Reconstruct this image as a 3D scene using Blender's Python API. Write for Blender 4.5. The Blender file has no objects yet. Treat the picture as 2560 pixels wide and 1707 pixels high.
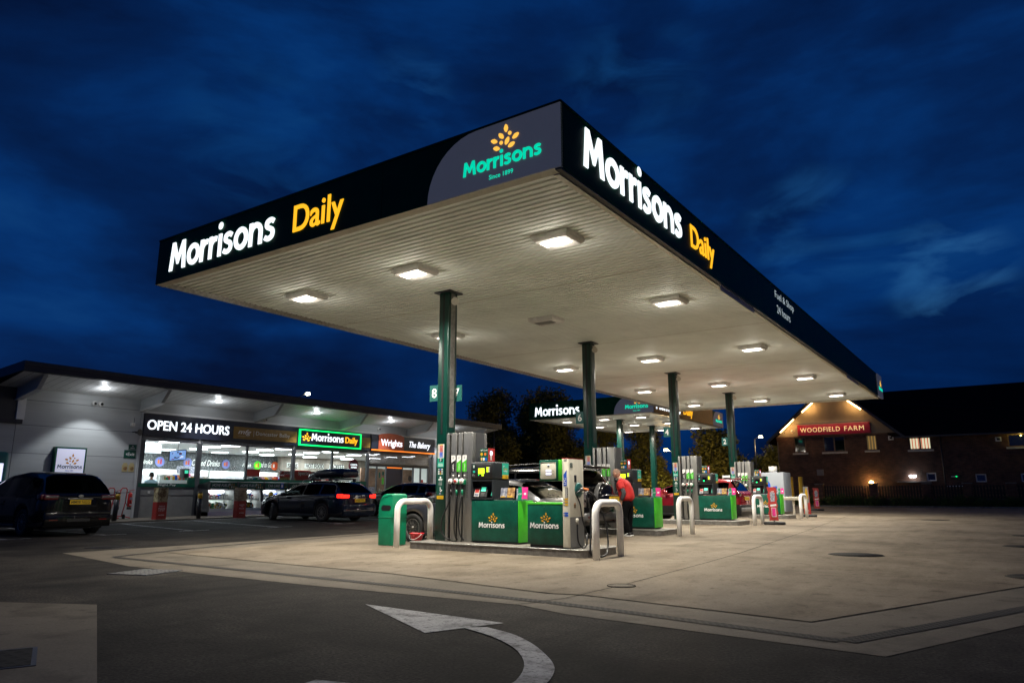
import bpy, bmesh, math, random
import numpy as np
from mathutils import Vector, Matrix
C = bpy.context.scene.collection
PI = math.pi
random.seed(7)
# ------------------------------------------------------------------ camera
cam = bpy.data.cameras.new("camera")
cam.sensor_width = 36.0
cam.lens = 25.2
cam.clip_start = 0.05
cam.clip_end = 2000
cam_o = bpy.data.objects.new("camera", cam)
C.objects.link(cam_o)
_pitch, _yaw = 0.2090, -0.6012
_f = Vector((math.sin(_yaw)*math.cos(_pitch), math.cos(_yaw)*math.cos(_pitch), math.sin(_pitch)))
_r = Vector((math.cos(_yaw), -math.sin(_yaw), 0))
_u = _r.cross(_f)
cam_o.matrix_world = Matrix(((_r.x,_u.x,-_f.x,4.515),(_r.y,_u.y,-_f.y,-7.753),(_r.z,_u.z,-_f.z,1.089),(0,0,0,1)))
bpy.context.scene.camera = cam_o
vs = bpy.context.scene.view_settings
vs.view_transform = 'Standard'; vs.look = 'None'; vs.exposure = 0.0; vs.gamma = 1.0
# ------------------------------------------------------------------ world: late dusk under broken cloud
W = bpy.data.worlds.new("World"); bpy.context.scene.world = W; W.use_nodes = True
nt = W.node_tree; nt.nodes.clear()
def N(t, **k):
    n = nt.nodes.new(t)
    for a, b in k.items(): setattr(n, a, b)
    return n
GAPS = [((-0.0335,0.9667,0.2539),0.085,(0.03, 0.15, 0.36, 1)),((-0.012,0.9667,0.243),0.035,(0.09, 0.26, 0.45, 1)),((-0.085,0.955,0.28),0.10,(0.006, 0.07, 0.22, 1)),((-0.176,0.9284,0.3272),0.1,(0.01, 0.085, 0.26, 1)),((-0.5886,0.6264,0.5111),0.07,(0.008, 0.07, 0.23, 1)),((-0.7407,0.5076,0.4401),0.13,(0.003, 0.045, 0.17, 1)),((-0.348,0.7826,0.516),0.12,(0.004, 0.05, 0.18, 1))]
out = N('ShaderNodeOutputWorld'); bg = N('ShaderNodeBackground'); bg2 = N('ShaderNodeBackground'); add = N('ShaderNodeAddShader')
sky = N('ShaderNodeTexSky', sky_type='NISHITA'); sky.sun_disc = False
sky.sun_elevation = math.radians(-4.0); sky.sun_rotation = math.radians(200)
bg2.inputs[1].default_value = 0.05
nt.links.new(sky.outputs[0], bg2.inputs[0])
tc = N('ShaderNodeTexCoord'); mp = N('ShaderNodeMapping'); mp.inputs['Scale'].default_value = (1.0, 1.0, 2.6)
nt.links.new(tc.outputs['Generated'], mp.inputs[0])
n1 = N('ShaderNodeTexNoise'); n1.inputs['Scale'].default_value = 2.3; n1.inputs['Detail'].default_value = 8; n1.inputs['Roughness'].default_value = .55; n1.inputs['Distortion'].default_value = .25
nt.links.new(mp.outputs[0], n1.inputs['Vector'])
cr = N('ShaderNodeValToRGB'); e = cr.color_ramp.elements
e[0].position = .36; e[0].color = (.0006, .0062, .034, 1)
e[1].position = .50; e[1].color = (.0007, .0150, .078, 1)
x = e.new(.61); x.color = (.0010, .029, .140, 1)
x = e.new(.76); x.color = (.004, .050, .19, 1)
nt.links.new(n1.outputs['Fac'], cr.inputs[0])
# thin places in the cloud where the afterglow shows through
n2 = N('ShaderNodeTexNoise'); n2.inputs['Scale'].default_value = 7.5; n2.inputs['Distortion'].default_value = .8; n2.inputs['Detail'].default_value = 6; n2.inputs['Roughness'].default_value = .5
nt.links.new(mp.outputs[0], n2.inputs['Vector'])
last = cr.outputs[0]
for d_, w_, a_ in GAPS:
    dp = N('ShaderNodeVectorMath', operation='DOT_PRODUCT'); dp.inputs[1].default_value = d_
    nz = N('ShaderNodeVectorMath', operation='NORMALIZE'); nt.links.new(tc.outputs['Generated'], nz.inputs[0]); nt.links.new(nz.outputs[0], dp.inputs[0])
    mr = N('ShaderNodeMapRange', interpolation_type='SMOOTHERSTEP'); mr.inputs[1].default_value = math.cos(w_); mr.inputs[2].default_value = 1.0; nt.links.new(dp.outputs['Value'], mr.inputs[0])
    mr2 = N('ShaderNodeMapRange'); mr2.inputs[1].default_value = .44; mr2.inputs[2].default_value = .86; nt.links.new(n2.outputs[0], mr2.inputs[0])
    mu = N('ShaderNodeMath', operation='MULTIPLY'); nt.links.new(mr.outputs[0], mu.inputs[0]); nt.links.new(mr2.outputs[0], mu.inputs[1])
    mm = N('ShaderNodeMix', data_type='RGBA'); nt.links.new(mu.outputs[0], mm.inputs[0]); nt.links.new(last, mm.inputs[6]); mm.inputs[7].default_value = a_; last = mm.outputs[2]
nt.links.new(last, bg.inputs[0])
bg.inputs[1].default_value = 1.0
nt.links.new(bg.outputs[0], add.inputs[0]); nt.links.new(bg2.outputs[0], add.inputs[1]); nt.links.new(add.outputs[0], out.inputs[0])
# ------------------------------------------------------------------ materials
def mat(name, col=(.5,.5,.5), rough=.6, metal=0., emis=None, es=0., var=0., vs_=3., bump=0., bs=60., spec=.5, coat=0., stretch=(1,1,1), col2=None, lo=.35, hi=.65, bd=.02):
    m = bpy.data.materials.new(name); m.use_nodes = True
    t = m.node_tree; b = t.nodes["Principled BSDF"]
    b.inputs['Roughness'].default_value = rough; b.inputs['Metallic'].default_value = metal
    b.inputs['Specular IOR Level'].default_value = spec; b.inputs['Coat Weight'].default_value = coat
    b.inputs['Base Color'].default_value = (*col, 1)
    if emis:
        b.inputs['Emission Color'].default_value = (*emis, 1); b.inputs['Emission Strength'].default_value = es
    if var or col2 or bump:
        co = t.nodes.new('ShaderNodeTexCoord'); mp = t.nodes.new('ShaderNodeMapping'); mp.inputs['Scale'].default_value = stretch
        t.links.new(co.outputs['Object'], mp.inputs[0])
    if var or col2:
        n = t.nodes.new('ShaderNodeTexNoise'); n.inputs['Scale'].default_value = vs_; n.inputs['Detail'].default_value = 6; n.inputs['Roughness'].default_value = .62
        t.links.new(mp.outputs[0], n.inputs['Vector'])
        r = t.nodes.new('ShaderNodeValToRGB'); r.color_ramp.elements[0].position = lo; r.color_ramp.elements[1].position = hi
        c1 = tuple(c*(1-var) for c in col); c2 = col2 or tuple(min(1, c*(1+var)) for c in col)
        r.color_ramp.elements[0].color = (*c1, 1); r.color_ramp.elements[1].color = (*c2, 1)
        t.links.new(n.outputs['Fac'], r.inputs[0]); t.links.new(r.outputs[0], b.inputs['Base Color'])
    if bump:
        n = t.nodes.new('ShaderNodeTexNoise'); n.inputs['Scale'].default_value = bs; n.inputs['Detail'].default_value = 4
        t.links.new(mp.outputs[0], n.inputs['Vector'])
        bp = t.nodes.new('ShaderNodeBump'); bp.inputs['Strength'].default_value = bump; bp.inputs['Distance'].default_value = bd
        t.links.new(n.outputs['Fac'], bp.inputs['Height']); t.links.new(bp.outputs[0], b.inputs['Normal'])
    return m
def emi(name, col, s, base=None):
    return mat(name, base or col, .5, emis=col, es=s)
M = {}
M['black'] = mat('black_plastic', (.012,.012,.013), .45, var=.2)
M['rubber'] = mat('rubber', (.012,.012,.012), .7, bump=.2)
M['hose'] = mat('hose_rubber', (.015,.015,.016), .35)
M['steel'] = mat('brushed_steel', (.30,.30,.285), .34, .8, var=.18, vs_=9, stretch=(30,30,.8), bump=.06, bs=40, bd=.002)
M['steel2'] = mat('dull_steel', (.24,.23,.21), .45, .7, var=.25, vs_=12, stretch=(1,1,1))
M['green'] = mat('dark_green_paint', (.003,.072,.045), .34, var=.28, vs_=4, bump=.03, bs=9, spec=.4)
M['colside'] = mat('column_side_sheen', (.012,.03,.026), .4, var=.5, vs_=12, stretch=(1,1,.3))  # tone stands in for the reflection along a column's side
M['colgreen'] = mat('column_green_paint', (.001,.030,.021), .30, var=.18, vs_=6, bump=.12, bs=22, spec=.5, stretch=(1,1,.4))
M['lime'] = mat('lime_paint', (.06,.50,.02), .4, var=.1, vs_=6)
M['bin_green'] = mat('bin_green_plastic', (.0,.21,.10), .42, var=.1, vs_=7, bump=.08, bs=70)
M['fascia'] = mat('fascia_dark', (.001,.055,.022), .42, var=.15, vs_=2, spec=.06)
M['fascia_grey'] = mat('fascia_grey_backlit', (.20,.21,.24), .5, var=.05, emis=(.62,.68,.95), es=.045)
M['white'] = mat('white_paint', (.72,.70,.66), .38, var=.09, vs_=8, bump=.04, bs=30)
M['hoopwhite'] = mat('barrier_white_paint', (.90,.89,.85), .5, spec=.3, var=.03, vs_=7, bump=.05, bs=30, lo=.28, hi=.5)
M['soffit'] = mat('soffit_cream', (.86,.89,.83), .62, spec=.25, var=.07, vs_=.9, bump=.02, bs=20)
M['trim'] = mat('cream_trim', (.55,.52,.43), .4, .0, var=.15, vs_=5)
M['cream'] = mat('cream_paint', (.68,.65,.53), .42, var=.07, vs_=8)
M['grey'] = mat('grey_paint', (.20,.20,.19), .5, var=.1)
M['dgrey'] = mat('dark_grey_metal', (.035,.037,.042), .4, var=.15)
M['charcoal'] = mat('charcoal_plastic', (.018,.022,.025), .42, var=.15)
M['wallpanel'] = mat('grey_cladding', (.46,.475,.475), .42, var=.06, vs_=1.3, bump=.05, bs=3, stretch=(1,.3,6))
M['wallwhite'] = mat('white_cladding', (.74,.74,.73), .4, var=.05, vs_=2)
M['roofdark'] = mat('roof_trim_dark', (.022,.022,.03), .5, var=.15)
M['frame'] = mat('window_frame_grey', (.07,.073,.08), .4, var=.1)
M['signback'] = mat('sign_board_dark', (.018,.022,.038), .28, var=.2, vs_=3)
M['gold'] = mat('sign_board_gold', (.26,.15,.03), .4, var=.15, vs_=5)
M['orange'] = mat('sign_orange', (.75,.10,.01), .45, var=.1)
M['orange_l'] = emi('orange_strip_lit', (1,.22,.02), 1.1)
M['orangearch'] = mat('sign_arch_orange', (.55,.11,.05), .5, var=.1, vs_=8)
M['red'] = mat('red_paint', (.48,.015,.012), .4, var=.1)
M['redplastic'] = mat('red_plastic', (.55,.012,.02), .35, var=.1)
M['redboard'] = mat('red_print', (.42,.03,.025), .5, var=.1)
M['crimson'] = mat('crimson_sign', (.42,.012,.04), .4, var=.1)
M['pink'] = mat('pink_print', (.75,.03,.25), .4, var=.1)
M['yellow'] = mat('yellow_paint', (.62,.36,.01), .45, var=.12)
M['plate'] = mat('plate_yellow', (.65,.42,.01), .35, var=.05)
M['ink'] = mat('black_ink', (.006,.006,.007), .5)
M['inkwhite'] = mat('white_ink', (.80,.80,.78), .45)
M['inkgrey'] = mat('grey_ink', (.45,.45,.45), .45)
M['inkgold'] = mat('gold_ink', (.75,.36,.01), .45)
M['inkgreen'] = mat('green_ink', (.003,.06,.04), .45)
M['inkblue'] = mat('blue_ink', (.01,.09,.55), .45)
M['inkteal'] = mat('teal_ink', (.02,.40,.28), .45)
M['inkorange'] = mat('orange_ink', (.65,.16,.02), .5)
M['paper'] = mat('paper', (.62,.60,.55), .7, var=.08)
M['food'] = mat('food_print', (.45,.22,.06), .6, var=.6, vs_=14, col2=(.70,.60,.30))
M['food2'] = mat('sandwich_print', (.30,.16,.05), .6, var=.5, vs_=4.5, col2=(.62,.55,.30), lo=.42, hi=.58)
M['burger'] = mat('burger_print', (.30,.07,.03), .5, var=.6, vs_=16, col2=(.65,.42,.16))
M['bluegrey'] = mat('blue_print', (.10,.14,.30), .5, var=.6, vs_=20, col2=(.5,.5,.55))
M['picket'] = mat('stained_picket',(.012,.009,.007),.7,var=.3)
M['brown'] = mat('brown_timber', (.17,.10,.05), .6, var=.3, vs_=6, stretch=(1,8,1))
M['whitel'] = emi('letter_white_lit', (.88,.95,1.0), 1.5)
M['whitel2'] = emi('letter_white_soft', (.9,.93,1.0), 1.4)
M['yellowl'] = emi('letter_yellow_lit', (1,.47,.015), 1.25)
M['yellowleaf'] = emi('leaf_yellow_lit', (1,.52,.07), 1.15)
M['tealt'] = emi('letter_teal_lit', (.0,.72,.44), .95)
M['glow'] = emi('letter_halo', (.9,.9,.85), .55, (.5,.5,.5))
M['greyl'] = emi('letter_grey_lit', (.5,.58,.62), .75)
M['lens'] = emi('lamp_lens_lit', (1,.93,.82), 9.)
M['lensw'] = emi('lamp_lens_cool', (.9,.95,1.0), 9.)
M['neong'] = emi('green_neon', (.0,.9,.16), 1.6)
M['screeny'] = emi('lcd_yellow_green', (.68,1.0,.02), 1.1)
M['screenc'] = emi('screen_cyan', (.1,.9,.55), .7)
M['screenw'] = emi('screen_white', (.75,.75,1.0), 1.2)
M['led_green'] = emi('led_green', (.0,1.,.2), 3.)
M['striplamp'] = emi('strip_lamp_warm', (1,.62,.26), 12.)
M['stripyel'] = emi('strip_lamp_yellow', (1,.85,.12), 3.)
M['tail'] = emi('tail_lamp_lit', (1,.02,.01), 2.2)
M['tailoff'] = mat('tail_lamp_off', (.09,.003,.004), .15, coat=.8)
M['circle'] = mat('blue_circle_print', (.16,.20,.50), .5)
M['tailclear'] = mat('clear_lamp', (.14,.12,.12), .12, .3, var=.3, vs_=40, coat=1.)
M['winlit'] = emi('window_blind_lit', (1,.86,.60), .85)
M['winlit2'] = emi('window_blind_dim', (1,.62,.20), .22)
M['redl'] = emi('blind_edge', (.6,.1,.05), .2)
def glass(name, tint=(.9,.95,.93), refl=.12):
    m = bpy.data.materials.new(name); m.use_nodes = True; t = m.node_tree; t.nodes.clear()
    o = t.nodes.new('ShaderNodeOutputMaterial'); mx = t.nodes.new('ShaderNodeMixShader')
    tr = t.nodes.new('ShaderNodeBsdfTransparent'); gl = t.nodes.new('ShaderNodeBsdfGlossy'); lw = t.nodes.new('ShaderNodeLayerWeight')
    tr.inputs[0].default_value = (*tint, 1); gl.inputs['Roughness'].default_value = .02; lw.inputs['Blend'].default_value = refl
    t.links.new(lw.outputs['Fresnel'], mx.inputs[0]); t.links.new(tr.outputs[0], mx.inputs[1]); t.links.new(gl.outputs[0], mx.inputs[2]); t.links.new(mx.outputs[0], o.inputs[0])
    return m
M['glass'] = glass('window_glass', refl=.05)
M['carglass'] = glass('car_glass', (.055,.065,.065), .045)
M['darkglass'] = mat('dark_glass', (.004,.005,.006), .05, coat=1., spec=.9)
def brickmat(name, c1, c2, mortar, scale=1.):
    m = bpy.data.materials.new(name); m.use_nodes = True; t = m.node_tree; b = t.nodes["Principled BSDF"]
    co = t.nodes.new('ShaderNodeTexCoord'); sp = t.nodes.new('ShaderNodeSeparateXYZ'); ad = t.nodes.new('ShaderNodeMath'); cb = t.nodes.new('ShaderNodeCombineXYZ')
    t.links.new(co.outputs['Object'], sp.inputs[0]); t.links.new(sp.outputs[0], ad.inputs[0]); t.links.new(sp.outputs[1], ad.inputs[1])
    t.links.new(ad.outputs[0], cb.inputs[0]); t.links.new(sp.outputs[2], cb.inputs[1])
    br = t.nodes.new('ShaderNodeTexBrick'); br.inputs['Scale'].default_value = scale
    br.inputs['Brick Width'].default_value = .225; br.inputs['Row Height'].default_value = .075; br.inputs['Mortar Size'].default_value = .008
    br.inputs['Color1'].default_value = (*c1,1); br.inputs['Color2'].default_value = (*c2,1); br.inputs['Mortar'].default_value = (*mortar,1)
    t.links.new(cb.outputs[0], br.inputs['Vector'])
    n = t.nodes.new('ShaderNodeTexNoise'); n.inputs['Scale'].default_value = 1.6; n.inputs['Detail'].default_value = 5; t.links.new(co.outputs['Object'], n.inputs['Vector'])
    r = t.nodes.new('ShaderNodeMapRange'); r.inputs[1].default_value=.3; r.inputs[2].default_value=.7; r.inputs[3].default_value=.6; r.inputs[4].default_value=1.35
    t.links.new(n.outputs[0], r.inputs[0])
    mx = t.nodes.new('ShaderNodeMix'); mx.data_type='RGBA'; mx.blend_type='MULTIPLY'; mx.inputs[0].default_value=1
    t.links.new(br.outputs[0], mx.inputs[6]); t.links.new(r.outputs[0], mx.inputs[7]); t.links.new(mx.outputs[2], b.inputs['Base Color'])
    bp = t.nodes.new('ShaderNodeBump'); bp.inputs['Strength'].default_value=.6; bp.inputs['Distance'].default_value=.01; bp.invert=True
    t.links.new(br.outputs['Fac'], bp.inputs['Height']); t.links.new(bp.outputs[0], b.inputs['Normal'])
    b.inputs['Roughness'].default_value=.85
    return m
M['brick'] = brickmat('pub_brick', (.13,.050,.027), (.066,.024,.014), (.095,.08,.06))
M['brick2'] = brickmat('inside_brick', (.36,.18,.10), (.25,.11,.06), (.35,.31,.27))
def leafmat(name, c1, c2, sc=1.2):
    m = mat(name, c1, .65, var=.01, vs_=sc, col2=c2, lo=.35, hi=.68, spec=.2)
    return m
M['leaf1'] = leafmat('foliage_dark', (.055,.065,.013), (.15,.14,.028))
M['leaf2'] = leafmat('foliage_mid', (.055,.075,.013), (.15,.16,.028))
M['leaf3'] = leafmat('foliage_hedge', (.02,.045,.010), (.07,.12,.02), 2.5)
M['bark'] = mat('bark', (.07,.05,.035), .9, var=.4, vs_=9, bump=.5, bs=20, stretch=(1,1,.2))
# ground materials
def groundmat(name, c1, c2, c3, big, fine, fs, rough, bump, bd, spot=None, tan=None):
    m = bpy.data.materials.new(name); m.use_nodes = True; t = m.node_tree; b = t.nodes["Principled BSDF"]; L = t.links.new
    co = t.nodes.new('ShaderNodeTexCoord')
    n = t.nodes.new('ShaderNodeTexNoise'); n.inputs['Scale'].default_value = big; n.inputs['Detail'].default_value = 8; n.inputs['Roughness'].default_value=.6; n.inputs['Distortion'].default_value=.4
    L(co.outputs['Object'], n.inputs['Vector'])
    r = t.nodes.new('ShaderNodeValToRGB'); r.color_ramp.elements[0].position=.33; r.color_ramp.elements[1].position=.68
    r.color_ramp.elements[0].color=(*c1,1); r.color_ramp.elements[1].color=(*c2,1)
    L(n.outputs[0], r.inputs[0])
    n2 = t.nodes.new('ShaderNodeTexNoise'); n2.inputs['Scale'].default_value = fs; n2.inputs['Detail'].default_value=6; n2.inputs['Roughness'].default_value=.75
    L(co.outputs['Object'], n2.inputs['Vector'])
    mr = t.nodes.new('ShaderNodeMapRange'); mr.inputs[1].default_value=.34; mr.inputs[2].default_value=.66; mr.inputs[3].default_value=1-fine*.85; mr.inputs[4].default_value=1+fine
    L(n2.outputs[0], mr.inputs[0])
    mx = t.nodes.new('ShaderNodeMix'); mx.data_type='RGBA'; mx.blend_type='MULTIPLY'; mx.inputs[0].default_value=1
    L(r.outputs[0], mx.inputs[6]); L(mr.outputs[0], mx.inputs[7]); last = mx.outputs[2]
    if spot:
        for sc_, th, st, cc in spot:
            n3 = t.nodes.new('ShaderNodeTexNoise'); n3.inputs['Scale'].default_value=sc_; n3.inputs['Detail'].default_value=5; n3.inputs['Roughness'].default_value=.55
            mpp = t.nodes.new('ShaderNodeMapping'); mpp.inputs['Scale'].default_value = st; L(co.outputs['Object'], mpp.inputs[0]); L(mpp.outputs[0], n3.inputs['Vector'])
            r3 = t.nodes.new('ShaderNodeMapRange'); r3.inputs[1].default_value=th; r3.inputs[2].default_value=th+.12; L(n3.outputs[0], r3.inputs[0])
            m3 = t.nodes.new('ShaderNodeMix'); m3.data_type='RGBA'; m3.blend_type='MULTIPLY'
            L(r3.outputs[0], m3.inputs[0]); L(last, m3.inputs[6]); m3.inputs[7].default_value=(*cc,1); last = m3.outputs[2]
    L(last, b.inputs['Base Color']); b.inputs['Specular IOR Level'].default_value = .12
    b.inputs['Roughness'].default_value = rough
    bp = t.nodes.new('ShaderNodeBump'); bp.inputs['Strength'].default_value=bump; bp.inputs['Distance'].default_value=bd
    v = t.nodes.new('ShaderNodeTexNoise'); v.inputs['Scale'].default_value=fs*.8; v.inputs['Detail'].default_value=2; L(co.outputs['Object'], v.inputs['Vector'])
    L(v.outputs[0], bp.inputs['Height']); L(bp.outputs[0], b.inputs['Normal'])
    return m
M['asphalt'] = groundmat('asphalt', (.014,.0126,.011), (.046,.041,.035), None, .40, 1.15, 40., .88, .5, .006,
                         spot=[(.8,.50,(1,1,1),(.58,.58,.58)), (1.7,.52,(1,.25,1),(.70,.70,.70)), (5.,.56,(1,1,1),(.75,.75,.75)), (.6,.50,(.4,1.4,1),(1.45,1.42,1.38)), (.9,.55,(1.6,.5,1),(.6,.6,.6)), (26.,.62,(1,1,1),(1.9,1.85,1.8))])
M['concrete'] = groundmat('concrete', (.142,.118,.088), (.205,.172,.128), None, .5, .24, 42., .74, .15, .006,
                          spot=[(.55,.50,(1,1,1),(.74,.72,.70)), (1.3,.53,(1,.35,1),(.80,.79,.77)), (3.2,.58,(1,1,1),(.66,.62,.58)), (8.,.62,(1,1,1),(.45,.41,.38)), (2.6,.64,(1,1,1),(.55,.51,.47)), (1.1,.50,(3.0,.35,1),(.90,.89,.88))])
M['concrete_edge'] = groundmat('concrete_edge', (.115,.100,.078), (.160,.138,.108), None, .9, .22, 42., .74, .15, .006,
                          spot=[(1.5,.54,(1,1,1),(.72,.71,.69)), (6.,.62,(1,1,1),(.6,.58,.55))])
M['islandc'] = mat('island_concrete', (.15,.135,.115), .75, var=.3, vs_=6, bump=.2, bs=40)
M['markwhite'] = groundmat('road_paint', (.38,.38,.38), (.50,.50,.49), None, 2.5, .22, 70., .7, .3, .006, spot=[(3.2,.50,(1,1,1),(.66,.66,.66)),(11,.53,(1,1,1),(.50,.50,.50)),(38,.55,(1,1,1),(.38,.38,.37)),(9,.60,(.5,3,1),(.22,.21,.20))])
M['joint'] = mat('joint_bitumen', (.010,.009,.008), .9, var=.4, spec=.05)
def grate(name, sx, sy, c=(.05,.048,.045)):
    m = bpy.data.materials.new(name); m.use_nodes = True; t = m.node_tree; b = t.nodes["Principled BSDF"]; L = t.links.new
    co = t.nodes.new('ShaderNodeTexCoord'); ck = t.nodes.new('ShaderNodeTexBrick'); ck.offset=.5
    ck.inputs['Scale'].default_value=1; ck.inputs['Brick Width'].default_value=sx; ck.inputs['Row Height'].default_value=sy; ck.inputs['Mortar Size'].default_value=min(sx,sy)*.28
    ck.inputs['Color1'].default_value=(.006,.006,.006,1); ck.inputs['Color2'].default_value=(.010,.010,.010,1); ck.inputs['Mortar'].default_value=(*c,1)
    L(co.outputs['Object'], ck.inputs['Vector']); L(ck.outputs[0], b.inputs['Base Color'])
    b.inputs['Roughness'].default_value=.75; b.inputs['Specular IOR Level'].default_value=.12
    bp = t.nodes.new('ShaderNodeBump'); bp.inputs['Distance'].default_value=.02; L(ck.outputs['Fac'], bp.inputs['Height']); L(bp.outputs[0], b.inputs['Normal'])
    return m
M['grate'] = grate('drain_grate', .06, .055, (.060,.056,.050))
M['cover'] = grate('cast_cover', .11, .09, (.20,.20,.195))
M['coverdark'] = grate('cast_cover_dark', .11, .09, (.022,.021,.020))
# ------------------------------------------------------------------ helpers
def V(*a): return Vector(a)
class Fr:
    """flat frame on a surface: r = right, u = up, n = outwards (towards whoever looks at it)"""
    def __init__(s, o, r=(1,0,0), u=(0,0,1)):
        s.o = Vector(o); s.r = Vector(r).normalized(); s.u = Vector(u).normalized(); s.n = s.r.cross(s.u)
    def __call__(s, x, y, d=0.): return s.o + s.r*x + s.u*y + s.n*d
def FX(x, y=0, z=0): return Fr((x,y,z), (0,1,0))       # faces +X
def FY(y, x=0, z=0): return Fr((x,y,z), (1,0,0))       # faces -Y
_tc = {}
def textgeo(s, bold=0., res=3, shear=0., sp=1.):
    k = (s, bold, res, shear, sp)
    if k not in _tc:
        c = bpy.data.curves.new("t", "FONT"); c.body = s; c.size = 1; c.offset = bold; c.resolution_u = res; c.shear = shear; c.space_character = sp
        o = bpy.data.objects.new("t", c); m = o.to_mesh()
        vv = [(v.co.x, v.co.y) for v in m.vertices]; ff = [tuple(p.vertices) for p in m.polygons]
        o.to_mesh_clear(); bpy.data.objects.remove(o); bpy.data.curves.remove(c)
        xs = [a[0] for a in vv]; ys = [a[1] for a in vv]
        _tc[k] = (vv, ff, min(xs), max(xs), min(ys), max(ys))
    return _tc[k]
def catmull(P, n=8):
    P = [Vector(p) for p in P]; o = []
    Q = [P[0]*2-P[1]] + P + [P[-1]*2-P[-2]]
    for i in range(1, len(Q)-2):
        a, b, c, d = Q[i-1:i+3]
        for k in range(n):
            t = k/n
            o.append(.5*((2*b)+(c-a)*t+(2*a-5*b+4*c-d)*t*t+(3*b-a-3*c+d)*t**3))
    o.append(P[-1]); return o
class MB:
    def __init__(s): s.v=[]; s.f=[]; s.m=[]; s.sm=[]; s.mats=[]
    def mi(s, m):
        if isinstance(m, str): m = M[m]
        if m not in s.mats: s.mats.append(m)
        return s.mats.index(m)
    def add(s, vv, ff, m, smooth=False):
        b = len(s.v); i = s.mi(m); s.v += [tuple(v) for v in vv]
        for f in ff: s.f.append(tuple(b+k for k in f)); s.m.append(i); s.sm.append(smooth)
        return s
    def box(s, x0, x1, y0, y1, z0, z1, m, R=None):
        vv = [Vector(p) for p in ((x0,y0,z0),(x1,y0,z0),(x1,y1,z0),(x0,y1,z0),(x0,y0,z1),(x1,y0,z1),(x1,y1,z1),(x0,y1,z1))]
        if R is not None: vv = [R @ p for p in vv]
        return s.add(vv, [(0,3,2,1),(4,5,6,7),(0,1,5,4),(1,2,6,5),(2,3,7,6),(3,0,4,7)], m)
    def rbox(s, x0, x1, y0, y1, z0, z1, m, b=.01, seg=2, R=None, smooth=True):
        bm = bmesh.new()
        bmesh.ops.create_cube(bm, size=1, matrix=Matrix.Translation(((x0+x1)/2,(y0+y1)/2,(z0+z1)/2)) @ Matrix.Diagonal((x1-x0,y1-y0,z1-z0,1)))
        bmesh.ops.bevel(bm, geom=bm.edges[:], offset=b, segments=seg, profile=.5, affect='EDGES')
        bm.verts.index_update()
        vv = [v.co.copy() for v in bm.verts]; ff = [tuple(v.index for v in f.verts) for f in bm.faces]; bm.free()
        if R is not None: vv = [R @ p for p in vv]
        return s.add(vv, ff, m, smooth)
    def fbox(s, F, x0, x1, y0, y1, d0, d1, m):      # box given on a frame
        vv = [F(*p) for p in ((x0,y0,d0),(x1,y0,d0),(x1,y1,d0),(x0,y1,d0),(x0,y0,d1),(x1,y0,d1),(x1,y1,d1),(x0,y1,d1))]
        return s.add(vv, [(0,3,2,1),(4,5,6,7),(0,1,5,4),(1,2,6,5),(2,3,7,6),(3,0,4,7)], m)
    def quad(s, a, b, c, d, m): return s.add([a,b,c,d], [(0,1,2,3)], m)
    def prism(s, F, pts, d0, d1, m, smooth=False):   # polygon on a frame, given thickness
        n = len(pts); vv = [F(x,y,d0) for x,y in pts] + [F(x,y,d1) for x,y in pts]
        ff = [tuple(range(n-1,-1,-1)), tuple(range(n,2*n))] + [(i,(i+1)%n,n+(i+1)%n,n+i) for i in range(n)]
        return s.add(vv, ff, m, smooth)
    def tube(s, P, r, m, seg=8, caps=True, smooth=True, closed=False):
        P = [Vector(p) for p in P]; n = len(P); R = r if hasattr(r,'__len__') else [r]*n
        b = len(s.v); i = s.mi(m); T0 = None; up = None; rings=[]
        for k in range(n):
            T = ((P[(k+1)%n]-P[k-1]) if closed else (P[min(k+1,n-1)]-P[max(k-1,0)])).normalized()
            if up is None:
                up = Vector((0,0,1)) if abs(T.z) < .9 else Vector((1,0,0))
            up = (up - T*up.dot(T)).normalized(); sd = T.cross(up)
            s.v += [tuple(P[k] + (up*math.cos(2*PI*j/seg)+sd*math.sin(2*PI*j/seg))*R[k]) for j in range(seg)]
        for k in range(n if closed else n-1):
            k2=(k+1)%n
            for j in range(seg):
                s.f.append((b+k*seg+j, b+k*seg+(j+1)%seg, b+k2*seg+(j+1)%seg, b+k2*seg+j)); s.m.append(i); s.sm.append(smooth)
        if caps and not closed:
            s.f.append(tuple(b+j for j in range(seg-1,-1,-1))); s.m.append(i); s.sm.append(False)
            s.f.append(tuple(b+(n-1)*seg+j for j in range(seg))); s.m.append(i); s.sm.append(False)
        return s
    def cyl(s, a, b, r, m, seg=16, r2=None, smooth=True): return s.tube([a,b], [r, r if r2 is None else r2], m, seg, smooth=smooth)
    def lathe(s, o, prof, m, seg=20, axis=(0,0,1), smooth=True):   # prof: (radius, height along axis)
        A = Vector(axis).normalized(); U = A.orthogonal().normalized(); W_ = A.cross(U); o = Vector(o); b=len(s.v); i=s.mi(m); n=len(prof)
        for r,h in prof: s.v += [tuple(o + A*h + (U*math.cos(2*PI*j/seg)+W_*math.sin(2*PI*j/seg))*r) for j in range(seg)]
        for k in range(n-1):
            for j in range(seg):
                s.f.append((b+k*seg+j, b+k*seg+(j+1)%seg, b+(k+1)*seg+(j+1)%seg, b+(k+1)*seg+j)); s.m.append(i); s.sm.append(smooth)
        if prof[0][0] > 1e-4: s.f.append(tuple(b+j for j in range(seg-1,-1,-1))); s.m.append(i); s.sm.append(False)
        if prof[-1][0] > 1e-4: s.f.append(tuple(b+(n-1)*seg+j for j in range(seg))); s.m.append(i); s.sm.append(False)
        return s
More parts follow.
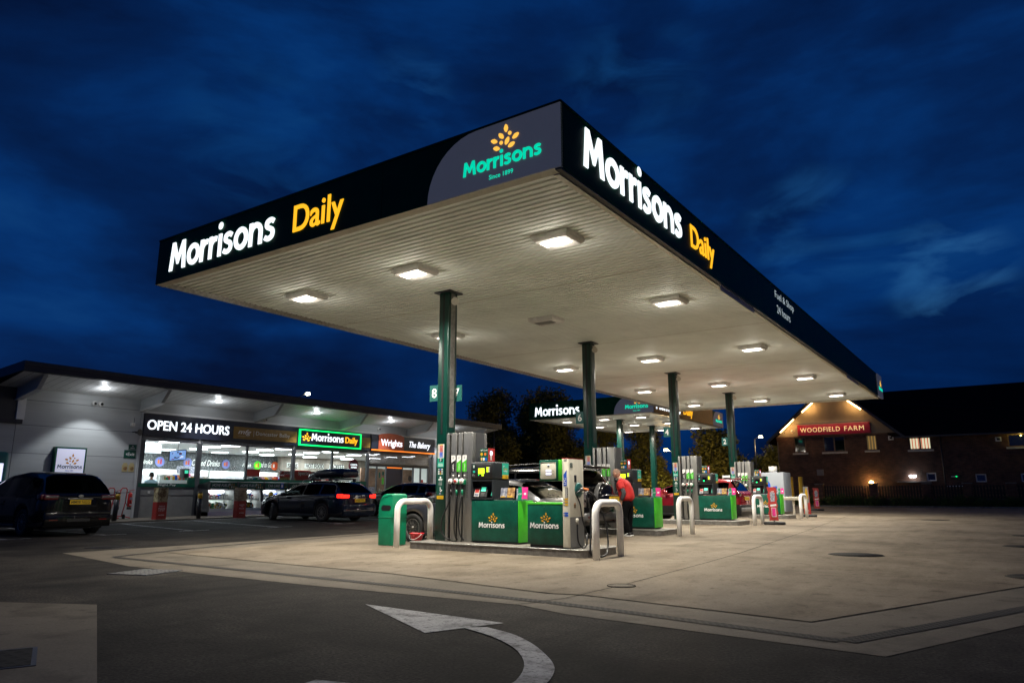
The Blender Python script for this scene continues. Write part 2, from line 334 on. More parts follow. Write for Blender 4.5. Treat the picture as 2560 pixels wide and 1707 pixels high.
    def text(s, t, F, x, y, m, w=None, h=None, d=.004, depth=0., bold=0., al='c', res=3, shear=0., sp=1.):
        """x,y = where the text's box is anchored (al: l / c / r), y = bottom; w and/or h size the box"""
        vv, ff, x0, x1, y0, y1 = textgeo(t, bold, res, shear, sp)
        sx = w/(x1-x0) if w else h/(y1-y0); sy = h/(y1-y0) if h else sx
        if not w: sx = sy
        ox = {'l':0,'c':-.5,'r':-1}[al]*(x1-x0)*sx
        P = [(x+ox+(a-x0)*sx, y+(b-y0)*sy) for a,b in vv]
        s.add([F(a,b,d+depth) for a,b in P], ff, m)
        if depth > 0:
            ed = {}
            for f in ff:
                for k in range(len(f)):
                    a,b = f[k], f[(k+1)%len(f)]; ed[(a,b)] = 1
            q = [(a,b) for a,b in ed if (b,a) not in ed]
            vs2=[]; fs2=[]
            for a,b in q:
                n=len(vs2); vs2 += [F(*P[a],d+depth),F(*P[b],d+depth),F(*P[b],d),F(*P[a],d)]; fs2.append((n+3,n+2,n+1,n))
            s.add(vs2, fs2, m)
        return s
    def ribbon(s, F, P, t, m, d=0., depth=.02):      # stroke of width t along 2-D points
        P = [Vector((a[0],a[1])) for a in P]; n=len(P); L=[];R_=[]
        for i in range(n):
            if i==0: T=(P[1]-P[0]).normalized(); nn=Vector((-T.y,T.x)); k=1
            elif i==n-1: T=(P[-1]-P[-2]).normalized(); nn=Vector((-T.y,T.x)); k=1
            else:
                A=(P[i]-P[i-1]).normalized(); B=(P[i+1]-P[i]).normalized(); nn=(Vector((-A.y,A.x))+Vector((-B.y,B.x))).normalized()
                k=1/max(.45, nn.dot(Vector((-A.y,A.x))))
            L.append(P[i]+nn*t/2*k); R_.append(P[i]-nn*t/2*k)
        b=len(s.v); i0=s.mi(m)
        for q in L+R_: s.v.append(tuple(F(q.x,q.y,d+depth)))
        for q in L+R_: s.v.append(tuple(F(q.x,q.y,d)))
        for i in range(n-1):
            for f in ((n+i,n+i+1,i+1,i),(2*n+i,i,i+1,2*n+i+1),(n+i,3*n+i,3*n+i+1,n+i+1)): s.f.append(tuple(b+k for k in f)); s.m.append(i0); s.sm.append(False)
        for f in ((0,2*n,3*n,n),(n-1,2*n-1,4*n-1,3*n-1)): s.f.append(tuple(b+k for k in f)); s.m.append(i0); s.sm.append(False)
        return s
    def disc(s, F, x, y, r, m, d=.004, depth=.0, seg=20, sx=1.):
        pts=[(x+sx*r*math.cos(2*PI*k/seg), y+r*math.sin(2*PI*k/seg)) for k in range(seg)]
        if depth: return s.prism(F, pts, d, d+depth, m)
        return s.add([F(a,b,d) for a,b in pts], [tuple(range(seg))], m)
    def build(s, name, parent=None, world=True, loc=None):
        me = bpy.data.meshes.new(name); off = Vector(WL.get(parent.name, (0,0,0))) if (parent and world) else Vector((0,0,0))
        if parent is None and loc is not None: off = Vector(loc)
        me.from_pydata([tuple(Vector(v)-off) for v in s.v], [], s.f)
        for m in s.mats: me.materials.append(m)
        me.polygons.foreach_set('material_index', s.m); me.polygons.foreach_set('use_smooth', s.sm); me.update()
        o = bpy.data.objects.new(name, me); C.objects.link(o)
        if parent: o.parent = parent; WL[o.name] = tuple(off)
        elif loc is not None: o.location = loc; WL[o.name] = tuple(loc)
        return o
WL = {}
def tag(o, label=None, cat=None, group=None, kind=None):
    if label: o['label'] = label
    if cat: o['category'] = cat
    if group: o['group'] = group
    if kind: o['kind'] = kind
    return o
def thing(name, loc, label, cat, group=None, rz=0.):
    o = bpy.data.objects.new(name, None); o.empty_display_size=.2; C.objects.link(o); o.location = loc; o.rotation_euler = (0,0,rz)
    WL[o.name] = tuple(loc); return tag(o, label, cat, group)
def kids(o): return [c for c in bpy.data.objects if c.parent == o]
def dup(root, loc, rz=None, label=None, group=None, skip=()):
    r = root.copy(); C.objects.link(r); r.location = loc
    if rz is not None: r.rotation_euler = (0,0,rz)
    if label: r['label'] = label
    if group: r['group'] = group
    for ch in kids(root):
        if ch.name.split('.')[0] in skip: continue
        c = ch.copy(); C.objects.link(c); c.parent = r
        for g in kids(ch):
            d = g.copy(); C.objects.link(d); d.parent = c
    return r
def area(name, parent, loc, size, power, col=(1,1,1), size_y=None, rot=(0,0,0), spread=PI, disk=False):
    l = bpy.data.lights.new(name, 'AREA'); l.energy = power; l.color = col; l.size = size; l.spread = spread
    l.shape = 'DISK' if disk else 'RECTANGLE'
    if not disk: l.size_y = size_y or size
    o = bpy.data.objects.new(name, l); C.objects.link(o); o.rotation_euler = rot
    o.location = Vector(loc) - Vector(WL.get(parent.name,(0,0,0))) if parent else loc
    if parent: o.parent = parent
    return o
def spot(name, parent, loc, power, col, ang, blend):
    l = bpy.data.lights.new(name, 'SPOT'); l.energy = power; l.color = col; l.spot_size = math.radians(ang); l.spot_blend = blend; l.shadow_soft_size = .06
    o = bpy.data.objects.new(name, l); C.objects.link(o); o.location = Vector(loc) - Vector(WL.get(parent.name,(0,0,0))); o.parent = parent
    return o
def point(name, parent, loc, power, col=(1,1,1), r=.06):
    l = bpy.data.lights.new(name, 'POINT'); l.energy = power; l.color = col; l.shadow_soft_size = r
    o = bpy.data.objects.new(name, l); C.objects.link(o)
    o.location = Vector(loc) - Vector(WL.get(parent.name,(0,0,0))) if parent else loc
    if parent: o.parent = parent
    return o
# ---- the shop group's lettering: geometric strokes; xh = x-height
def arc(cx, cy, r, a0, a1, n=14, ry=None):
    ry = ry or r
    return [(cx+r*math.cos(math.radians(a0+(a1-a0)*k/n)), cy+ry*math.sin(math.radians(a0+(a1-a0)*k/n))) for k in range(n+1)]
def glyphs():
    t=.27
    G={}
    G['M']=(1.46,'poly')
    G['o']=(1.10,[arc(.55,.5,.385,90,450,28)])
    G['r']=(.70,[[(.16,0),(.16,1.0)],arc(.52,.50,.36,175,75,8)])
    G['i']=(.38,[[(.19,0),(.19,1.0)]])
    s_=[(.70,.80),(.56,.88),(.40,.88),(.25,.82),(.22,.69),(.30,.60),(.46,.53),(.60,.46),(.66,.34),(.62,.20),(.46,.12),(.28,.12),(.13,.20)]
    G['s']=(.86,[[(p.x,p.y) for p in catmull([(a,b,0) for a,b in s_],3)]])
    G['n']=(1.06,[[(.17,0),(.17,1.0)],arc(.52,.52,.35,180,0,14)+[(.87,0)]])
    return G
GL=glyphs()
def morrisons(mb, F, x, y, w, m, d=.004, depth=0., dot=None, hs=1.):
    """wordmark: left edge x, baseline y, overall width w"""
    word='Morrisons'; tot=sum(GL[c][0] for c in word)-.1; s=w/tot; cx=x; k=0
    for c in word:
        adv, st = GL[c]
        if c=='M':
            mb.prism(F, [(cx+a*s, y+b*s*hs) for a,b in ((0,0),(.27,0),(.36,.86),(.63,.26),(.75,.26),(1.02,.86),(1.11,0),(1.38,0),(1.24,1.32),(.99,1.32),(.69,.66),(.39,1.32),(.14,1.32))], d, d+max(depth,.0012), m)
            st=[]
        for P in st:
            k+=1
            mb.ribbon(F, [(cx+a*s, y+b*s*hs) for a,b in P], .250*s*(1.0 if c!='s' else .92), m, d, max(depth,.0012)+.0004*(k%3)*(3 if depth>.01 else 1))
        if c=='i': mb.disc(F, cx+.19*s, y+1.36*s*hs, .185*s, dot or m, d+max(depth,.001)-.001 if depth else d, .002+.0001)
        cx += adv*s
    return s
LEAVES=[(18,-135,90,52),(-18,-93,130,50),(-71,-72,158,50),(89,-65,28,52),(26,-49,62,52),(-53,-19,162,50),(58,-15,22,52)]
def emblem(mb, F, cx, cy, w, m, d=.004, depth=.002):
    """sheaf of seeds above the wordmark; cx,cy = centre of the i-dot's height level, w = wordmark width"""
    k=w/360
    for (x,y,a,l) in LEAVES:
        a_=math.radians(a); L=l*k*.5; H=14.5*k; pts=[]
        for j in range(12):
            t=2*PI*j/12; px=L*math.cos(t); py=H*math.sin(t)*(1-.25*abs(math.cos(t)))
            px = px*(1.0+.0); pts.append((cx+x*k+px*math.cos(a_)-py*math.sin(a_), cy-y*k+px*math.sin(a_)+py*math.cos(a_)))
        mb.prism(F, pts, d, d+depth, m)
    for (x,y) in ((46,-95),(-18,-48)): mb.disc(F, cx+x*k, cy-y*k, 12*k, m, d, depth)
def logo(mb, F, cx, base, w, mt, ml, d=.004, depth=.002, since=None, dot=None, es=.62):
    s=morrisons(mb, F, cx-w/2, base, w, mt, d, depth, dot)
    emblem(mb, F, cx-w/2+.536*w, base+.182*w, w*es, ml, d, depth)
    if since: mb.text("Since 1899", F, cx, base-.115*w, since, w=.31*w, d=d+.001, bold=.015)
def logo_parts(parent, F, cx, base, w, mt, ml, d=.004, depth=.002, since=None, dot=None, world=True, es=.62):
    mb=MB(); s=morrisons(mb, F, cx-w/2, base, w, mt, d, depth, dot); mb.build('wordmark',parent,world)
    mb=MB(); emblem(mb, F, cx-w/2+.536*w, base+.182*w, w*es, ml, d, depth); mb.build('seed_emblem',parent,world)
    if since: mb=MB(); mb.text("Since 1899", F, cx, base-.115*w, since, w=.31*w, d=d+.001, bold=.015); mb.build('small_lettering',parent,world)
# ------------------------------------------------------------------ ground
def gz(x, y):
    k = min(1.4, max(0., (-12-x)/12.5))
    return .005*(min(50., max(4., y))-4) + k*(.086+.0046*(min(40., max(-4., y))-7.8))
CX=[-12,-14,-16,-18,-20,-22,-24,-26,-29.5]; CY=[-4,0,4,8,12,16,20,24,28,32,36,40,50]
def sheet(name, pts, m, dz=0., label=None, cat=None, kind='structure', parent=None, thick=0.):
    bm=bmesh.new(); f=bm.faces.new([bm.verts.new((x,y,0)) for x,y in pts])
    if f.normal.z<0 or True:
        f.normal_update()
        if f.normal.z<0: f.normal_flip()
    xs=[p[0] for p in pts]; ys=[p[1] for p in pts]
    for cx in CX:
        if min(xs)<cx<max(xs): bmesh.ops.bisect_plane(bm, geom=bm.verts[:]+bm.edges[:]+bm.faces[:], plane_co=(cx,0,0), plane_no=(1,0,0))
    for cy in CY:
        if min(ys)<cy<max(ys): bmesh.ops.bisect_plane(bm, geom=bm.verts[:]+bm.edges[:]+bm.faces[:], plane_co=(0,cy,0), plane_no=(0,1,0))
    for v in bm.verts: v.co.z = gz(v.co.x, v.co.y)+dz
    if thick:
        r=bmesh.ops.extrude_face_region(bm, geom=bm.faces[:])
        bmesh.ops.translate(bm, vec=(0,0,thick), verts=[v for v in r['geom'] if isinstance(v,bmesh.types.BMVert)])
    me=bpy.data.meshes.new(name); bm.to_mesh(me); bm.free(); me.materials.append(M[m] if isinstance(m,str) else m)
    o=bpy.data.objects.new(name,me); C.objects.link(o)
    if parent: o.parent=parent
    if kind: o['kind']=kind
    return o
sheet('ground', [(-260,-120),(200,-120),(200,260),(-260,260)], 'asphalt')
def strip(P, w):
    P=[Vector(p) for p in P]; L=[];R_=[]
    for i,p in enumerate(P):
        T=(P[min(i+1,len(P)-1)]-P[max(i-1,0)]).normalized(); n=Vector((-T.y,T.x)); L.append(p+n*w/2); R_.append(p-n*w/2)
    return [(q.x,q.y) for q in L+R_[::-1]]
# forecourt slab: outer ring with the drain, inner field
OUT=[(-10.25,-1.05),(-6.83,-1.60),(-2.76,-1.62),(.3,-1.50),(.97,-1.68),(3.65,-2.03),(30,24),(30,46),(-10.6,46)]
# outer strip goes round the corner near the viewer and up the right side
OUT=[(-10.3,-1.02),(-6.83,-1.62),(-2.76,-1.62),(.3,-1.48),(.97,-1.71),(3.66,-2.0),(4.55,.25),(6.3,4.6),(14,25),(22,46),(-11.0,46)]
sheet('concrete_edging', OUT, 'concrete_edge', .004)
INN=[(-8.75,.12),(-4.6,-.09),(-2.72,-.14),(.1,-.62),(.49,-.52),(2.94,-.89),(4.48,3.1),(12,23),(20.6,45.6),(-9.3,45.6)]
sheet('concrete_forecourt', INN, 'concrete', .008)
def joint(P, w=.014):
    w*=.95; sheet('concrete_joint', strip(P,w), 'joint', .0098)
for a in range(len(INN)-1):
    if a not in (7,): joint([INN[a],INN[a+1]], .018)
joint([(.30,-1.45),(.46,-.83),(.47,.6),(.2,6),(-.45,14),(-1.2,22),(-2.2,34)],.016)
joint([(.47,3.45),(3.86,3.3),(4.6,3.25)],.010); joint([(2.5,6.75),(6.0,6.4)],.014); joint([(.3,9.2),(8,9.0)],.008)
joint([(.1,15.5),(10,15.3)],.008); joint([(-9.0,9.9),(.1,9.9)],.008); joint([(-9.0,3.1),(-6.3,3.1)],.008); joint([(-.9,22),(12,21.8)],.01); joint([(4.4,7.4),(8.5,18),(13,30)],.008)
sheet('drain_channel', strip([(-8.55,-.95),(-4.6,-1.02),(-1.6,-1.08),(.45,-1.18)],.155), 'grate', .0085)
sheet('drain_channel', strip([(.47,-1.18),(1.6,-1.33),(3.30,-1.62)],.155), 'grate', .0090)
sheet('drain_channel', strip([(3.34,-1.62),(3.95,-.2),(4.75,1.75),(7.2,8.2),(10.5,17)],.155), 'grate', .0095)
sheet('drain_channel', strip([(-8.62,-.92),(-9.3,.9),(-9.75,3.0),(-9.95,7),(-10.1,20),(-10.1,42)],.155), 'grate', .0100)
sheet('concrete_slab', [(-3.2,-3.86),(-6.2,-5.3),(-3.2,-8.6),(1.8,-6.3)], 'concrete_edge', .004)
# painted marks
arr=[(-.99,-2.33),(.74,-2.41),(.70,-2.62),(.60,-2.76),(.51,-3.14)]
sheet('road_arrow_marking', [(-.99,-2.33),(.77,-2.42),(.51,-3.14)], 'markwhite', .006)
inner=[(.62,-2.79),(1.05,-2.97),(1.40,-3.20),(1.64,-3.44),(1.80,-3.66),(1.92,-3.90),(1.97,-4.10),(1.98,-4.6)]
outer=[(.78,-2.67),(1.13,-2.80),(1.45,-3.02),(1.72,-3.27),(1.91,-3.48),(2.03,-3.67),(2.13,-3.92),(2.16,-4.2),(2.16,-4.6)]
cm_=lambda P:[(q.x,q.y) for q in catmull([(a,b,0) for a,b in P],5)]
sheet('road_arrow_marking', cm_(inner)+cm_(outer)[::-1], 'markwhite', .0085)
sheet('road_arrow_marking', [(.95,-4.62),(1.18,-4.56),(1.3,-4.95),(1.0,-5.2)], 'markwhite', .006)
for (x0,y0,x1,y1,tx,ty) in [(-22.2,-.6,-15.45,.05,-15.2,.55),(-21.3,2.3,-15.45,2.38,-15.3,2.95),(-21.2,5.75,-15.45,4.85,-15.5,5.7),(-21.2,8.45,-15.1,7.6,-15.0,8.5),(-21.3,11.3,-15.1,10.35,-15.0,11.2),(-21.3,14.2,-15.1,13.2,-15.0,14.1),(-21.3,17.1,-15.2,16.1,-15.1,17.),(-21.3,20.1,-15.2,19.1,-15.1,20.)]:
    sheet('parking_line_marking', strip([(x0,y0),(x1,y1)],.09), 'markwhite', .005)
    sheet('parking_line_marking', strip([(x1+.02,y1-.45),(x1+.02,y1+.5)],.09), 'markwhite', .0085)
sheet('parking_line_marking', strip([(-21.2,3.4),(-21.6,13),(-21.9,22)],.08), 'markwhite', .0085)
sheet('shop_pavement', [(-21.95,-6),(-22.0,4),(-22.25,30),(-34,31),(-34,-6)], 'concrete_edge', .0, thick=.04)
sheet('road_edge_kerb', strip([(-14,45.9),(40,45.4)],.16), 'islandc', 0, thick=.11)
# covers set in the ground
def cover(cx, cy, w, l, m, label, rot=0., roundy=False):
    mb=MB(); z=gz(cx,cy)+.008
    if roundy:
        mb.lathe((cx,cy,z-.008),[(w/2+.03,0),(w/2+.03,.008),(w/2,.0085),(w/2,.012),(0.0001,.012)], m, 36)
    else:
        R=Matrix.Translation((cx,cy,z)) @ Matrix.Rotation(rot,4,'Z')
        mb.box(-w/2-.03,w/2+.03,-l/2-.03,l/2+.03,-.02,.0005,'dgrey',R); mb.box(-w/2,w/2,-l/2,l/2,-.01,.002,m,R)
    tag(mb.build('manhole_cover' if roundy else 'drain_cover', loc=(cx,cy,z)), label, 'manhole cover' if roundy else 'drain cover')
cover(-5.75,-1.95,.62,.62,'cover','pale square iron grating in the asphalt left of the slab corner',.3)
cover(-11.1,.25,.6,.6,'coverdark','dark square iron drain cover in the asphalt left of the concrete corner',.4)
cover(-10.6,8.6,.6,.6,'coverdark','dark drain cover between the parked estate car and the concrete edge',.2)
cover(-19.2,8.6,.55,.45,'coverdark','patchy drain cover in the parking bay near the striped bollard',.2)
cover(-1.285,-5.615,.62,.70,'coverdark','dark iron cover in the concrete slab at the lower left',-.41)
cover(2.05,6.75,.88,0,'coverdark','large round cover nearest the pumps on the open concrete',0,True)
cover(4.70,4.35,.8,0,'coverdark','round cover at the right edge, nearest the viewer',0,True)
cover(4.6,10.6,.8,0,'coverdark','round cover at the right edge, second in the row going away',0,True)
cover(4.75,14.8,.8,0,'coverdark','round cover at the right edge, third in the row going away',0,True)
cover(1.9,24.6,.95,0,'coverdark','round cover farthest off, short of the dark hedge',0,True)
mb=MB(); mb.tube([(.50+.17*math.cos(t/24*2*PI),.42+.17*math.sin(t/24*2*PI),.012) for t in range(24)],.004,'joint',6,closed=True); mb.lathe((.5,.42,.008),[(.16,0),(.16,.004),(.0001,.004)],'concrete_edge',24)
tag(mb.build('manhole_cover',loc=(.5,.42,.01)),'small round cover set in the concrete at the crossing joints','manhole cover')
# ------------------------------------------------------------------ forecourt canopies
def canopy(x0, x1, y0, y1, name_label, daily_front, cols, colw, nums, right_end_logo=True, main=True):
    zb, zt = 5.40, 6.35; dz = gz((x0+x1)/2,(y0+y1)/2)*0
    root = thing('fuel_canopy', ((x0+x1)/2,(y0+y1)/2,0), name_label, 'canopy')
    mb=MB(); z=zb+.06; p=.150; y=y0+.14; X0,X1=x0+.14,x1-.14      # ribbed soffit
    while y < y1-.14-p:
        for (a,b,h0,h1) in ((0,.085,0,0),(.085,.095,0,.034),(.095,.140,.034,.034),(.140,.150,.034,0)):
            mb.quad((X0,y+a,z+h0),(X0,y+b,z+h1),(X1,y+b,z+h1),(X1,y+a,z+h0),'soffit')
        y+=p
    mb.quad((X0,y,z),(X0,y1-.14,z),(X1,y1-.14,z),(X1,y,z),'soffit')
    for yy in range(int(y0)+5,int(y1),6): mb.box(X0,X1,yy,yy+.02,z-.004,z+.001,'trim')
    mb.build('soffit', root)
    mb=MB(); mb.box(x0+.05,x1-.05,y0+.05,y1-.05,zt-.12,zt-.04,'dgrey'); mb.build('roof_deck', root)
    Ff=FY(y0); Fr_=FX(x1); Fl=Fr((x0,0,0),(0,-1,0)); Fb=Fr((0,y1,0),(-1,0,0)); T=.05
    def panels(F,a,b,name,step,m=None):
        mb=MB(); t=a
        while t<b-.01:
            e=min(b,t+step)
            if b-e<.6: e=b
            mb.fbox(F,t+.004,e-.004,zb,zt,-T,0,m or 'fascia'); t=e
        mb.fbox(F,a,b,zt,zt+.035,-T-.03,.012,'fascia')
        return mb.build(name, root)
    panels(Ff,x0,x1-2.35,'front_fascia',2.2); panels(Fr_,y0,y1-(1.2 if main else 2.0),'side_fascia',3.1,m=None if main else 'gold')
    panels(Fl,-y1,-y0,'rear_fascia',3.1); panels(Fb,-x1,-x0,'far_fascia',3.1)
    mb=MB(); mb.fbox(Ff,x1-2.35,x1,zt,zt+.035,-T-.03,.012,'fascia'); mb.build('fascia_capping',root)
    # rounded pale logo panel on the front corner
    mb=MB(); k=x1-2.37; pts=[(x1,zb),(x1,zt),(x1-1.44,zt)]+[(x1-1.44-.93*math.sin(t/10*PI/2)**1.0*(1),zt-.95*(1-math.cos(t/10*PI/2))) for t in range(1,11)]
    mb.prism(Ff,pts,-T,.006,'fascia_grey'); mb.fbox(Ff,x1-2.42,x1,zb,zt,-T-.02,-T-.002,'fascia'); mb.fbox(Ff,x1-2.372,x1-1.4,zb,zt,-.02,-.001,'fascia')
    mb.build('logo_panel', root)
    logo_parts(root,Ff,x1-.99,5.66,1.36,'tealt','yellowleaf',.008,.012,since='tealt')
    # lips round the underside
    mb=MB(); li='trim'
    for F,a,b,mt in ((Ff,x0,x1,'cream' if main else 'trim'),(Fl,-y1,-y0,'steel2'),(Fb,-x1,-x0,'trim')):
        mb.quad(F(a+.005,zb-.002,-.004),F(b-.005,zb-.002,-.004),F(b-.10,zb-.035,-.12),F(a+.10,zb-.035,-.12),mt); mb.quad(F(a+.10,zb-.035,-.12),F(b-.10,zb-.035,-.12),F(b-.15,zb+.07,-.16),F(a+.15,zb+.07,-.16),mt)
    mb.fbox(Fr_,y0+.01,y1-.01,zb-.03,zb-.002,-.10,-.012,'dgrey'); mb.fbox(Fr_,y0+.12,y1-.12,zb-.05,zb+.03,-.19,-.102,'cream')
    mb.build('soffit_trim', root)
    # lettering
    L=x1-x0
    mb=MB()
    if main: morrisons(mb,Ff,x0+.50,5.60,3.40,'whitel',.004,.016,hs=1.10)
    else: morrisons(mb,Ff,x0+.42,5.58,3.02,'whitel',.004,.016,hs=1.10)
    mb.build('lit_lettering',root)
    if daily_front:
        mb=MB(); mb.text("Daily",Ff,-4.88,5.46,'yellowl',w=1.28,h=.66,d=.004,depth=.016,bold=.008,res=6); mb.build('lit_lettering',root)
    mb=MB()
    if main:
        morrisons(mb,Fr_,y0+.62,5.65,3.72,'whitel',.004,.016,hs=1.03); mb.build('lit_lettering',root)
        mb=MB(); mb.text("Daily",Fr_,5.48,5.52,'yellowl',w=1.32,h=.60,d=.004,depth=.016,bold=.008,res=6); mb.build('lit_lettering',root)
        mb=MB(); mb.text("Fuel & Shop",Fr_,10.85,6.0,'greyl',w=1.95,h=.25,d=.006,al='l',res=5); mb.build('fascia_lettering',root); mb=MB(); mb.text("24 hours",Fr_,10.95,5.66,'greyl',w=1.35,h=.22,d=.006,al='l',res=5); mb.build('fascia_lettering',root)
        mb=MB(); mb.fbox(Fr_,y1-1.2,y1+.02,zb-.05,zt+.03,-T,.05,'fascia_grey'); mb.build('end_logo_panel',root)
        logo_parts(root,Fr_,y1-.60,5.66,1.0,'tealt','yellowleaf',.053,.01)
        for yy in (6.6,20.6):
            mb=MB(); mb.fbox(Fr_,yy,yy+2.4,5.24,5.36,-.06,-.045,'paper'); mb.text("MAXIMUM HEADROOM 5300mm (17'-5'')",Fr_,yy+.08,5.275,'redboard',w=2.2,h=.055,d=-.044,al='l'); mb.build('headroom_notice',root)
    else:
        morrisons(mb,Fr_,y0+.35,5.60,3.5,'whitel',.004,.016,hs=1.06); mb.build('lit_lettering',root)
        mb=MB(); mb.text("Daily",Fr_,y0+5.1,5.50,'yellowl',w=1.5,h=.60,d=.004,depth=.016,bold=.008,res=6); mb.build('lit_lettering',root)
        pts=[(y1,zb),(y1,zt),(y1-1.2,zt)]+[(y1-1.2-.8*math.sin(t/10*PI/2),zt-.95*(1-math.cos(t/10*PI/2))) for t in range(1,11)]
        mb=MB(); mb.prism(Fr_,pts,-T,.006,'fascia_grey'); mb.fbox(Fr_,y1-2.0,y1,zb,zt,-T-.02,-T-.002,'fascia');mb.fbox(Fr_,y1-2.0,y1-1.1,zb,zt,-.02,-.001,'fascia'); mb.build('end_logo_panel',root)
        logo_parts(root,Fr_,y1-.85,5.66,1.2,'tealt','yellowleaf',.008,.01)
    # posts
    for i,(cx,cy) in enumerate(cols):
        g=gz(cx,cy)+.12; w=colw
        mb=MB(); mb.rbox(cx-w,cx+w,cy-w*1.1,cy+w*1.1,g,zb+.06,'colgreen',.012); mb.box(cx-w-.09,cx+w+.09,cy-w-.09,cy+w+.09,zb+.03,zb+.055,'dgrey')
        if main: mb.box(cx-.022,cx+.022,cy-w*1.1-.004,cy-w*1.1+.002,g+2.2,zb,'ink')
        if main: mb.box(cx+w-.002,cx+w+.003,cy-w*.5,cy+w*.6,g+2.35,zb+.02,'steel2' if i==0 else 'colside')  # strip paints in the reflection seen on this side face
        col=mb.build('column',root)
        mb=MB(); a=V(cx+w+.0,cy+.02,zb-.06); mb.cyl(a,a+V(.10,0,-.03),.02,'trim',8); mb.lathe(a+V(.09,-.03,-.10),[(.035,-.06),(.05,0),(.085,.10)],'trim',16,(.35,-.8,-.35)); mb.build('loudspeaker',col)
        for (t,sx,yy) in nums.get(i,()):
            F=Fr((cx,cy-w*1.1+(.10 if sx<0 else .36),0),(1,0,0)); mb=MB(); wz=.26; s0=(-w-wz-.03) if sx<0 else (w-.14)
            mb.fbox(F,s0,s0+wz,g+2.93,g+3.28,.0,.02,mat('number_sign_teal',(.05,.22,.20),.4) if 'nst' not in M else M['nst']); mb.fbox(F,s0+(wz if sx<0 else -.03),s0+(wz+.06 if sx<0 else .0),g+2.9,g+3.3,-.03,.0,'colgreen')
            mb.text(t,F,s0+wz/2,g+3.0,'inkwhite',h=.21,d=.022,bold=.012); mb.build('number_sign',col)
        if main:   # notices on the face
            F=Fr((cx,cy-w*1.1,0),(1,0,0)); e=g-.14; mb=MB()
            mb.fbox(F,-.085,.085,e+1.84,e+2.13,.002,.008,'paper')
            for q in range(10):
                mb.fbox(F,-.035,.055,e+1.86+q*.027,e+1.879+q*.027,.008,.010,('inkblue' if q<4 else 'redboard' if q<9 else 'yellow')); mb.fbox(F,-.068,-.05,e+1.862+q*.027,e+1.877+q*.027,.008,.010,'ink')
            mb.fbox(F,-.085,.085,e+1.655,e+1.84,.002,.007,'inkteal'); mb.fbox(F,-.06,.06,e+1.76,e+1.83,.007,.009,'inkgreen'); mb.text("P",F,0,e+1.765,'inkwhite',h=.055,d=.0095)
            for q in range(3): mb.fbox(F,-.065,.065,e+1.675+q*.022,e+1.683+q*.022,.007,.009,'inkwhite')
            mb.build('notice_panel',col)
            mb=MB(); mb.fbox(F,-.09,.09,e+1.07,e+1.65,.002,.006,'inkgreen')
            for q in range(3):
                for r in range(3): mb.fbox(F,-.065+r*.046,-.03+r*.046,e+1.62-q*.045-.025,e+1.62-q*.045,.006,.008,('paper','inkblue','inkwhite','redboard','inkwhite','yellow')[(q*2+r)%6])
            mb.disc(F,0,e+1.44,.022,'inkwhite',.007); mb.fbox(F,-.055,.055,e+1.385,e+1.41,.006,.008,'inkwhite')
            mb.text("! ! !",F,0,e+1.325,'inkwhite',h=.04,d=.007)
            for q in range(4): mb.fbox(F,-.05,.05,e+1.285+q*.011,e+1.289+q*.011,.006,.008,'inkgrey')
            mb.tube([F(.02+.025*math.cos(t),e+1.18+.03*math.sin(t),.008) for t in np.linspace(1.7,6.6,12)],.005,'inkwhite',5); mb.tube([F(-.002,e+1.24,.008),F(0,e+1.195,.008),F(.03,e+1.19,.008),F(.045,e+1.15,.008)],.005,'inkwhite',5)
            mb.fbox(F,-.02,.02,e+1.09,e+1.13,.006,.008,'bluegrey'); mb.fbox(F,-.09,.09,e+1.0,e+1.068,.002,.006,'yellow'); mb.text("NO SMOKING",F,-.0,e+1.025,'ink',w=.12,d=.007)
            mb.build('notice_panel',col)
    return root
M['nst']=mat('number_sign_teal',(.018,.105,.095),.35)
main_canopy = canopy(-9.95,0,0,28.98,'large dark flat forecourt canopy nearest the viewer, carrying the lit white shop name','1',
    [(-5.36,4.15),(-5.40,10.70),(-5.42,17.25),(-5.42,23.75)],.135,{0:[('8',-1,0),('7',1,0)],1:[('6',-1,0)],2:[('4',-1,0)],3:[('2',-1,0)]})
far_canopy = canopy(-19.0,-11.0,28.35,39.8,'smaller flat forecourt canopy farther off, behind the pumps, its side panelled in gold','',
    [(-14.6,31.6),(-14.6,36.4)],.15,{},main=False)
def lamp(x,y,lab,on=True,main=True,grp=None):
    z=5.445; r=thing('canopy_lamp',(x,y,z),lab,'ceiling lamp',grp)
    mb=MB(); a,b=(.36,.31)
    vv=[(x-a,y-b,z+.02),(x+a,y-b,z+.02),(x+a,y+b,z+.02),(x-a,y+b,z+.02),(x-a,y-b,z-.06),(x+a,y-b,z-.06),(x+a,y+b,z-.06),(x-a,y+b,z-.06),(x-a*.86,y-b*.84,z-.105),(x+a*.86,y-b*.84,z-.105),(x+a*.86,y+b*.84,z-.105),(x-a*.86,y+b*.84,z-.105)]
    mb.add(vv,[(0,1,5,4),(1,2,6,5),(2,3,7,6),(3,0,4,7),(4,5,9,8),(5,6,10,9),(6,7,11,10),(7,4,8,11),(8,9,10,11),(3,2,1,0)],'white')
    mb.build('housing',r)
    mb=MB(); mb.box(x-.25,x+.25,y-.17,y+.06,z-.115,z-.1055,'lens' if on else 'grey')
    if not on:
        mb.box(x-.20,x+.20,y-.09,y+.07,z-.118,z-.1155,'steel2')
    mb.build('lens',r)
    if on: area('lamp_light',r,(x,y-.055,z-.13),.48,LAMP,(1,.93,.81),.21,spread=2.55); point('lamp_fill',r,(x,y-.055,z-.27),LAMP*.045,(1,.93,.81),.10)  # point light added under the lens to brighten soffit and upright faces
    return r
LAMP=265
rows=[(2.45,'first'),(7.42,'second'),(13.95,'third'),(20.7,'fourth'),(26.6,'fifth')]
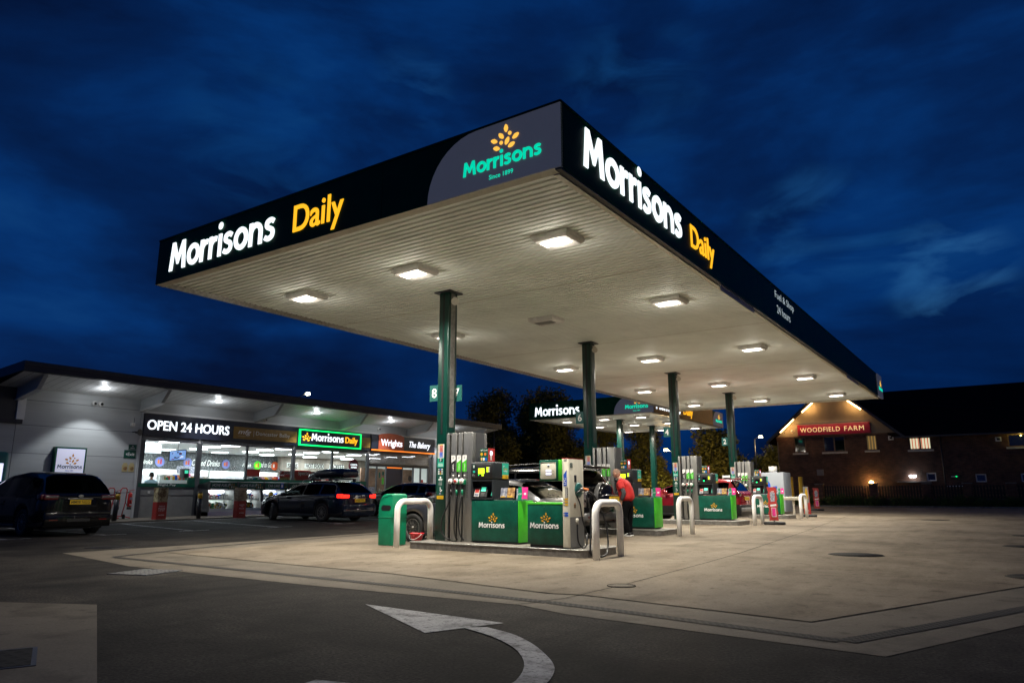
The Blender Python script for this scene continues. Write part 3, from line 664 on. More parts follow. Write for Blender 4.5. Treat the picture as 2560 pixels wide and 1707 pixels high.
for yy,nm in rows:
    for xx,cn in ((-1.52,'nearest the lit side fascia'),(-4.83,'in the middle'),(-8.07,'nearest the shop side')):
        on = not (nm=='second' and cn=='in the middle')
        lamp(xx,yy,('white square canopy lamp %s of the %s row from the front' % (cn,nm)) if on else 'unlit square canopy lamp behind the nearest column, middle of the second row',on,grp='lamps under the large canopy')
for j,(yy,nm) in enumerate(((30.3,'front'),(34.5,'middle'),(38.9,'rear'))):
    for xx,cn in ((-12.6,'right'),(-14.95,'centre'),(-17.45,'left')):
        lamp(xx,yy,'small lit lamp under the far canopy, %s one of its %s row' % (cn,nm),True,False,'lamps under the far canopy')
# ------------------------------------------------------------------ islands
def island(x0,x1,y0,y1,lab):
    g=gz(x0,y0); r=thing('pump_island',((x0+x1)/2,(y0+y1)/2,g),lab,'pump island','raised pump islands')
    def outline(o):
        p=[]; R_=.16
        for cx,cy,a in ((x1-R_,y0+R_,-90),(x1-R_,y1-R_,0),(x0+R_,y1-R_,90),(x0+R_,y0+R_,180)):
            p+=[(cx+(R_+o)*math.cos(math.radians(a+k*18)),cy+(R_+o)*math.sin(math.radians(a+k*18))) for k in range(6)]
        return p
    F=Fr((0,0,g),(1,0,0),(0,1,0))
    mb=MB(); mb.prism(F,outline(-.012),-.05,.145,'islandc'); mb.build('concrete_base',r)
    mb=MB(); P=outline(0); n=len(P)
    mb.add([F(a,b,-.05) for a,b in P]+[F(a,b,.125) for a,b in P],[(i,(i+1)%n,n+(i+1)%n,n+i) for i in range(n)],'steel2')
    mb.tube([F(a,b,.135) for a,b in outline(-.004)],.014,'steel',8,closed=True); mb.build('steel_edging',r)
    return r
DY=[0,6.48,12.94,19.35]
island(-5.76,-1.62,3.45,4.70,'steel-edged island carrying the two nearest dispensers')
for k,lab in ((1,'steel-edged island beside the man in red'),(2,'steel-edged island under the pump marked 4'),(3,'steel-edged island farthest away, under the pump marked 2')):
    island(-5.85,-3.02,3.45+DY[k],4.70+DY[k],lab)
# ------------------------------------------------------------------ hoop barriers
def hoop(x,yc,w,lab,h=.93,rz=0):
    r=tag(None or bpy.data.objects.new('x',None),None) if False else None
    g=gz(x,yc); R_=.20; t=.062
    P=[V(x,yc-w/2,g),V(x,yc-w/2,g+h-R_-.2)]
    P+=[V(x,yc-w/2+R_-R_*math.cos(a),g+h-R_+R_*math.sin(a)-.0) for a in np.linspace(0,PI/2,9)]
    P+=[V(x,yc+w/2-R_+R_*math.sin(a),g+h-R_+R_*math.cos(a)) for a in np.linspace(0,PI/2,9)]
    P+=[V(x,yc+w/2,g)]
    mb=MB(); mb.tube(P,t,'hoopwhite',20)
    o=mb.build('hoop_barrier',loc=(x,yc,g)); tag(o,lab,'crash barrier','white tube barriers at the island ends'); return o
hoop(-6.12,4.06,1.05,'white tube hoop beside the green litter bin')
hoop(-1.36,3.76,.92,'scuffed white tube hoop by the looping gas hose, right end of nearest island')
hoop(-2.62,4.15+DY[1],.9,'white tube hoop ending the island beside the man in red')
hoop(-2.62,4.25+DY[2],.9,'white tube hoop between the red car and the red bagged sign')
hoop(-2.62,4.25+DY[3],.9,'white tube hoop farthest away, before the yellow and red sign')
# ------------------------------------------------------------------ pumps (built round the nearest, then copied)
def pump():
    x0,x1,y0,y1,zg=-5.15,-3.35,3.92,4.42,.15
    r=thing('fuel_pump',((x0+x1)/2,(y0+y1)/2,zg),'','fuel pump','fuel pumps on the islands')
    F=FY(y0); FS=FX(x1)
    mb=MB()   # steel hose tower
    mb.box(x0+.01,x0+.60,y0+.09,y1-.02,zg,2.30,'black')
    for a,b in ((-5.15,-5.082),(-5.02,-4.875),(-4.835,-4.735)): mb.rbox(a,b,y0,y0+.10,zg,2.32,'steel',.008)
    mb.rbox(-4.70,-4.47,y0,y0+.12,zg,2.32,'steel',.012)
    mb.rbox(-5.15,-4.47,y1-.10,y1,zg,2.32,'steel',.01); mb.box(-5.14,-4.48,y0+.02,y1-.02,2.29,2.325,'steel')
    mb.box(-4.498,-4.468,y0+.12,y1-.1,zg,2.315,'steel')
    for k in range(16): mb.box(-4.60,-4.58,y0-.002,y0+.004,1.02+k*.033,1.035+k*.033,'black')
    mb.build('hose_tower',r)
    mb=MB(); mb.box(-5.075,-4.705,y0+.035,y0+.09,1.02,1.52,'black')
    for xx in (-4.955,-4.81,-4.665):
        pass
    mb.build('nozzle_bay',r)
    for i,(xx,cc,tt) in enumerate(((-4.955,'ink','DIESEL'),(-4.81,'lime','UNLEADED'),(-4.665,'lime','UNLEADED'))):
        mb=MB(); w=.052; mb.fbox(F,xx-w,xx+w,1.53,1.70,.0,.006,cc); mb.prism(F,[(xx-w,1.70),(xx+w,1.70),(xx+w,1.77),(xx-w,1.71)],.0,.006,cc)
        mb.prism(F,[(xx-w,1.71),(xx+w,1.77),(xx+w,1.86),(xx-w,1.86)],.0,.0055,'inkwhite')
        for q in range(3): mb.fbox(F,xx-.025,xx+.03,1.79+q*.02,1.797+q*.02,.0055,.008,'inkgrey')
        G=Fr(F(xx+.018,1.545,.0),(0,0,1),(-1,0,0)); mb.text(tt,G,0,0,'inkwhite',w=.15,d=.008,al='l',bold=.01); mb.build('fuel_label',r)
        # nozzle and hose
        cm='ink' if i==0 else 'bin_green'
        mb=MB(); P=V(xx-.02,y0-.045,1.30)
        mb.tube([P+V(.055,.02,.17),P+V(.045,.01,.12),P+V(.02,.0,.06)],[.011,.013,.02],'steel',8)
        mb.lathe(P+V(.0,-.0,.035),[(.012,-.05),(.05,-.045),(.058,0),(.05,.04),(.012,.045)],'inkwhite',14,(0,-1,.12))
        mb.lathe(P+V(.0,-.012,.035),[(.030,-.0),(.032,.045),(.012,.05)],'redboard' if i==1 else 'paper',12,(0,-1,.12))
        mb.rbox(P.x+.0,P.x+.065,P.y-.02,P.y+.05,P.z-.03,P.z+.07,cm,.015)
        mb.tube([P+V(.0,0,0),P+V(-.015,.0,-.06),P+V(.0,.005,-.13)],[.024,.02,.016],'black',8)
        mb.tube([P+V(.0,.005,-.13),P+V(.0,.01,-.24)],.021,cm if i else 'black',10); nz=mb.build('nozzle',r)
        x=xx-.02
        if i==0: H=[(x,y0-.04,1.06),(x-.06,y0-.07,.85),(x-.17,y0-.10,.60),(x-.19,y0-.10,.38),(x-.12,y0-.08,.24),(x+.0,y0-.03,.18)]
        elif i==1: H=[(x,y0-.035,1.06),(x-.01,y0-.05,.80),(x-.035,y0-.06,.5),(x-.02,y0-.05,.28),(x+.02,y0-.02,.18)]
        else: H=[(x,y0-.035,1.06),(x-.045,y0-.06,.78),(x-.06,y0-.07,.5),(x-.02,y0-.06,.28),(x+.05,y0-.02,.18)]
        mb=MB(); mb.tube(catmull(H,6),.015,'hose',8); mb.build('hose',r)
    mb=MB(); mb.rbox(-4.50,-3.92,y0-.02,y1+.04,1.365,1.715,'charcoal',.035,3); mb.rbox(-4.47,-3.95,y0-.030,y0-.012,1.40,1.665,'black',.008)
    Fh=FY(y0-.032); hd=mb.build('display_head',r)
    mb=MB(); mb.fbox(Fh,-4.285,-4.135,1.475,1.585,.0,.006,'screeny')
    for q in range(3): mb.fbox(Fh,-4.08,-4.035,1.51+q*.035,1.535+q*.035,0,.006,'screeny'); mb.fbox(Fh,-4.03,-4.0,1.51+q*.035,1.535+q*.035,0,.006,'inkgrey')
    mb.fbox(Fh,-4.20,-4.15,1.435,1.46,0,.005,'screeny'); mb.disc(Fh,-4.275,1.452,.008,'led_green',.006); mb.build('display_screen',hd)
    mb=MB(); mb.fbox(Fh,-4.42,-4.37,1.50,1.54,0,.004,'inkteal'); mb.text("! :",Fh,-4.40,1.425,'inkwhite',h=.05,d=.004); mb.build('keypad_sign',hd)
    mb=MB(); mb.box(-4.49,-3.93,y0+.16,y1+.03,.98,1.365,'charcoal'); mb.box(-4.49,-4.455,y0-.01,y0+.16,.98,1.365,'charcoal'); mb.box(-3.965,-3.93,y0-.01,y0+.16,.98,1.365,'charcoal'); mb.box(-4.455,-3.965,y0-.01,y0+.16,.98,1.01,'charcoal'); mb.box(-4.455,-3.965,y0-.01,y0+.16,1.335,1.365,'charcoal')
    tm=mb.build('payment_bay',r)
    def tilt(cx,z0): return Fr((cx,y0+.02,z0),(1,0,0),(0,.35,1))
    mb=MB(); G=tilt(-4.37,1.03); mb.fbox(G,-.06,.06,0,.17,0,.01,'paper'); mb.fbox(G,-.05,.05,.08,.16,.01,.012,'redboard'); mb.fbox(G,-.05,.05,.01,.06,.01,.012,'bluegrey'); mb.build('payment_notice',tm)
    mb=MB(); G=tilt(-4.20,1.02); mb.fbox(G,-.085,.085,0,.22,-.02,.015,'black'); mb.fbox(G,-.07,.04,.12,.20,.015,.018,'screenc')
    for q in range(6): mb.fbox(G,-.05+.028*(q%3),-.035+.028*(q%3),.04+.03*(q//3),.055+.03*(q//3),.015,.019,'grey')
    mb.fbox(G,.19,.215,.03,.17,0,.01,'inkteal'); mb.build('card_reader',tm)
    mb=MB(); mb.fbox(FX(-3.92),y0+.27,y0+.49,1.44,1.69,0,.006,'inkteal'); mb.fbox(FX(-3.92),y0+.28,y0+.48,1.385,1.46,0,.008,'yellow'); mb.text("more",FX(-3.92),y0+.38,1.56,'yellow',w=.13,d=.008,bold=.01); mb.text("savings",FX(-3.92),y0+.38,1.51,'inkwhite',w=.15,d=.008); mb.text("get",FX(-3.92),y0+.33,1.61,'inkwhite',w=.06,d=.008); mb.text("5",FX(-3.92),y0+.40,1.395,'ink',h=.05,d=.010,bold=.01); mb.build('savings_sticker',r)
    # cabinet
    mb=MB(); mb.rbox(-4.47,x1-.012,y0,y1+.02,.185,.965,'green',.006); mb.box(-4.46,x1-.03,y0+.03,y1,zg,.185,'black')
    for xx in (-4.37,-3.45): mb.disc(F,xx,.935,.008,'steel',.002,.004)
    cb=mb.build('cabinet',r)
    mb=MB(); mb.rbox(x1-.012,x1+.012,y0+.012,y1+.02,.18,.955,'lime',.004); mb.build('end_panel',cb)
    logo_parts(cb,F,-3.975,.44,.62,'inkwhite','inkgold',.003,.002)
    return r
P8=pump()
P8['label']='nearest fuel pump, marked 8, with a yellow screen and dark green cabinet'
def pump_number(r,t,dx,dy,dz):
    mb=MB(); F=FY(3.92-.033); mb.fbox(F,-4.43,-4.36,1.585,1.665,0,.004,'inkgreen'); mb.text(t,F,-4.395,1.597,'inkwhite',h=.055,d=.005,bold=.012)
    o=mb.build('pump_number',r); return o
def with_number(k,t,lab,**kw):
    g=gz(-4.3,4.2+DY[k])-gz(-4.3,4.2)
    r=dup(P8,V(*P8.location)+V(-.03*k,DY[k],g),0,lab,skip=('pump_number',)+kw.get('skip',()))
    for c in kids(r):
        if c.name.startswith('display_head'): pass
    if k>=2:
        mb=MB(); Fh=FY(3.92-.032); mb.fbox(Fh,-4.285,-4.135,1.475,1.585,.0,.006,'darkglass')
        for q in range(3): mb.fbox(Fh,-4.08,-4.035,1.51+q*.035,1.535+q*.035,0,.006,'screeny'); mb.fbox(Fh,-4.03,-4.0,1.51+q*.035,1.535+q*.035,0,.006,'inkgrey')
        mb.disc(Fh,-4.235,1.46,.022,'led_green',.008,.006); t_=mb.build('unlit_screen',P8); me_=t_.data; bpy.data.objects.remove(t_)
        for c in kids(r):
            for g_ in kids(c):
                if g_.name.startswith('display_screen'): g_.data=me_
    WL[r.name]=WL[P8.name]; pump_number(r,t,0,0,0); return r
R6=with_number(1,'6','fuel pump behind the man in red, its yellow screen beside his head')
R4=with_number(2,'4','fuel pump marked 4 with a green light, in front of the red car')
R2=with_number(3,'2','farthest fuel pump, marked 2, behind the red bagged sign')
pump_number(P8,'8',0,0,0)
# cards standing on the pumps
def topper(k,lab):
    dx,dy,g=-.03*k,DY[k],gz(-4.3,4.2+DY[k])-gz(-4.3,4.2); z=1.72+g
    r=thing('advert_box',(-4.2+dx,4.1+dy,z),lab,'advert card','advert boxes on top of the pumps'); F=FY(4.0+dy,dx,g)
    mb=MB(); mb.box(-4.33+dx,-4.13+dx,4.0+dy,4.22+dy,z,z+.26,'green'); mb.build('box',r)
    mb=MB(); mb.text("MEAL DEAL",F,-4.23,1.935,'inkwhite',w=.18,d=.003)
    mb.disc(F,-4.29,1.87,.032,'yellow',.004); mb.disc(F,-4.20,1.87,.030,'inkorange',.004)
    for q in range(3): mb.fbox(F,-4.31+q*.055,-4.27+q*.055,1.74,1.80,.002,.004,('burger','paper','screenw')[q] if q<2 else 'inkblue')
    mb.build('front_print',r)
    mb=MB(); G=FX(-4.13+dx); mb.fbox(G,4.0+dy,4.22+dy,z,z+.265,.0,.006,'redboard'); mb.disc(G,4.1+dy,z+.17,.05,'screenw',.007); mb.fbox(G,4.07+dy,4.12+dy,z+.03,z+.12,.006,.008,'paper'); mb.build('side_print',r)
def leaflets(k,lab,lab2):
    dx,dy,g=-.03*k,DY[k],gz(-4.3,4.2+DY[k])-gz(-4.3,4.2); z=.968+g
    r=thing('leaflet_rack',(-3.68+dx,4.1+dy,z),lab,'leaflet rack','leaflet racks on the pump cabinets'); G=Fr((dx,4.0+dy,z),(1,0,0),(0,.2,1))
    mb=MB(); mb.fbox(G,-3.85,-3.52,0,.05,-.14,.02,'black'); mb.fbox(G,-3.85,-3.50,.05,.24,-.03,-.015,'darkglass'); mb.build('holder',r)
    for a,b,m1 in ((-3.84,-3.69,'bluegrey'),(-3.68,-3.51,'burger')):
        mb=MB(); mb.fbox(G,a,b,.04,.24,-.014,-.006,m1); mb.fbox(G,a+.01,b-.03,.045,.075,-.006,-.004,'yellow'); mb.build('leaflet',r)
    r=thing('offer_card',(-3.4+dx,4.05+dy,z),lab2,'offer card','offer cards on the pump cabinets'); G=Fr((dx,4.02+dy,z),(1,0,0),(0,.12,1))
    mb=MB(); mb.fbox(G,-3.47,-3.42,0,.22,-.02,-.01,'bluegrey'); mb.fbox(G,-3.425,-3.21,0,.245,-.01,0,'pink'); mb.prism(G,[(-3.425,0),(-3.35,0),(-3.325,.10),(-3.35,.245),(-3.425,.245)],0,.002,'bin_green'); mb.text("£10",G,-3.38,.10,'inkwhite',w=.07,d=.003,bold=.01); mb.fbox(G,-3.29,-3.24,.10,.14,0,.002,'inkwhite'); mb.fbox(G,-3.42,-3.21,0,.02,0,.03,'bin_green'); mb.build('card',r)
for k,n in enumerate(('nearest pump, marked 8','pump beside the man in red','pump marked 4','farthest pump, marked 2')):
    topper(k,'green and pink meal advert box on the '+n)
    leaflets(k,'rack of food leaflets on the '+n,'pink and green price card on the '+n)
# ------------------------------------------------------------------ gas dispenser marked 17
def lpg():
    zg=.145; y0,y1=3.47,3.95; F=FY(y0)
    r=thing('gas_dispenser',(-2.4,3.7,zg),'cream gas dispenser marked 17 with a blue LPG label and long hoses','gas dispenser')
    mb=MB(); mb.rbox(-2.84,-2.10,y0,y1,.205,.90,'green',.006); mb.box(-2.80,-2.12,y0+.03,y1-.03,zg,.205,'black'); mb.rbox(-2.84,-2.10,y0-.004,y1,.895,.935,'lime',.008); mb.disc(F,-2.48,.86,.007,'steel',.002,.004); cb=mb.build('cabinet',r)
    logo_parts(cb,F,-2.485,.485,.60,'inkwhite','inkgold',.003,.002)
    mb=MB(); mb.rbox(-2.10,-1.96,y0,y1+.05,.17,1.705,'cream',.012); mb.box(-2.09,-1.97,y0+.02,y1,zg,.17,'dgrey'); mb.box(-1.9625,-1.956,y0+.02,y1+.04,.175,.685,'grey')
    mb.box(-2.10,-1.96,y0,y1+.05,1.70,1.712,'redboard')
    for q in range(7): mb.fbox(F,-2.075,-2.0,.20+q*.022,.208+q*.022,.0,.004,'trim')
    for q in range(3): mb.fbox(F,-2.065,-2.0,1.655+q*.015,1.660+q*.015,.0,.002,'grey')
    up=mb.build('cream_housing',r)
    mb=MB(); mb.prism(F,[(-2.07,1.225),(-2.005,1.225),(-2.005,1.50),(-2.035,1.46),(-2.07,1.42)],.001,.005,'inkblue'); G=Fr(F(-2.018,1.25,.0),(0,0,1),(-1,0,0)); mb.text("LPG",G,0,0,'inkwhite',w=.11,d=.006,al='l'); mb.build('fuel_label',up)
    mb=MB(); mb.fbox(F,-2.04,-1.985,1.01,1.20,.001,.004,'ink')
    for q in range(12): mb.fbox(F,-2.035,-2.0+.008*(q%2),1.015+q*.0155,1.021+q*.0155,.004,.005,'inkwhite')
    for q in range(3): mb.fbox(F,-2.05,-1.985,.895+q*.048-.01,.925+q*.048-.01,.001,.004,'yellow'); mb.prism(F,[(-2.078,.887+q*.048),(-2.056,.887+q*.048),(-2.067,.912+q*.048)],.001,.004,'ink')
    mb.build('warning_labels',up); mb=MB()
    for q in range(2): mb.fbox(F,-2.05,-1.985,.70+q*.042,.728+q*.042,.001,.004,'inkblue'); mb.disc(F,-2.067,.714+q*.042,.012,'inkblue',.004)
    mb.build('warning_labels',up)
    S=FX(-1.96)
    mb=MB(); mb.fbox(S,3.515,3.60,1.545,1.625,.001,.004,'inkgreen'); mb.text("17",S,3.557,1.558,'inkwhite',h=.05,d=.005,bold=.01); mb.build('number_plate',up)
    mb=MB(); mb.rbox(-1.962,-1.945,3.655,3.72,1.29,1.415,'charcoal',.006); mb.box(-1.945,-1.942,3.675,3.70,1.33,1.38,'black'); mb.build('switch_box',up)
    mb=MB(); mb.lathe((-1.962,3.80,1.155),[(.135,0),(.135,.018),(.10,.03),(.0001,.034)],'nst',24,(1,0,0)); mb.build('nozzle_holster',up)
    mb=MB(); mb.lathe((-1.962,3.66,.90),[(.03,0),(.034,.014),(.0001,.02)],'brown',10,(1,0,0)); mb.box(-1.961,-1.955,3.63,3.69,.84,.89,'brown'); mb.build('lock',up)
    mb=MB(); mb.rbox(-2.56,-2.17,y0-.03,y1-.05,1.315,1.685,'green',.008); mb.rbox(-2.17,-2.103,y0-.02,y1-.06,1.32,1.685,'lime',.006)
    mb.rbox(-2.525,-2.205,y0-.042,y0-.028,1.35,1.645,'cream',.02); dh=mb.build('display_box',r)
    D=FY(y0-.043); mb=MB(); mb.fbox(D,-2.41,-2.30,1.475,1.51,0,.004,'screenw'); mb.fbox(D,-2.41,-2.30,1.42,1.455,0,.004,'screenw'); mb.fbox(D,-2.375,-2.34,1.56,1.585,0,.004,'black'); mb.fbox(D,-2.375,-2.34,1.587,1.60,0,.004,'screenw'); mb.text("Price",D,-2.26,1.485,'ink',w=.05,d=.003); mb.text("Litres",D,-2.265,1.43,'ink',w=.045,d=.003); mb.build('display_screen',dh)
    # nozzle and the looping hoses
    mb=MB(); a=V(-1.93,3.80,1.17); mb.cyl(a,a+V(.06,.02,.0),.030,'steel',12); mb.cyl(a+V(.06,.02,0),a+V(.15,.06,-.02),.028,'inkorange',12); mb.tube([a+V(.03,.0,-.02),a+V(.02,.02,-.09),a+V(.07,.03,-.06)],.008,'steel',6); mb.build('nozzle',r)
    mb=MB(); mb.tube(catmull([(-1.80,3.86,1.15),(-1.74,3.70,1.06),(-1.70,3.75,.80),(-1.66,3.68,.50),(-1.62,3.58,.25),(-1.60,3.56,.08),(-1.55,3.66,.03),(-1.5,3.9,.04),(-1.56,4.12,.15),(-1.62,4.22,.45),(-1.68,4.15,.78),(-1.74,3.98,1.05),(-1.85,3.80,1.16),(-1.93,3.68,1.10)],7),.016,'hose',10); mb.build('hose',r)
    mb=MB(); mb.tube(catmull([(-1.95,3.72,1.06),(-1.90,3.75,.9),(-1.90,3.82,.65),(-1.88,3.90,.45),(-1.87,3.93,.28),(-1.88,3.90,.18),(-1.89,3.80,.15),(-1.91,3.69,.25),(-1.92,3.67,.42),(-1.94,3.71,.60)],7),.013,'hose',8); mb.build('hose',r)
    mb=MB(); mb.cyl((-1.875,3.925,.20),(-1.88,3.93,.40),.024,'steel',10); mb.cyl((-1.95,3.71,.56),(-1.95,3.71,.66),.03,'trim',10); mb.build('hose_coupling',r)
    return r
lpg()
# ------------------------------------------------------------------ bin, buckets
def bin_():
    x,y=-6.70,4.02; r=thing('litter_bin',(x,y,0),'green plastic litter bin with a sloping hood, left of the nearest white hoop','litter bin')
    F=FY(y-.24)
    prof=[(-.20,0),(.20,0),(.21,.62),(.205,1.06),(.16,1.09),(-.02,1.085),(-.12,1.04),(-.19,.93),(-.215,.80),(-.215,.6)]
    mb=MB(); P=[(x+a,b) for a,b in prof]
    bm=bmesh.new(); vs0=[bm.verts.new((a,y-.24,b)) for a,b in P]; f=bm.faces.new(vs0); rr=bmesh.ops.extrude_face_region(bm,geom=[f]); bmesh.ops.translate(bm,vec=(0,.46,0),verts=[v for v in rr['geom'] if isinstance(v,bmesh.types.BMVert)])
    bmesh.ops.recalc_face_normals(bm,faces=bm.faces[:]); bmesh.ops.bevel(bm,geom=bm.edges[:],offset=.028,segments=3,profile=.5,affect='EDGES'); bm.verts.index_update()
    mb.add([v.co.copy() for v in bm.verts],[tuple(v.index for v in f.verts) for f in bm.faces],'bin_green',True); bm.free()
    mb.rbox(x-.222,x+.217,y-.246,y+.226,.585,.60,'bin_green',.004); mb.box(x-.17,x+.17,y-.2,y+.2,.0,.03,'black')
    b=mb.build('body',r)
    mb=MB(); pts=[(x-.10,.735),(x+.115,.735),(x+.155,.77),(x+.155,.815),(x+.13,.845),(x-.07,.85),(x-.115,.82),(x-.125,.77)]; mb.prism(F,pts,-.02,.004,'black'); mb.build('opening',b)
    mb=MB(); mb.tube([F(x-.19,.9,.003),F(x-.05,1.02,.003),F(x+.06,1.02,.003),F(x+.07,1.05,.003),F(x+.19,1.05,.003)],.004,'green',5); mb.build('lid_seam',b)
bin_()
for (x,y,lab,t) in ((-5.80,3.80,'upright red bucket with a white handle on the end of the nearest island',0),(-5.56,4.35,'red bucket lying tilted behind the upright one, by the column foot',.5)):
    r=thing('bucket',(x,y,.145),lab,'bucket','red buckets on the nearest island'); R=Matrix.Translation((x,y,.15)) @ Matrix.Rotation(t,4,'Y')
    mb=MB(); mb.lathe((0,0,0),[(.10,0),(.105,.005),(.145,.13),(.155,.135),(.150,.145),(.14,.135),(.095,.01),(.0001,.01)],'redplastic',24); mb.v=[tuple(R@Vector(v)) for v in mb.v]; mb.build('pail',r)
    mb=MB(); mb.tube([R@V(.152*math.cos(a),-.03-.14*math.sin(a)*.8,.13-.11*math.sin(a)) for a in np.linspace(0,PI,12)],.004,'inkwhite',6); mb.build('handle',r)
# ------------------------------------------------------------------ forecourt sign boards
def swing(x,y,kind,lab,rot=0.):
    g=gz(x,y); r=thing('pavement_sign',(x,y,g),lab,'pavement sign',rz=0)
    mb=MB(); mb.lathe((x,y,g),[(.34,0),(.35,.02),(.35,.075),(.31,.10),(.0001,.10)],'rubber',28); mb.build('base',r)
    c,s=math.cos(rot),math.sin(rot); F=Fr((x-.02*s,y-.02*c,g),(c,s,0)); 
    mb=MB(); mb.cyl((x,y,g+.08),(x,y,g+.16),.02,'steel',8); mb.build('stem',r)
    mb=MB(); w=.135
    if kind=='bag':
        rng=random.Random(4); pts=[]
        L=[(-w-.02+.02*math.sin(k*1.7),.14+1.1*k/14) for k in range(15)]; R_=[(w+.02*math.sin(k*2.1+1),.14+1.1*k/14) for k in range(15)]
        mb.prism(F,L+R_[::-1],-.02,.02,'redboard'); mb.build('panel',r)
        mb=MB(); mb.prism(F,[(-.07,.75),(.07,.77),(.085,1.05),(-.075,1.08)],.021,.024,'bluegrey'); mb.prism(F,[(-.09,.60),(.11,.62),(.11,.68),(-.09,.66)],.021,.024,'inkwhite'); mb.prism(F,[(-.06,.26),(.09,.26),(.09,.56),(-.06,.57)],.021,.024,'paper'); mb.prism(F,[(-.045,.28),(.075,.28),(.075,.54),(-.045,.55)],.024,.026,'pink'); mb.fbox(F,-.03,.06,1.08,1.10,.021,.023,'inkwhite'); mb.build('print',r)
    else:
        mb.prism(F,[(-.16,.12),(.13,.12),(.08,1.28),(-.13,1.28)],-.02,.02,'redboard'); mb.prism(F,[(-.15,.50),(.10,.62),(.08,1.28),(-.13,1.28)],.020,.023,'grey'); mb.build('panel',r)
        mb=MB(); pts=[(0+.05*math.cos(t)*1.0,.95+.27*math.sin(t)) for t in np.linspace(0,2*PI,20)][:-1]; mb.prism(F,pts,.023,.026,'yellow')
        G=Fr(F(0,0),(1,.0,.22),(0,0,1)); 
        G=Fr(F(0,0),(math.cos(rot)*.97,math.sin(rot)*.97,.22),(-.22*math.cos(rot),0,.97)); mb.text("SEE",G,.03,.36,'inkwhite',w=.16,d=.03,bold=.02); mb.text("No",G,.05,.22,'inkwhite',w=.13,d=.03,bold=.02); mb.build('print',r)
swing(-2.26,17.75,'bag','red pavement sign wrapped in a crumpled bag, on a black round base')
swing(-2.95,25.8,'see','pavement sign with a yellow shape over red reading SEE, on a round base')
swing(-4.6,35.5,'bag','farthest red pavement sign, in shade behind the yellow and red one',.1)
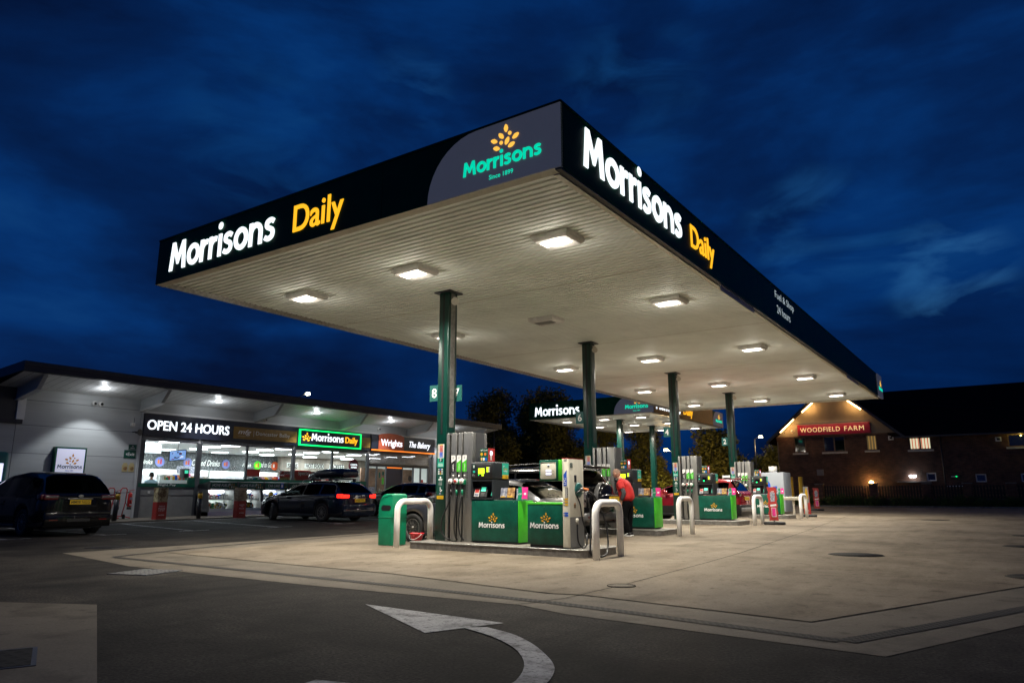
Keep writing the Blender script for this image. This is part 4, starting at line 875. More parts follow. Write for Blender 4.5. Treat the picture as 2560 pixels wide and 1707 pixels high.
# ------------------------------------------------------------------ shop
def shop():
    X=-24.5; F=FX(X)
    r=thing('forecourt_shop',(-28,15,.15),'long single-storey grey forecourt shop with a lit glass front and wide roof overhang','shop')
    g=.0
    mb=MB()   # cladding
    for (a,b) in ((.0,1.12),(1.135,2.50),(2.515,3.50),(3.515,4.40),(4.415,4.95)):
        mb.box(X-.2,X,3.35,7.86,a,b,'wallpanel')
    for (a,b) in ((0,1.12),(1.135,2.50),(2.515,3.52)): mb.box(X-.2,X,-7,3.33,a,b,'wallpanel')
    mb.box(X-.25,X-.02,-7,7.9,0,4.9,'dgrey')
    mb.build('front_wall',r)
    mb=MB()
    mb.box(X-.2,X,7.9,29.0,4.415,4.95,'wallpanel'); mb.box(X-.03,X+.03,7.8,29.0,4.33,4.41,'wallwhite'); mb.box(X-.2,X+.03,7.80,7.90,0,4.35,'wallpanel')
    mb.box(X-.2,X,26.05,29.0,0.1,4.33,'wallpanel'); mb.box(X+.0,X+.03,27.4,27.46,.2,4.33,'wallwhite')
    mb.build('front_wall',r)
    mb=MB(); mb.box(-38,X-.26,3.35,3.55,0,4.9,'dgrey'); mb.box(-38,X-.26,28.8,29.0,0,4.9,'wallpanel'); mb.box(-38,-37.8,3.35,29,0,4.9,'wallpanel'); mb.build('end_wall',r)
    mb=MB(); mb.box(X-.6,X+.10,-7,3.50,3.53,3.68,'roofdark'); mb.box(-38,X-.1,-7,3.3,3.4,3.6,'roofdark'); mb.box(X-.12,X+.05,3.30,3.56,3.68,4.6,'wallwhite'); mb.build('side_parapet',r)
    # roof: rises towards the front edge
    mb=MB(); y0,y1=2.55,30.2; xf=-22.45; xb=-38.5; zf=5.40; zb=4.5
    mb.add([(xf,y0,zf),(xf,y1,zf),(xb,y1,zb),(xb,y0,zb),(xf,y0,zf-.10),(xf,y1,zf-.10),(xb,y1,zb-.10),(xb,y0,zb-.10)],[(0,1,2,3),(7,6,5,4),(0,4,5,1),(1,5,6,2),(2,6,7,3),(3,7,4,0)],'roofdark')
    mb.box(xf-.02,xf+.10,y0-.03,y1+.03,zf-.26,zf+.07,'roofdark'); mb.box(xf+.10,xf+.13,y0-.03,y1+.03,zf-.05,zf+.05,'dgrey')
    mb.add([(xf,y0-.03,zf+.07),(xb,y0-.03,zb+.07),(xb,y0-.03,zb-.26),(xf,y0-.03,zf-.26),(xf,y0+.03,zf+.07),(xb,y0+.03,zb+.07),(xb,y0+.03,zb-.26),(xf,y0+.03,zf-.26)],[(0,1,2,3),(7,6,5,4),(0,4,5,1),(3,2,6,7)],'roofdark')
    mb.add([(xf,y1-.03,zf+.07),(xb,y1-.03,zb+.07),(xb,y1-.03,zb-.26),(xf,y1-.03,zf-.26),(xf,y1+.03,zf+.07),(xb,y1+.03,zb+.07),(xb,y1+.03,zb-.26),(xf,y1+.03,zf-.26)],[(0,1,2,3),(7,6,5,4),(0,4,5,1),(3,2,6,7)],'dgrey')
    rf=mb.build('roof',r)
    mb=MB(); k=0; yy=y0+.04      # planked soffit
    while yy<y1-.1:
        e=min(yy+.30,y1-.05); sl=(4.80-5.10)/((X)-xf)
        mb.add([(xf-.03,yy,5.12),(xf-.03,e-.012,5.12),(X-.1,e-.012,4.80),(X-.1,yy,4.80)],[(3,2,1,0)],'wallwhite'); mb.add([(xf-.03,e-.013,5.13),(xf-.03,e+.001,5.13),(X-.1,e+.001,4.81),(X-.1,e-.013,4.81)],[(3,2,1,0)],'dgrey'); yy+=.30
    for q in range(30): pass
    mb.add([(X-.1,y0,4.80),(X-.1,3.5,4.80),(-38,3.5,4.3),(-38,y0,4.3)],[(0,1,2,3)],'grey'); mb.add([(X-.1,29,4.80),(X-.1,y1,4.80),(-38,y1,4.3),(-38,29,4.3)],[(0,1,2,3)],'grey')
    mb.build('soffit',rf)
    for yb in (3.30,7.80,13.2,18.5,23.7,28.9):
        mb=MB(); G=Fr((0,yb+.07,0),(-1,0,0)); pts=[(-X-.0,4.40),(-X-.0,4.82),(22.55,5.12),(22.95,4.66)]
        mb.prism(Fr((0,yb-.07,0),(1,0,0)),[(X,4.38),(-22.98,4.62),(-22.52,5.10),(X,4.84)],-.14,0,'wallpanel'); mb.prism(Fr((0,yb-.11,0),(1,0,0)),[(X,4.355),(-23.0,4.595),(-22.96,4.62),(X,4.38)],-.22,0,'wallwhite'); mb.build('roof_bracket',rf)
    for yl in (5.7,10.5,15.9,21.1,26.3):
        mb=MB(); z=4.955; mb.lathe((-23.35,yl,z),[(.11,.03),(.13,.0),(.10,-.012),(.0001,-.012)],'lensw',20); mb.build('downlight',rf)
        spot('downlight_and_fill',r,(-23.35,yl,z-.03),290,(.90,.95,1),98,.30); point('downlight_and_fill',r,(-23.35,yl,z-.30),12,(.90,.95,1),.08)  # spot is the downlight; the lower point light is added to brighten the soffit
    mb=MB(); mb.tube([(-22.75,29.95,5.05),(-22.75,29.95,.25)],.035,'dgrey',8); mb.build('drainpipe',r)
    # dark sign band
    mb=MB(); mb.box(X-.15,X+.10,7.92,15.60,3.40,4.28,'signback'); mb.box(X-.15,X+.10,15.62,20.62,3.40,4.28,'signback'); mb.box(X-.15,X+.16,20.65,25.98,3.42,4.30,'signback')
    mb.box(X-.1,X+.06,7.92,25.98,4.285,4.325,'dgrey'); sb=mb.build('sign_band',r)
    S=FX(X+.10)
    mb=MB(); mb.text("OPEN 24 HOURS",S,9.93,3.66,'whitel',w=3.78,h=.40,d=.005,depth=.02,bold=.014,res=5); mb.build('lit_lettering',sb)
    mb=MB(); mb.fbox(S,12.05,15.58,3.54,4.08,.0,.03,'gold'); mb.build('gold_board',sb); mb=MB(); mb.fbox(S,19.93,20.60,3.54,4.08,.0,.03,'gold'); mb.build('gold_board',sb)
    mb=MB(); G=FX(X+.13); mb.text("mfg",G,12.62,3.70,'inkwhite',w=.70,h=.27,d=.004,bold=.015,shear=.3); mb.fbox(G,12.30,12.9,3.665,3.675,.001,.004,'inkgrey'); mb.build('board_lettering',sb); mb=MB(); mb.fbox(G,13.10,13.115,3.67,3.95,.001,.004,'inkwhite'); mb.build('board_lettering',sb); mb=MB(); mb.text("Doncaster Balby",G,13.22,3.70,'inkwhite',w=1.95,h=.23,d=.004,al='l'); mb.build('board_lettering',sb)
    mb=MB(); y0,y1,z0,z1=15.72,19.86,3.43,4.24; t=.06
    mb.fbox(S,y0+t,y1-t,z0+t,z1-t,0,.05,'signback'); mb.build('name_board',sb)
    mb=MB()
    for a,b,c,d in ((y0,y1,z0,z0+t),(y0,y1,z1-t,z1),(y0,y0+t,z0+t,z1-t),(y1-t,y1,z0+t,z1-t)): mb.fbox(S,a,b,c,d,0,.09,'neong')
    mb.build('green_border',sb)
    mb=MB(); G=FX(X+.155); morrisons(mb,G,16.48,3.70,2.12,'whitel2',.005,.012,hs=1.05); mb.text("Daily",G,19.16,3.60,'yellowl',w=.86,h=.42,d=.005,depth=.03,bold=.01); emblem(mb,G,16.14,3.66,.95,'yellowl',.005,.02); mb.build('lit_lettering',sb)
    B=FX(X+.16); mb=MB(); mb.fbox(B,20.65,25.98,3.42,3.49,.0,.03,'orange_l'); mb.build('orange_strip',sb)
    mb=MB(); mb.prism(B,[(21.17,3.49),(23.22,3.49),(23.22,4.25)]+[(22.19+1.03*math.cos(a),4.25+.17*math.sin(a)) for a in np.linspace(.05,PI-.05,10)]+[(21.17,4.25)],0,.03,'orangearch'); mb.build('arched_board',sb)
    mb=MB(); G=FX(X+.19); mb.text("Wrights",G,22.20,3.60,'whitel2',w=1.72,h=.48,d=.005,depth=.015,bold=.012); mb.text("The Bakery",B,24.62,3.62,'whitel2',w=1.85,h=.46,d=.01,depth=.015,bold=.006,shear=.35); mb.build('lit_lettering',sb)
    # shutter boxes, frames
    mb=MB()
    for a,b in ((7.92,10.43),(10.60,15.5),(15.66,20.5)):
        for q in range(3): mb.box(X-.1,X+.04-.01*q,a,b,3.34-q*.06,3.39-q*.06,'frame')
    mb.build('shutter_box',r)
    mb=MB()
    for q in range(10): mb.rbox(X-.06,X+.05,20.75,25.55,3.36-q*.062-.05,3.36-q*.062,'steel2',.015,1)
    mb.box(X-.06,X+.07,20.7,25.6,2.70,2.745,'steel'); mb.build('rolled_shutter',r)
    for a,w,z0 in ((8.0,.09,0.1),(10.52,.11,.1),(12.93,.045,1.6),(15.58,.09,.1),(18.05,.045,1.6),(20.58,.09,.1),(25.66,.09,.1),(25.95,.09,.1)): mb=MB(); mb.box(X-.08,X+.03,a-w,a+w,z0,3.22,'frame'); mb.build('window_post',r)
    mb=MB(); mb.box(X-.08,X+.035,7.95,10.42,1.36,1.51,'green'); mb.box(X-.08,X+.03,10.1,10.42,1.51,1.76,'green'); mb.box(X-.08,X+.035,10.62,20.5,1.50,1.74,'green')
    mb.text("Night Pay",FX(X+.035),9.17,1.385,'inkwhite',w=.78,h=.11,d=.004,bold=.01); mb.build('window_sill',r)
    mb=MB(); mb.box(X-.15,X,7.92,10.42,.1,1.36,'grey'); mb.box(X-.02,X+.012,7.92,10.42,1.02,1.035,'dgrey'); mb.box(X-.15,X,10.6,20.5,.1,1.5,'dgrey'); mb.box(X,X+.01,8.4,8.5,1.10,1.20,'paper'); mb.build('plinth_wall',r)
    for a,b,z0 in ((8.09,10.41,1.51),(10.63,12.885,1.74),(12.975,15.49,1.74),(15.67,18.0,1.74),(18.1,20.49,1.74)):
        mb=MB(); mb.box(X-.04,X-.032,a,b,z0,3.2,'glass'); pn=mb.build('window_pane',r)
        if a>10:
            mb=MB(); c=(a+b)/2+.55; G=FX(X-.028); s=.62
            morrisons(mb,G,c-s/2,1.93,s,'inkgrey',.0,.001); emblem(mb,G,c,2.06,s,'inkgrey',.0,.001); mb.build('glass_logo',pn)
    # doors
    mb=MB(); mb.box(X-.10,X+.02,20.68,25.6,2.56,2.70,'frame')
    for a in (21.32,22.06,23.36,24.3,24.95): mb.box(X-.09,X,a-.035,a+.035,.2,2.56,'frame')
    mb.box(X-.09,X+.0,20.7,25.6,.2,.27,'frame'); dr=mb.build('door_frame',r)
    for a,b in ((20.7,21.28),(21.36,22.02),(23.40,24.26),(24.34,24.91),(24.99,25.55)):
        mb=MB(); mb.box(X-.05,X-.042,a,b,.27,2.56,'glass'); mb.build('door_pane',dr)
    mb=MB(); mb.box(X-.05,X-.03,22.1,23.32,.27,2.50,mat('dark_violet_panel',(.03,.028,.045),.4)); mb.build('solid_panel',dr)
    mb=MB(); mb.box(X-.05,X-.02,22.1,23.32,2.50,2.56,'orange_l'); mb.build('orange_light_strip',dr)
    mb=MB(); G=FX(X-.04); mb.fbox(G,21.5,21.62,1.95,2.25,.0,.004,'green'); mb.fbox(G,21.75,21.9,2.1,2.3,0,.004,'green'); mb.fbox(G,21.75,21.9,1.6,1.95,0,.004,'lime'); mb.fbox(G,20.75,21.2,1.0,1.45,0,.004,'bluegrey'); mb.disc(G,24.05,1.95,.16,'ink',.002); mb.fbox(G,24.98,25.2,1.5,1.9,0,.004,'redboard'); mb.build('door_sticker',dr)
    return r
shop_=shop()
X=-24.5
def onwall(name,label,cat,y,z,x=X,group=None): return thing(name,(x,y,z),label,cat,group)
# lightbox sign
r=onwall('lightbox_sign','white square lightbox sign with a green edge over the black people carrier','sign',5.2,2.2)
mb=MB(); mb.box(X,X+.22,4.66,5.76,1.72,2.78,'green'); mb.build('casing',r)
mb=MB(); mb.fbox(FX(X+.22),4.72,5.70,1.78,2.72,0,.004,emi('lightbox_face',(.75,.75,.95),.33)); mb.build('face',r)
logo_parts(r,FX(X+.225),5.21,2.00,.86,'inkgreen','inkgold',.002,.002,since='inkgreen',es=1.)
for (y0,y1,z0,z1,lab,t) in ((7.27,7.74,2.48,2.79,'dark green sign with a white left arrow and the word Exit','Exit'),(7.43,7.74,2.81,3.02,'small dark green sign with a triangle above the Exit sign','')):
    r=onwall('wall_sign',lab,'sign',(y0+y1)/2,z0); mb=MB(); mb.box(X,X+.02,y0,y1,z0,z1,'green'); mb.build('plate',r); G=FX(X+.021); mb=MB()
    if t: mb.text("Exit",G,7.55,2.57,'inkwhite',h=.13,d=.002,bold=.012); mb.prism(G,[(7.33,2.63),(7.39,2.58),(7.39,2.68)],.0,.003,'inkwhite')
    else: mb.prism(G,[(7.55,2.93),(7.62,2.93),(7.585,2.99)],0,.003,'inkgrey'); mb.fbox(G,7.5,7.67,2.87,2.90,0,.003,'inkgrey'); mb.fbox(G,7.46,7.71,2.835,2.845,0,.003,'inkgrey')
    mb.build('print',r)
for y,lab in ((7.36,'left one of two cream food posters under the Exit sign'),(7.62,'right one of two cream food posters under the Exit sign')):
    r=onwall('poster',lab,'poster',y,1.94,group='cream posters'); mb=MB(); mb.prism(FX(X),[(y-.11,1.94),(y+.11,1.94),(y+.11,2.22),(y+.08,2.24),(y+.08,2.29),(y-.07,2.29),(y-.07,2.22),(y-.11,2.2)],0,.012,mat('poster_cream',(.55,.45,.22),.6,var=.1)); mb.build('sheet',r); mb=MB(); mb.disc(FX(X+.012),y+.02,2.07,.075,'burger',.002); mb.build('print',r)
for y,z,lab in ((5.90,4.50,'left one of the twin round cameras high on the shop wall'),(6.15,4.50,'right one of the twin round cameras high on the shop wall'),(13.75,4.52,'small round camera above the gold sign board'),(21.3,4.62,'small round camera above the orange arched sign')):
    r=onwall('security_camera',lab,'camera',y,z,group='round wall cameras'); mb=MB(); mb.lathe((X,y,z),[(.10,0),(.10,.05),(.075,.09),(.0001,.09)],'white',18,(1,0,0)); mb.build('housing',r)
    mb=MB(); mb.lathe((X+.07,y+.02,z),[(.055,0),(.05,.05),(.0001,.07)],'darkglass',14,(1,0,0)); mb.build('lens',r)
r=onwall('horn_loudspeaker','small black horn loudspeaker on an arm at the corner of the lit shop front','loudspeaker',7.6,3.5); mb=MB(); mb.cyl((X,7.52,3.52),(X+.25,7.55,3.52),.02,'dgrey',8); mb.build('arm',r); mb=MB(); mb.lathe((X+.22,7.62,3.50),[(.03,-.12),(.05,0),(.12,.10),(.13,.12)],'black',20,(1,.25,0)); mb.lathe((X+.25,7.62,3.50),[(.02,0),(.02,.06),(.0001,.07)],'white',10,(1,.25,0)); mb.build('horn',r)
r=onwall('aerial_box','small pale aerial box above the black horn loudspeaker','aerial',7.45,3.8); mb=MB(); mb.rbox(X,X+.12,7.40,7.54,3.74,3.88,'white',.01); mb.build('box',r); mb=MB(); mb.cyl((X+.08,7.5,3.88),(X+.08,7.5,4.08),.008,'dgrey',6); mb.build('aerial',r)
r=onwall('air_machine','rounded blue-green machine at the left edge of the photo, against the grey wall','machine',2.7,.05); mb=MB(); mb.rbox(X+.1,X+.75,2.0,3.02,.02,2.50,mat('machine_blue',(.01,.12,.20),.35,var=.3,vs_=1,col2=(.02,.22,.18)),.12,4); mb.build('casing',r); mb=MB(); mb.fbox(FX(X+.752),2.2,2.85,1.5,2.1,0,.01,'screenw'); mb.build('panel',r)
# hanging things inside; goods
def inside():
    Xb=-33.0; r=shop_
    mb=MB(); mb.box(Xb-.1,X-.25,7.6,28.7,.12,.2,mat('shop_floor',(.45,.45,.45),.3)); mb.build('floor',r)
    mb=MB(); mb.box(Xb-.1,X-.16,7.6,28.7,3.34,3.40,mat('shop_ceiling',(.75,.76,.78),.6)); mb.build('ceiling',r)
    mb=MB(); mb.box(Xb-.1,X-.2,7.85,7.95,.2,3.34,'wallwhite'); mb.box(Xb-.1,X-.2,28.5,28.6,.2,3.34,'wallwhite'); mb.box(Xb-.12,Xb-.05,7.6,28.7,.2,3.34,'wallwhite'); mb.build('wall',r)
    B=FX(Xb); chalk=mat('chalkboard_band',(.045,.05,.055),.5,col2=(.13,.14,.15),vs_=9,lo=.5,hi=.56)
    mb=MB(); mb.fbox(B,8,21.2,2.38,3.33,-.05,.0,chalk); bd=mb.build('chalkboard_band',r)
    mb=MB(); mb.text("Drinks",B,13.25,2.62,'inkwhite',w=.9,d=.005,al='r',shear=.35,bold=.012); mb.text("Chilled Drinks",B,16.35,2.62,'inkwhite',w=1.75,h=.34,d=.005,shear=.35,bold=.012); mb.text("Fresh",B,19.0,2.65,'inkwhite',w=.6,d=.005,shear=.35,bold=.012); mb.text("Food to Go",B,20.25,2.66,'inkwhite',w=1.05,h=.32,d=.005,shear=.35,bold=.012)
    mb.build('wall_lettering',bd)
    mb=MB()
    for y,c,c2 in ((13.62,'circle','inkorange'),(15.22,'circle','inkorange'),(17.6,'circle','inkorange'),(19.75,'lime','yellow'),(21.0,'orange','inkwhite')): mb.disc(B,y,2.76,.26,c,.01,.01); mb.fbox(B,y-.13,y-.02,2.66,2.86,.021,.024,c2); mb.fbox(B,y+.02,y+.1,2.64,2.9,.021,.024,'redboard')
    mb.build('round_sign',bd)
    mb=MB(); mb.fbox(B,21.2,28.3,2.2,3.33,-.05,.3,mat('wood_cladding',(.30,.26,.22),.6,var=.25,vs_=5,stretch=(1,1,.15))); wd=mb.build('wood_cladding',r)
    mb=MB(); G=FX(Xb+.3); mb.text("SUBS",G,22.1,2.66,'ink',w=.75,h=.28,d=.05,depth=.015,bold=.012); mb.text("HOT FOOD",G,23.85,2.70,'ink',w=1.45,h=.28,d=.05,depth=.015,bold=.012); mb.text("COFFEE",G,25.75,2.72,'ink',w=1.15,h=.28,d=.05,depth=.015,bold=.012)
    mb.build('wall_lettering',wd)
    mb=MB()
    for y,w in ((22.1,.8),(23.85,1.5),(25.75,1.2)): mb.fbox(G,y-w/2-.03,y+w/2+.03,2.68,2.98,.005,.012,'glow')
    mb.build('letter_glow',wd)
    for i,(a,b) in enumerate(((8.2,12.2),(12.3,16.2),(16.3,20.9))):
        mb=MB(); mb.fbox(B,a,b,.2,2.36,.0,.5,'wallwhite'); mb.build('chiller',r)
        mb=MB(); mb.fbox(B,a+.1,b-.1,2.05,2.30,.5,.52,'lensfridge'); 
        for q in range(3): mb.fbox(B,a+.1+q*(b-a)/3,a+(b-a)/3*(q+1)-.1,.5,2.0,.5,.51,'screenfr')
        mb.build('chiller_front',r)
    mb=MB(); mb.box(-27.6,-27.5,23.0,27.5,.2,2.6,'brick2'); mb.build('inner_brick_wall',r)
    for x in (-26.2,-27.75,-29.8,-31.7):
        for y in (10.1,13.2,16.3,19.4,22.6,25.7):
            mb=MB(); yy=y+(.6 if x==-29.8 else 0); mb.lathe((x,yy,3.34),[(.42,0),(.42,-.035),(.0001,-.036)],'lensw',20); mb.build('ceiling_light',r)
            if x in(-27.75,-31.7) : area('ceiling_light_light',r,(x,yy,3.28),.8,70,(.93,.97,1),disk=True)
    return r
M['lensfridge']=emi('chiller_light',(.85,.93,1),1.5); M['screenfr']=mat('chiller_goods',(.55,.5,.5),.5,var=.6,vs_=7,col2=(.7,.7,.75),stretch=(3,3,6),emis=(.7,.75,.9),es=.35)  # goods carry a glow of their own in place of the chillers' inside lighting
inside()
rng=random.Random(11)
def shelf(x,y,w,h,lab,top=None):
    r=thing('display_shelf',(x,y,.2),lab,'shelf','shelves of goods inside the shop'); mb=MB(); mb.box(x-.25,x+.25,y-w/2,y+w/2,.2,h-.25,'wallwhite'); mb.box(x-.02,x+.02,y-w/2,y+w/2,h-.25,h,'wallwhite'); mb.build('rack',r)
    mb=MB(); cs=['redboard','inkblue','yellow','paper','bin_green','inkorange','pink','inkwhite','bluegrey','burger']
    t=y-w/2+.03
    while t<y+w/2-.05:
        ww=rng.uniform(.05,.14); hh=rng.uniform(.10,.23); mb.box(x+.04,x+.22,t,t+ww,h-.25,h-.25+hh,rng.choice(cs)); t+=ww+.01
    mb.build('goods',r)
    if top:
        mb=MB(); mb.box(x-.01,x+.01,y-w*.4,y+w*.4,h,h+.35,top); mb.build('header_card',r)
shelf(-27.2,10.9,1.3,1.95,'white shelf of goods behind the night pay window'); shelf(-28.6,12.6,1.5,2.05,'white shelf with a violet card, behind the first window post','pinkvio' if 'pinkvio' in M else 'bluegrey')
shelf(-27.4,12.3,1.2,1.9,'shelf of small goods in the second window, by the post'); shelf(-26.3,14.6,1.0,1.92,'shelf topped by a red card in the third window','redboard'); shelf(-27.3,16.4,1.2,1.98,'shelf of blue bottles right of the red card')
shelf(-26.6,17.8,1.6,1.95,'shelf under the red coffee offer banner','redboard'); shelf(-27,19.6,1.3,1.9,'shelf nearest the shop doors')
r=thing('hanging_television',(-26,10.4,2.5),'tilted television showing camera views, hanging in the first window','television')
Rt=Matrix.Translation((-26,10.42,2.76)) @ Matrix.Rotation(.12,4,'X') @ Matrix.Rotation(.15,4,'Y')
mb=MB(); mb.box(-.03,.03,-.40,.40,-.23,.23,'black',Rt); mb.build('casing',r)
mb=MB(); mb.box(.031,.034,-.37,.37,-.2,.2,emi('cctv_screen_base',(.25,.4,.85),.9),Rt)
for q in range(12):
    a=rng.uniform(-.33,.25); b=rng.uniform(-.18,.1); mb.box(.035,.036,a,a+rng.uniform(.05,.14),b,b+rng.uniform(.03,.08),rng.choice(['screenw','black','pink','ink','screenw']),Rt)
mb.build('screen',r); mb=MB(); mb.cyl((-26,10.42,2.95),(-26,10.42,3.34),.015,'dgrey',6); mb.build('hanging_pole',r)
r=thing('menu_lightbox',(-26,9.28,2.8),'blank glowing white lightbox hanging left of the television','lightbox'); mb=MB(); mb.box(-26.03,-25.97,8.93,9.64,2.8,3.18,'whitel2'); mb.build('face',r); mb=MB(); mb.cyl((-26,9.1,3.18),(-26,9.1,3.34),.01,'dgrey',6); mb.cyl((-26,9.5,3.18),(-26,9.5,3.34),.01,'dgrey',6); mb.build('hanger',r)
r=thing('coffee_sign',(-25.6,21.0,2.6),'round dark red coffee sign hanging beside the shop doors','sign'); mb=MB(); mb.disc(FX(-25.6),20.55,2.62,.34,mat('coffee_sign_red',(.20,.01,.03),.4),0,.06,28); mb.build('disc',r); mb=MB(); mb.text("COSTA",FX(-25.54),20.55,2.60,'whitel2',w=.5,d=.003,depth=.01,bold=.02); mb.text("EXPRESS",FX(-25.54),20.55,2.47,'whitel2',w=.42,d=.003,depth=.01,bold=.02); mb.build('lettering',r)
r=thing('offer_banner',(-25.9,17.2,1.8),'red coffee offer banner reading Special in the fourth window','banner'); mb=MB(); mb.box(-25.92,-25.9,15.9,18.6,1.75,2.22,'redboard'); mb.build('sheet',r); mb=MB(); mb.text("COSTA",FX(-25.9),16.4,2.05,'inkwhite',w=.5,d=.004,bold=.02); mb.text("Special",FX(-25.9),17.4,1.98,'inkwhite',w=.7,d=.004); mb.fbox(FX(-25.9),15.95,16.9,1.76,1.9,.0,.004,'burger'); mb.build('print',r)
r=thing('payment_terminal',(-25.1,10.55,1.76),'dark night payment terminal on the sill at the first window post','terminal'); mb=MB(); mb.rbox(-25.3,-24.95,10.18,10.42,1.76,2.15,'charcoal',.02); mb.build('casing',r); mb=MB(); mb.fbox(FX(-24.95),10.2,10.36,1.95,2.08,0,.005,'screenc'); mb.build('screen',r)
# outside goods cabinets
def goods(y0,y1,t,lab,logo_c,base=None):
    x0,x1=-24.35,-23.45; g=gz(-23.5,(y0+y1)/2)+.04
    r=thing('goods_cabinet',(-23.9,(y0+y1)/2,g),lab,'display cabinet','display cabinets outside the shop windows')
    for yy in (y0,y1-.05):
        mb=MB(); mb.prism(Fr((0,yy,0),(1,0,0)),[(x0,g),(x1-.02,g),(x1-.02,g+.2),(x1-.20,1.33),(x0,1.33)],-.05,0,'grey'); mb.build('side_panel',r)
    mb=MB(); mb.box(x0,x0+.04,y0+.05,y1-.05,g,1.33,'wallwhite'); mb.box(x0,x1-.1,y0+.05,y1-.05,g+.02,g+.30,'wallwhite'); mb.box(x0,x1,y0,y1,g,g+.17,mat('cabinet_base_lilac',(.5,.5,.62),.4)); mb.box(x0+.04,x1-.25,y0+.05,y1-.05,.84,.87,'wallwhite'); mb.build('carcass',r)
    mb=MB(); mb.prism(Fr((0,y0-.01,0),(1,0,0)),[(x0,1.33),(x1-.12,1.25),(x1,1.27),(x1+.0,1.58),(x1-.08,1.61),(x0,1.45)],-(y1-y0)-.0,0,'dgrey'); hd=mb.build('hood',r)
    G=FX(x1+.0); mb=MB(); mb.fbox(G,y0+.02,y1-.04,1.275,1.575,0,.008,'green'); m=(y0+y1)/2-.17; mb.text(t,G,m,1.385,'inkwhite',w=.80 if len(t)>8 else .64,h=.115,d=.01,shear=.2,sp=1.05); mb.prism(G,[(y0+.02,1.275),(y1-.5,1.275),(y1-.5,1.30),(y0+.5,1.295),(y0+.02,1.32)],.008,.010,'inkwhite')
    if 'CAR' in t: mb.fbox(G,y1-.45,y1-.29,1.32,1.56,.008,.012,'inkblue'); mb.fbox(G,y1-.42,y1-.33,1.38,1.5,.012,.014,'inkwhite'); mb.fbox(G,y1-.22,y1-.10,1.38,1.40,.008,.011,'yellow')
    else:
        for q in range(7): mb.fbox(G,y1-.42+.1*(q%4),y1-.37+.1*(q%4),1.33+.11*(q//4),1.41+.11*(q//4),.008,.011,('gold','paper','food')[q%3])
    mb.build('header_sign',hd)
    # strip light and goods
    mb=MB(); mb.box(x0+.08,x0+.12,y0+.1,y1-.1,1.18,1.21,'lensw'); mb.build('strip_light',r); area('strip_light_light',r,(x0+.30,(y0+y1)/2,1.22),.2,9,(.88,.94,1),size_y=y1-y0-.2)
    area('strip_light_light',r,(x0+.30,(y0+y1)/2,.83),.16,5,(.88,.94,1),size_y=y1-y0-.2)
    mb=MB(); rr=random.Random(int(y0*100))
    t_=y0+.1
    while t_<y1-.2:
        w=rr.uniform(.08,.13); h=rr.uniform(.16,.26); c=rr.choice(['redboard','bluegrey','paper','inkblue','burger','grey'] if 'HOME' in t else ['inkblue','bluegrey','inkwhite','inkblue']); mb.rbox(x0+.25,x0+.42,t_,t_+w,.87,.87+h,c,.015,1); mb.box(x0+.42,x0+.423,t_+.015,t_+w-.015,.90,.87+h*.6,'inkwhite'); t_+=w+.015
    mb.build('upper_goods',r)
    mb=MB(); t_=y0+.1
    for q in range(34 if 'HOME' in t else 30):
        yy=rr.uniform(y0+.12,y1-.18); zz=g+.30+rr.uniform(0,.12); xx=x0+.35+rr.uniform(0,.28); s=rr.uniform(.07,.13)
        R=Matrix.Translation((xx,yy,zz+s*.5)) @ Matrix.Rotation(rr.uniform(-.6,.6),4,'X') @ Matrix.Rotation(rr.uniform(-.4,.4),4,'Y')
        c=rr.choice(['lime','ink','paper','paper','yellow','inkgreen','bin_green','inkwhite'] if 'HOME' in t else ['inkblue','inkwhite','paper','bluegrey']); mb.rbox(-.04,.04,-s*.6,s*.6,-s,s,c,.025,1,R); mb.box(.0405,.042,-s*.35,s*.35,-s*.4,s*.5,rr.choice(['inkwhite','inkorange','yellow','ink']),R)
    mb.build('lower_goods',r)
    mb=MB(); mb.add([(x1-.03,y0+.05,g+.2),(x1-.03,y1-.05,g+.2),(x1-.19,y1-.05,1.26),(x1-.19,y0+.05,1.26)],[(0,1,2,3)],'glass'); mb.build('glass_front',r)
for a in ((10.50,11.82,'HOME FUELS','lit display cabinet headed HOME FUELS, leftmost, holding bags of fuel',0),(11.88,13.18,'HOME FUELS','second lit display cabinet headed HOME FUELS, behind the wood print totem',0),(13.24,14.54,'CAR CARE','third lit display cabinet, headed CAR CARE with a blue can on its header',0),(14.60,15.9,'CAR CARE','fourth display cabinet, mostly hidden behind the estate car with a roof box',0)): goods(*a)
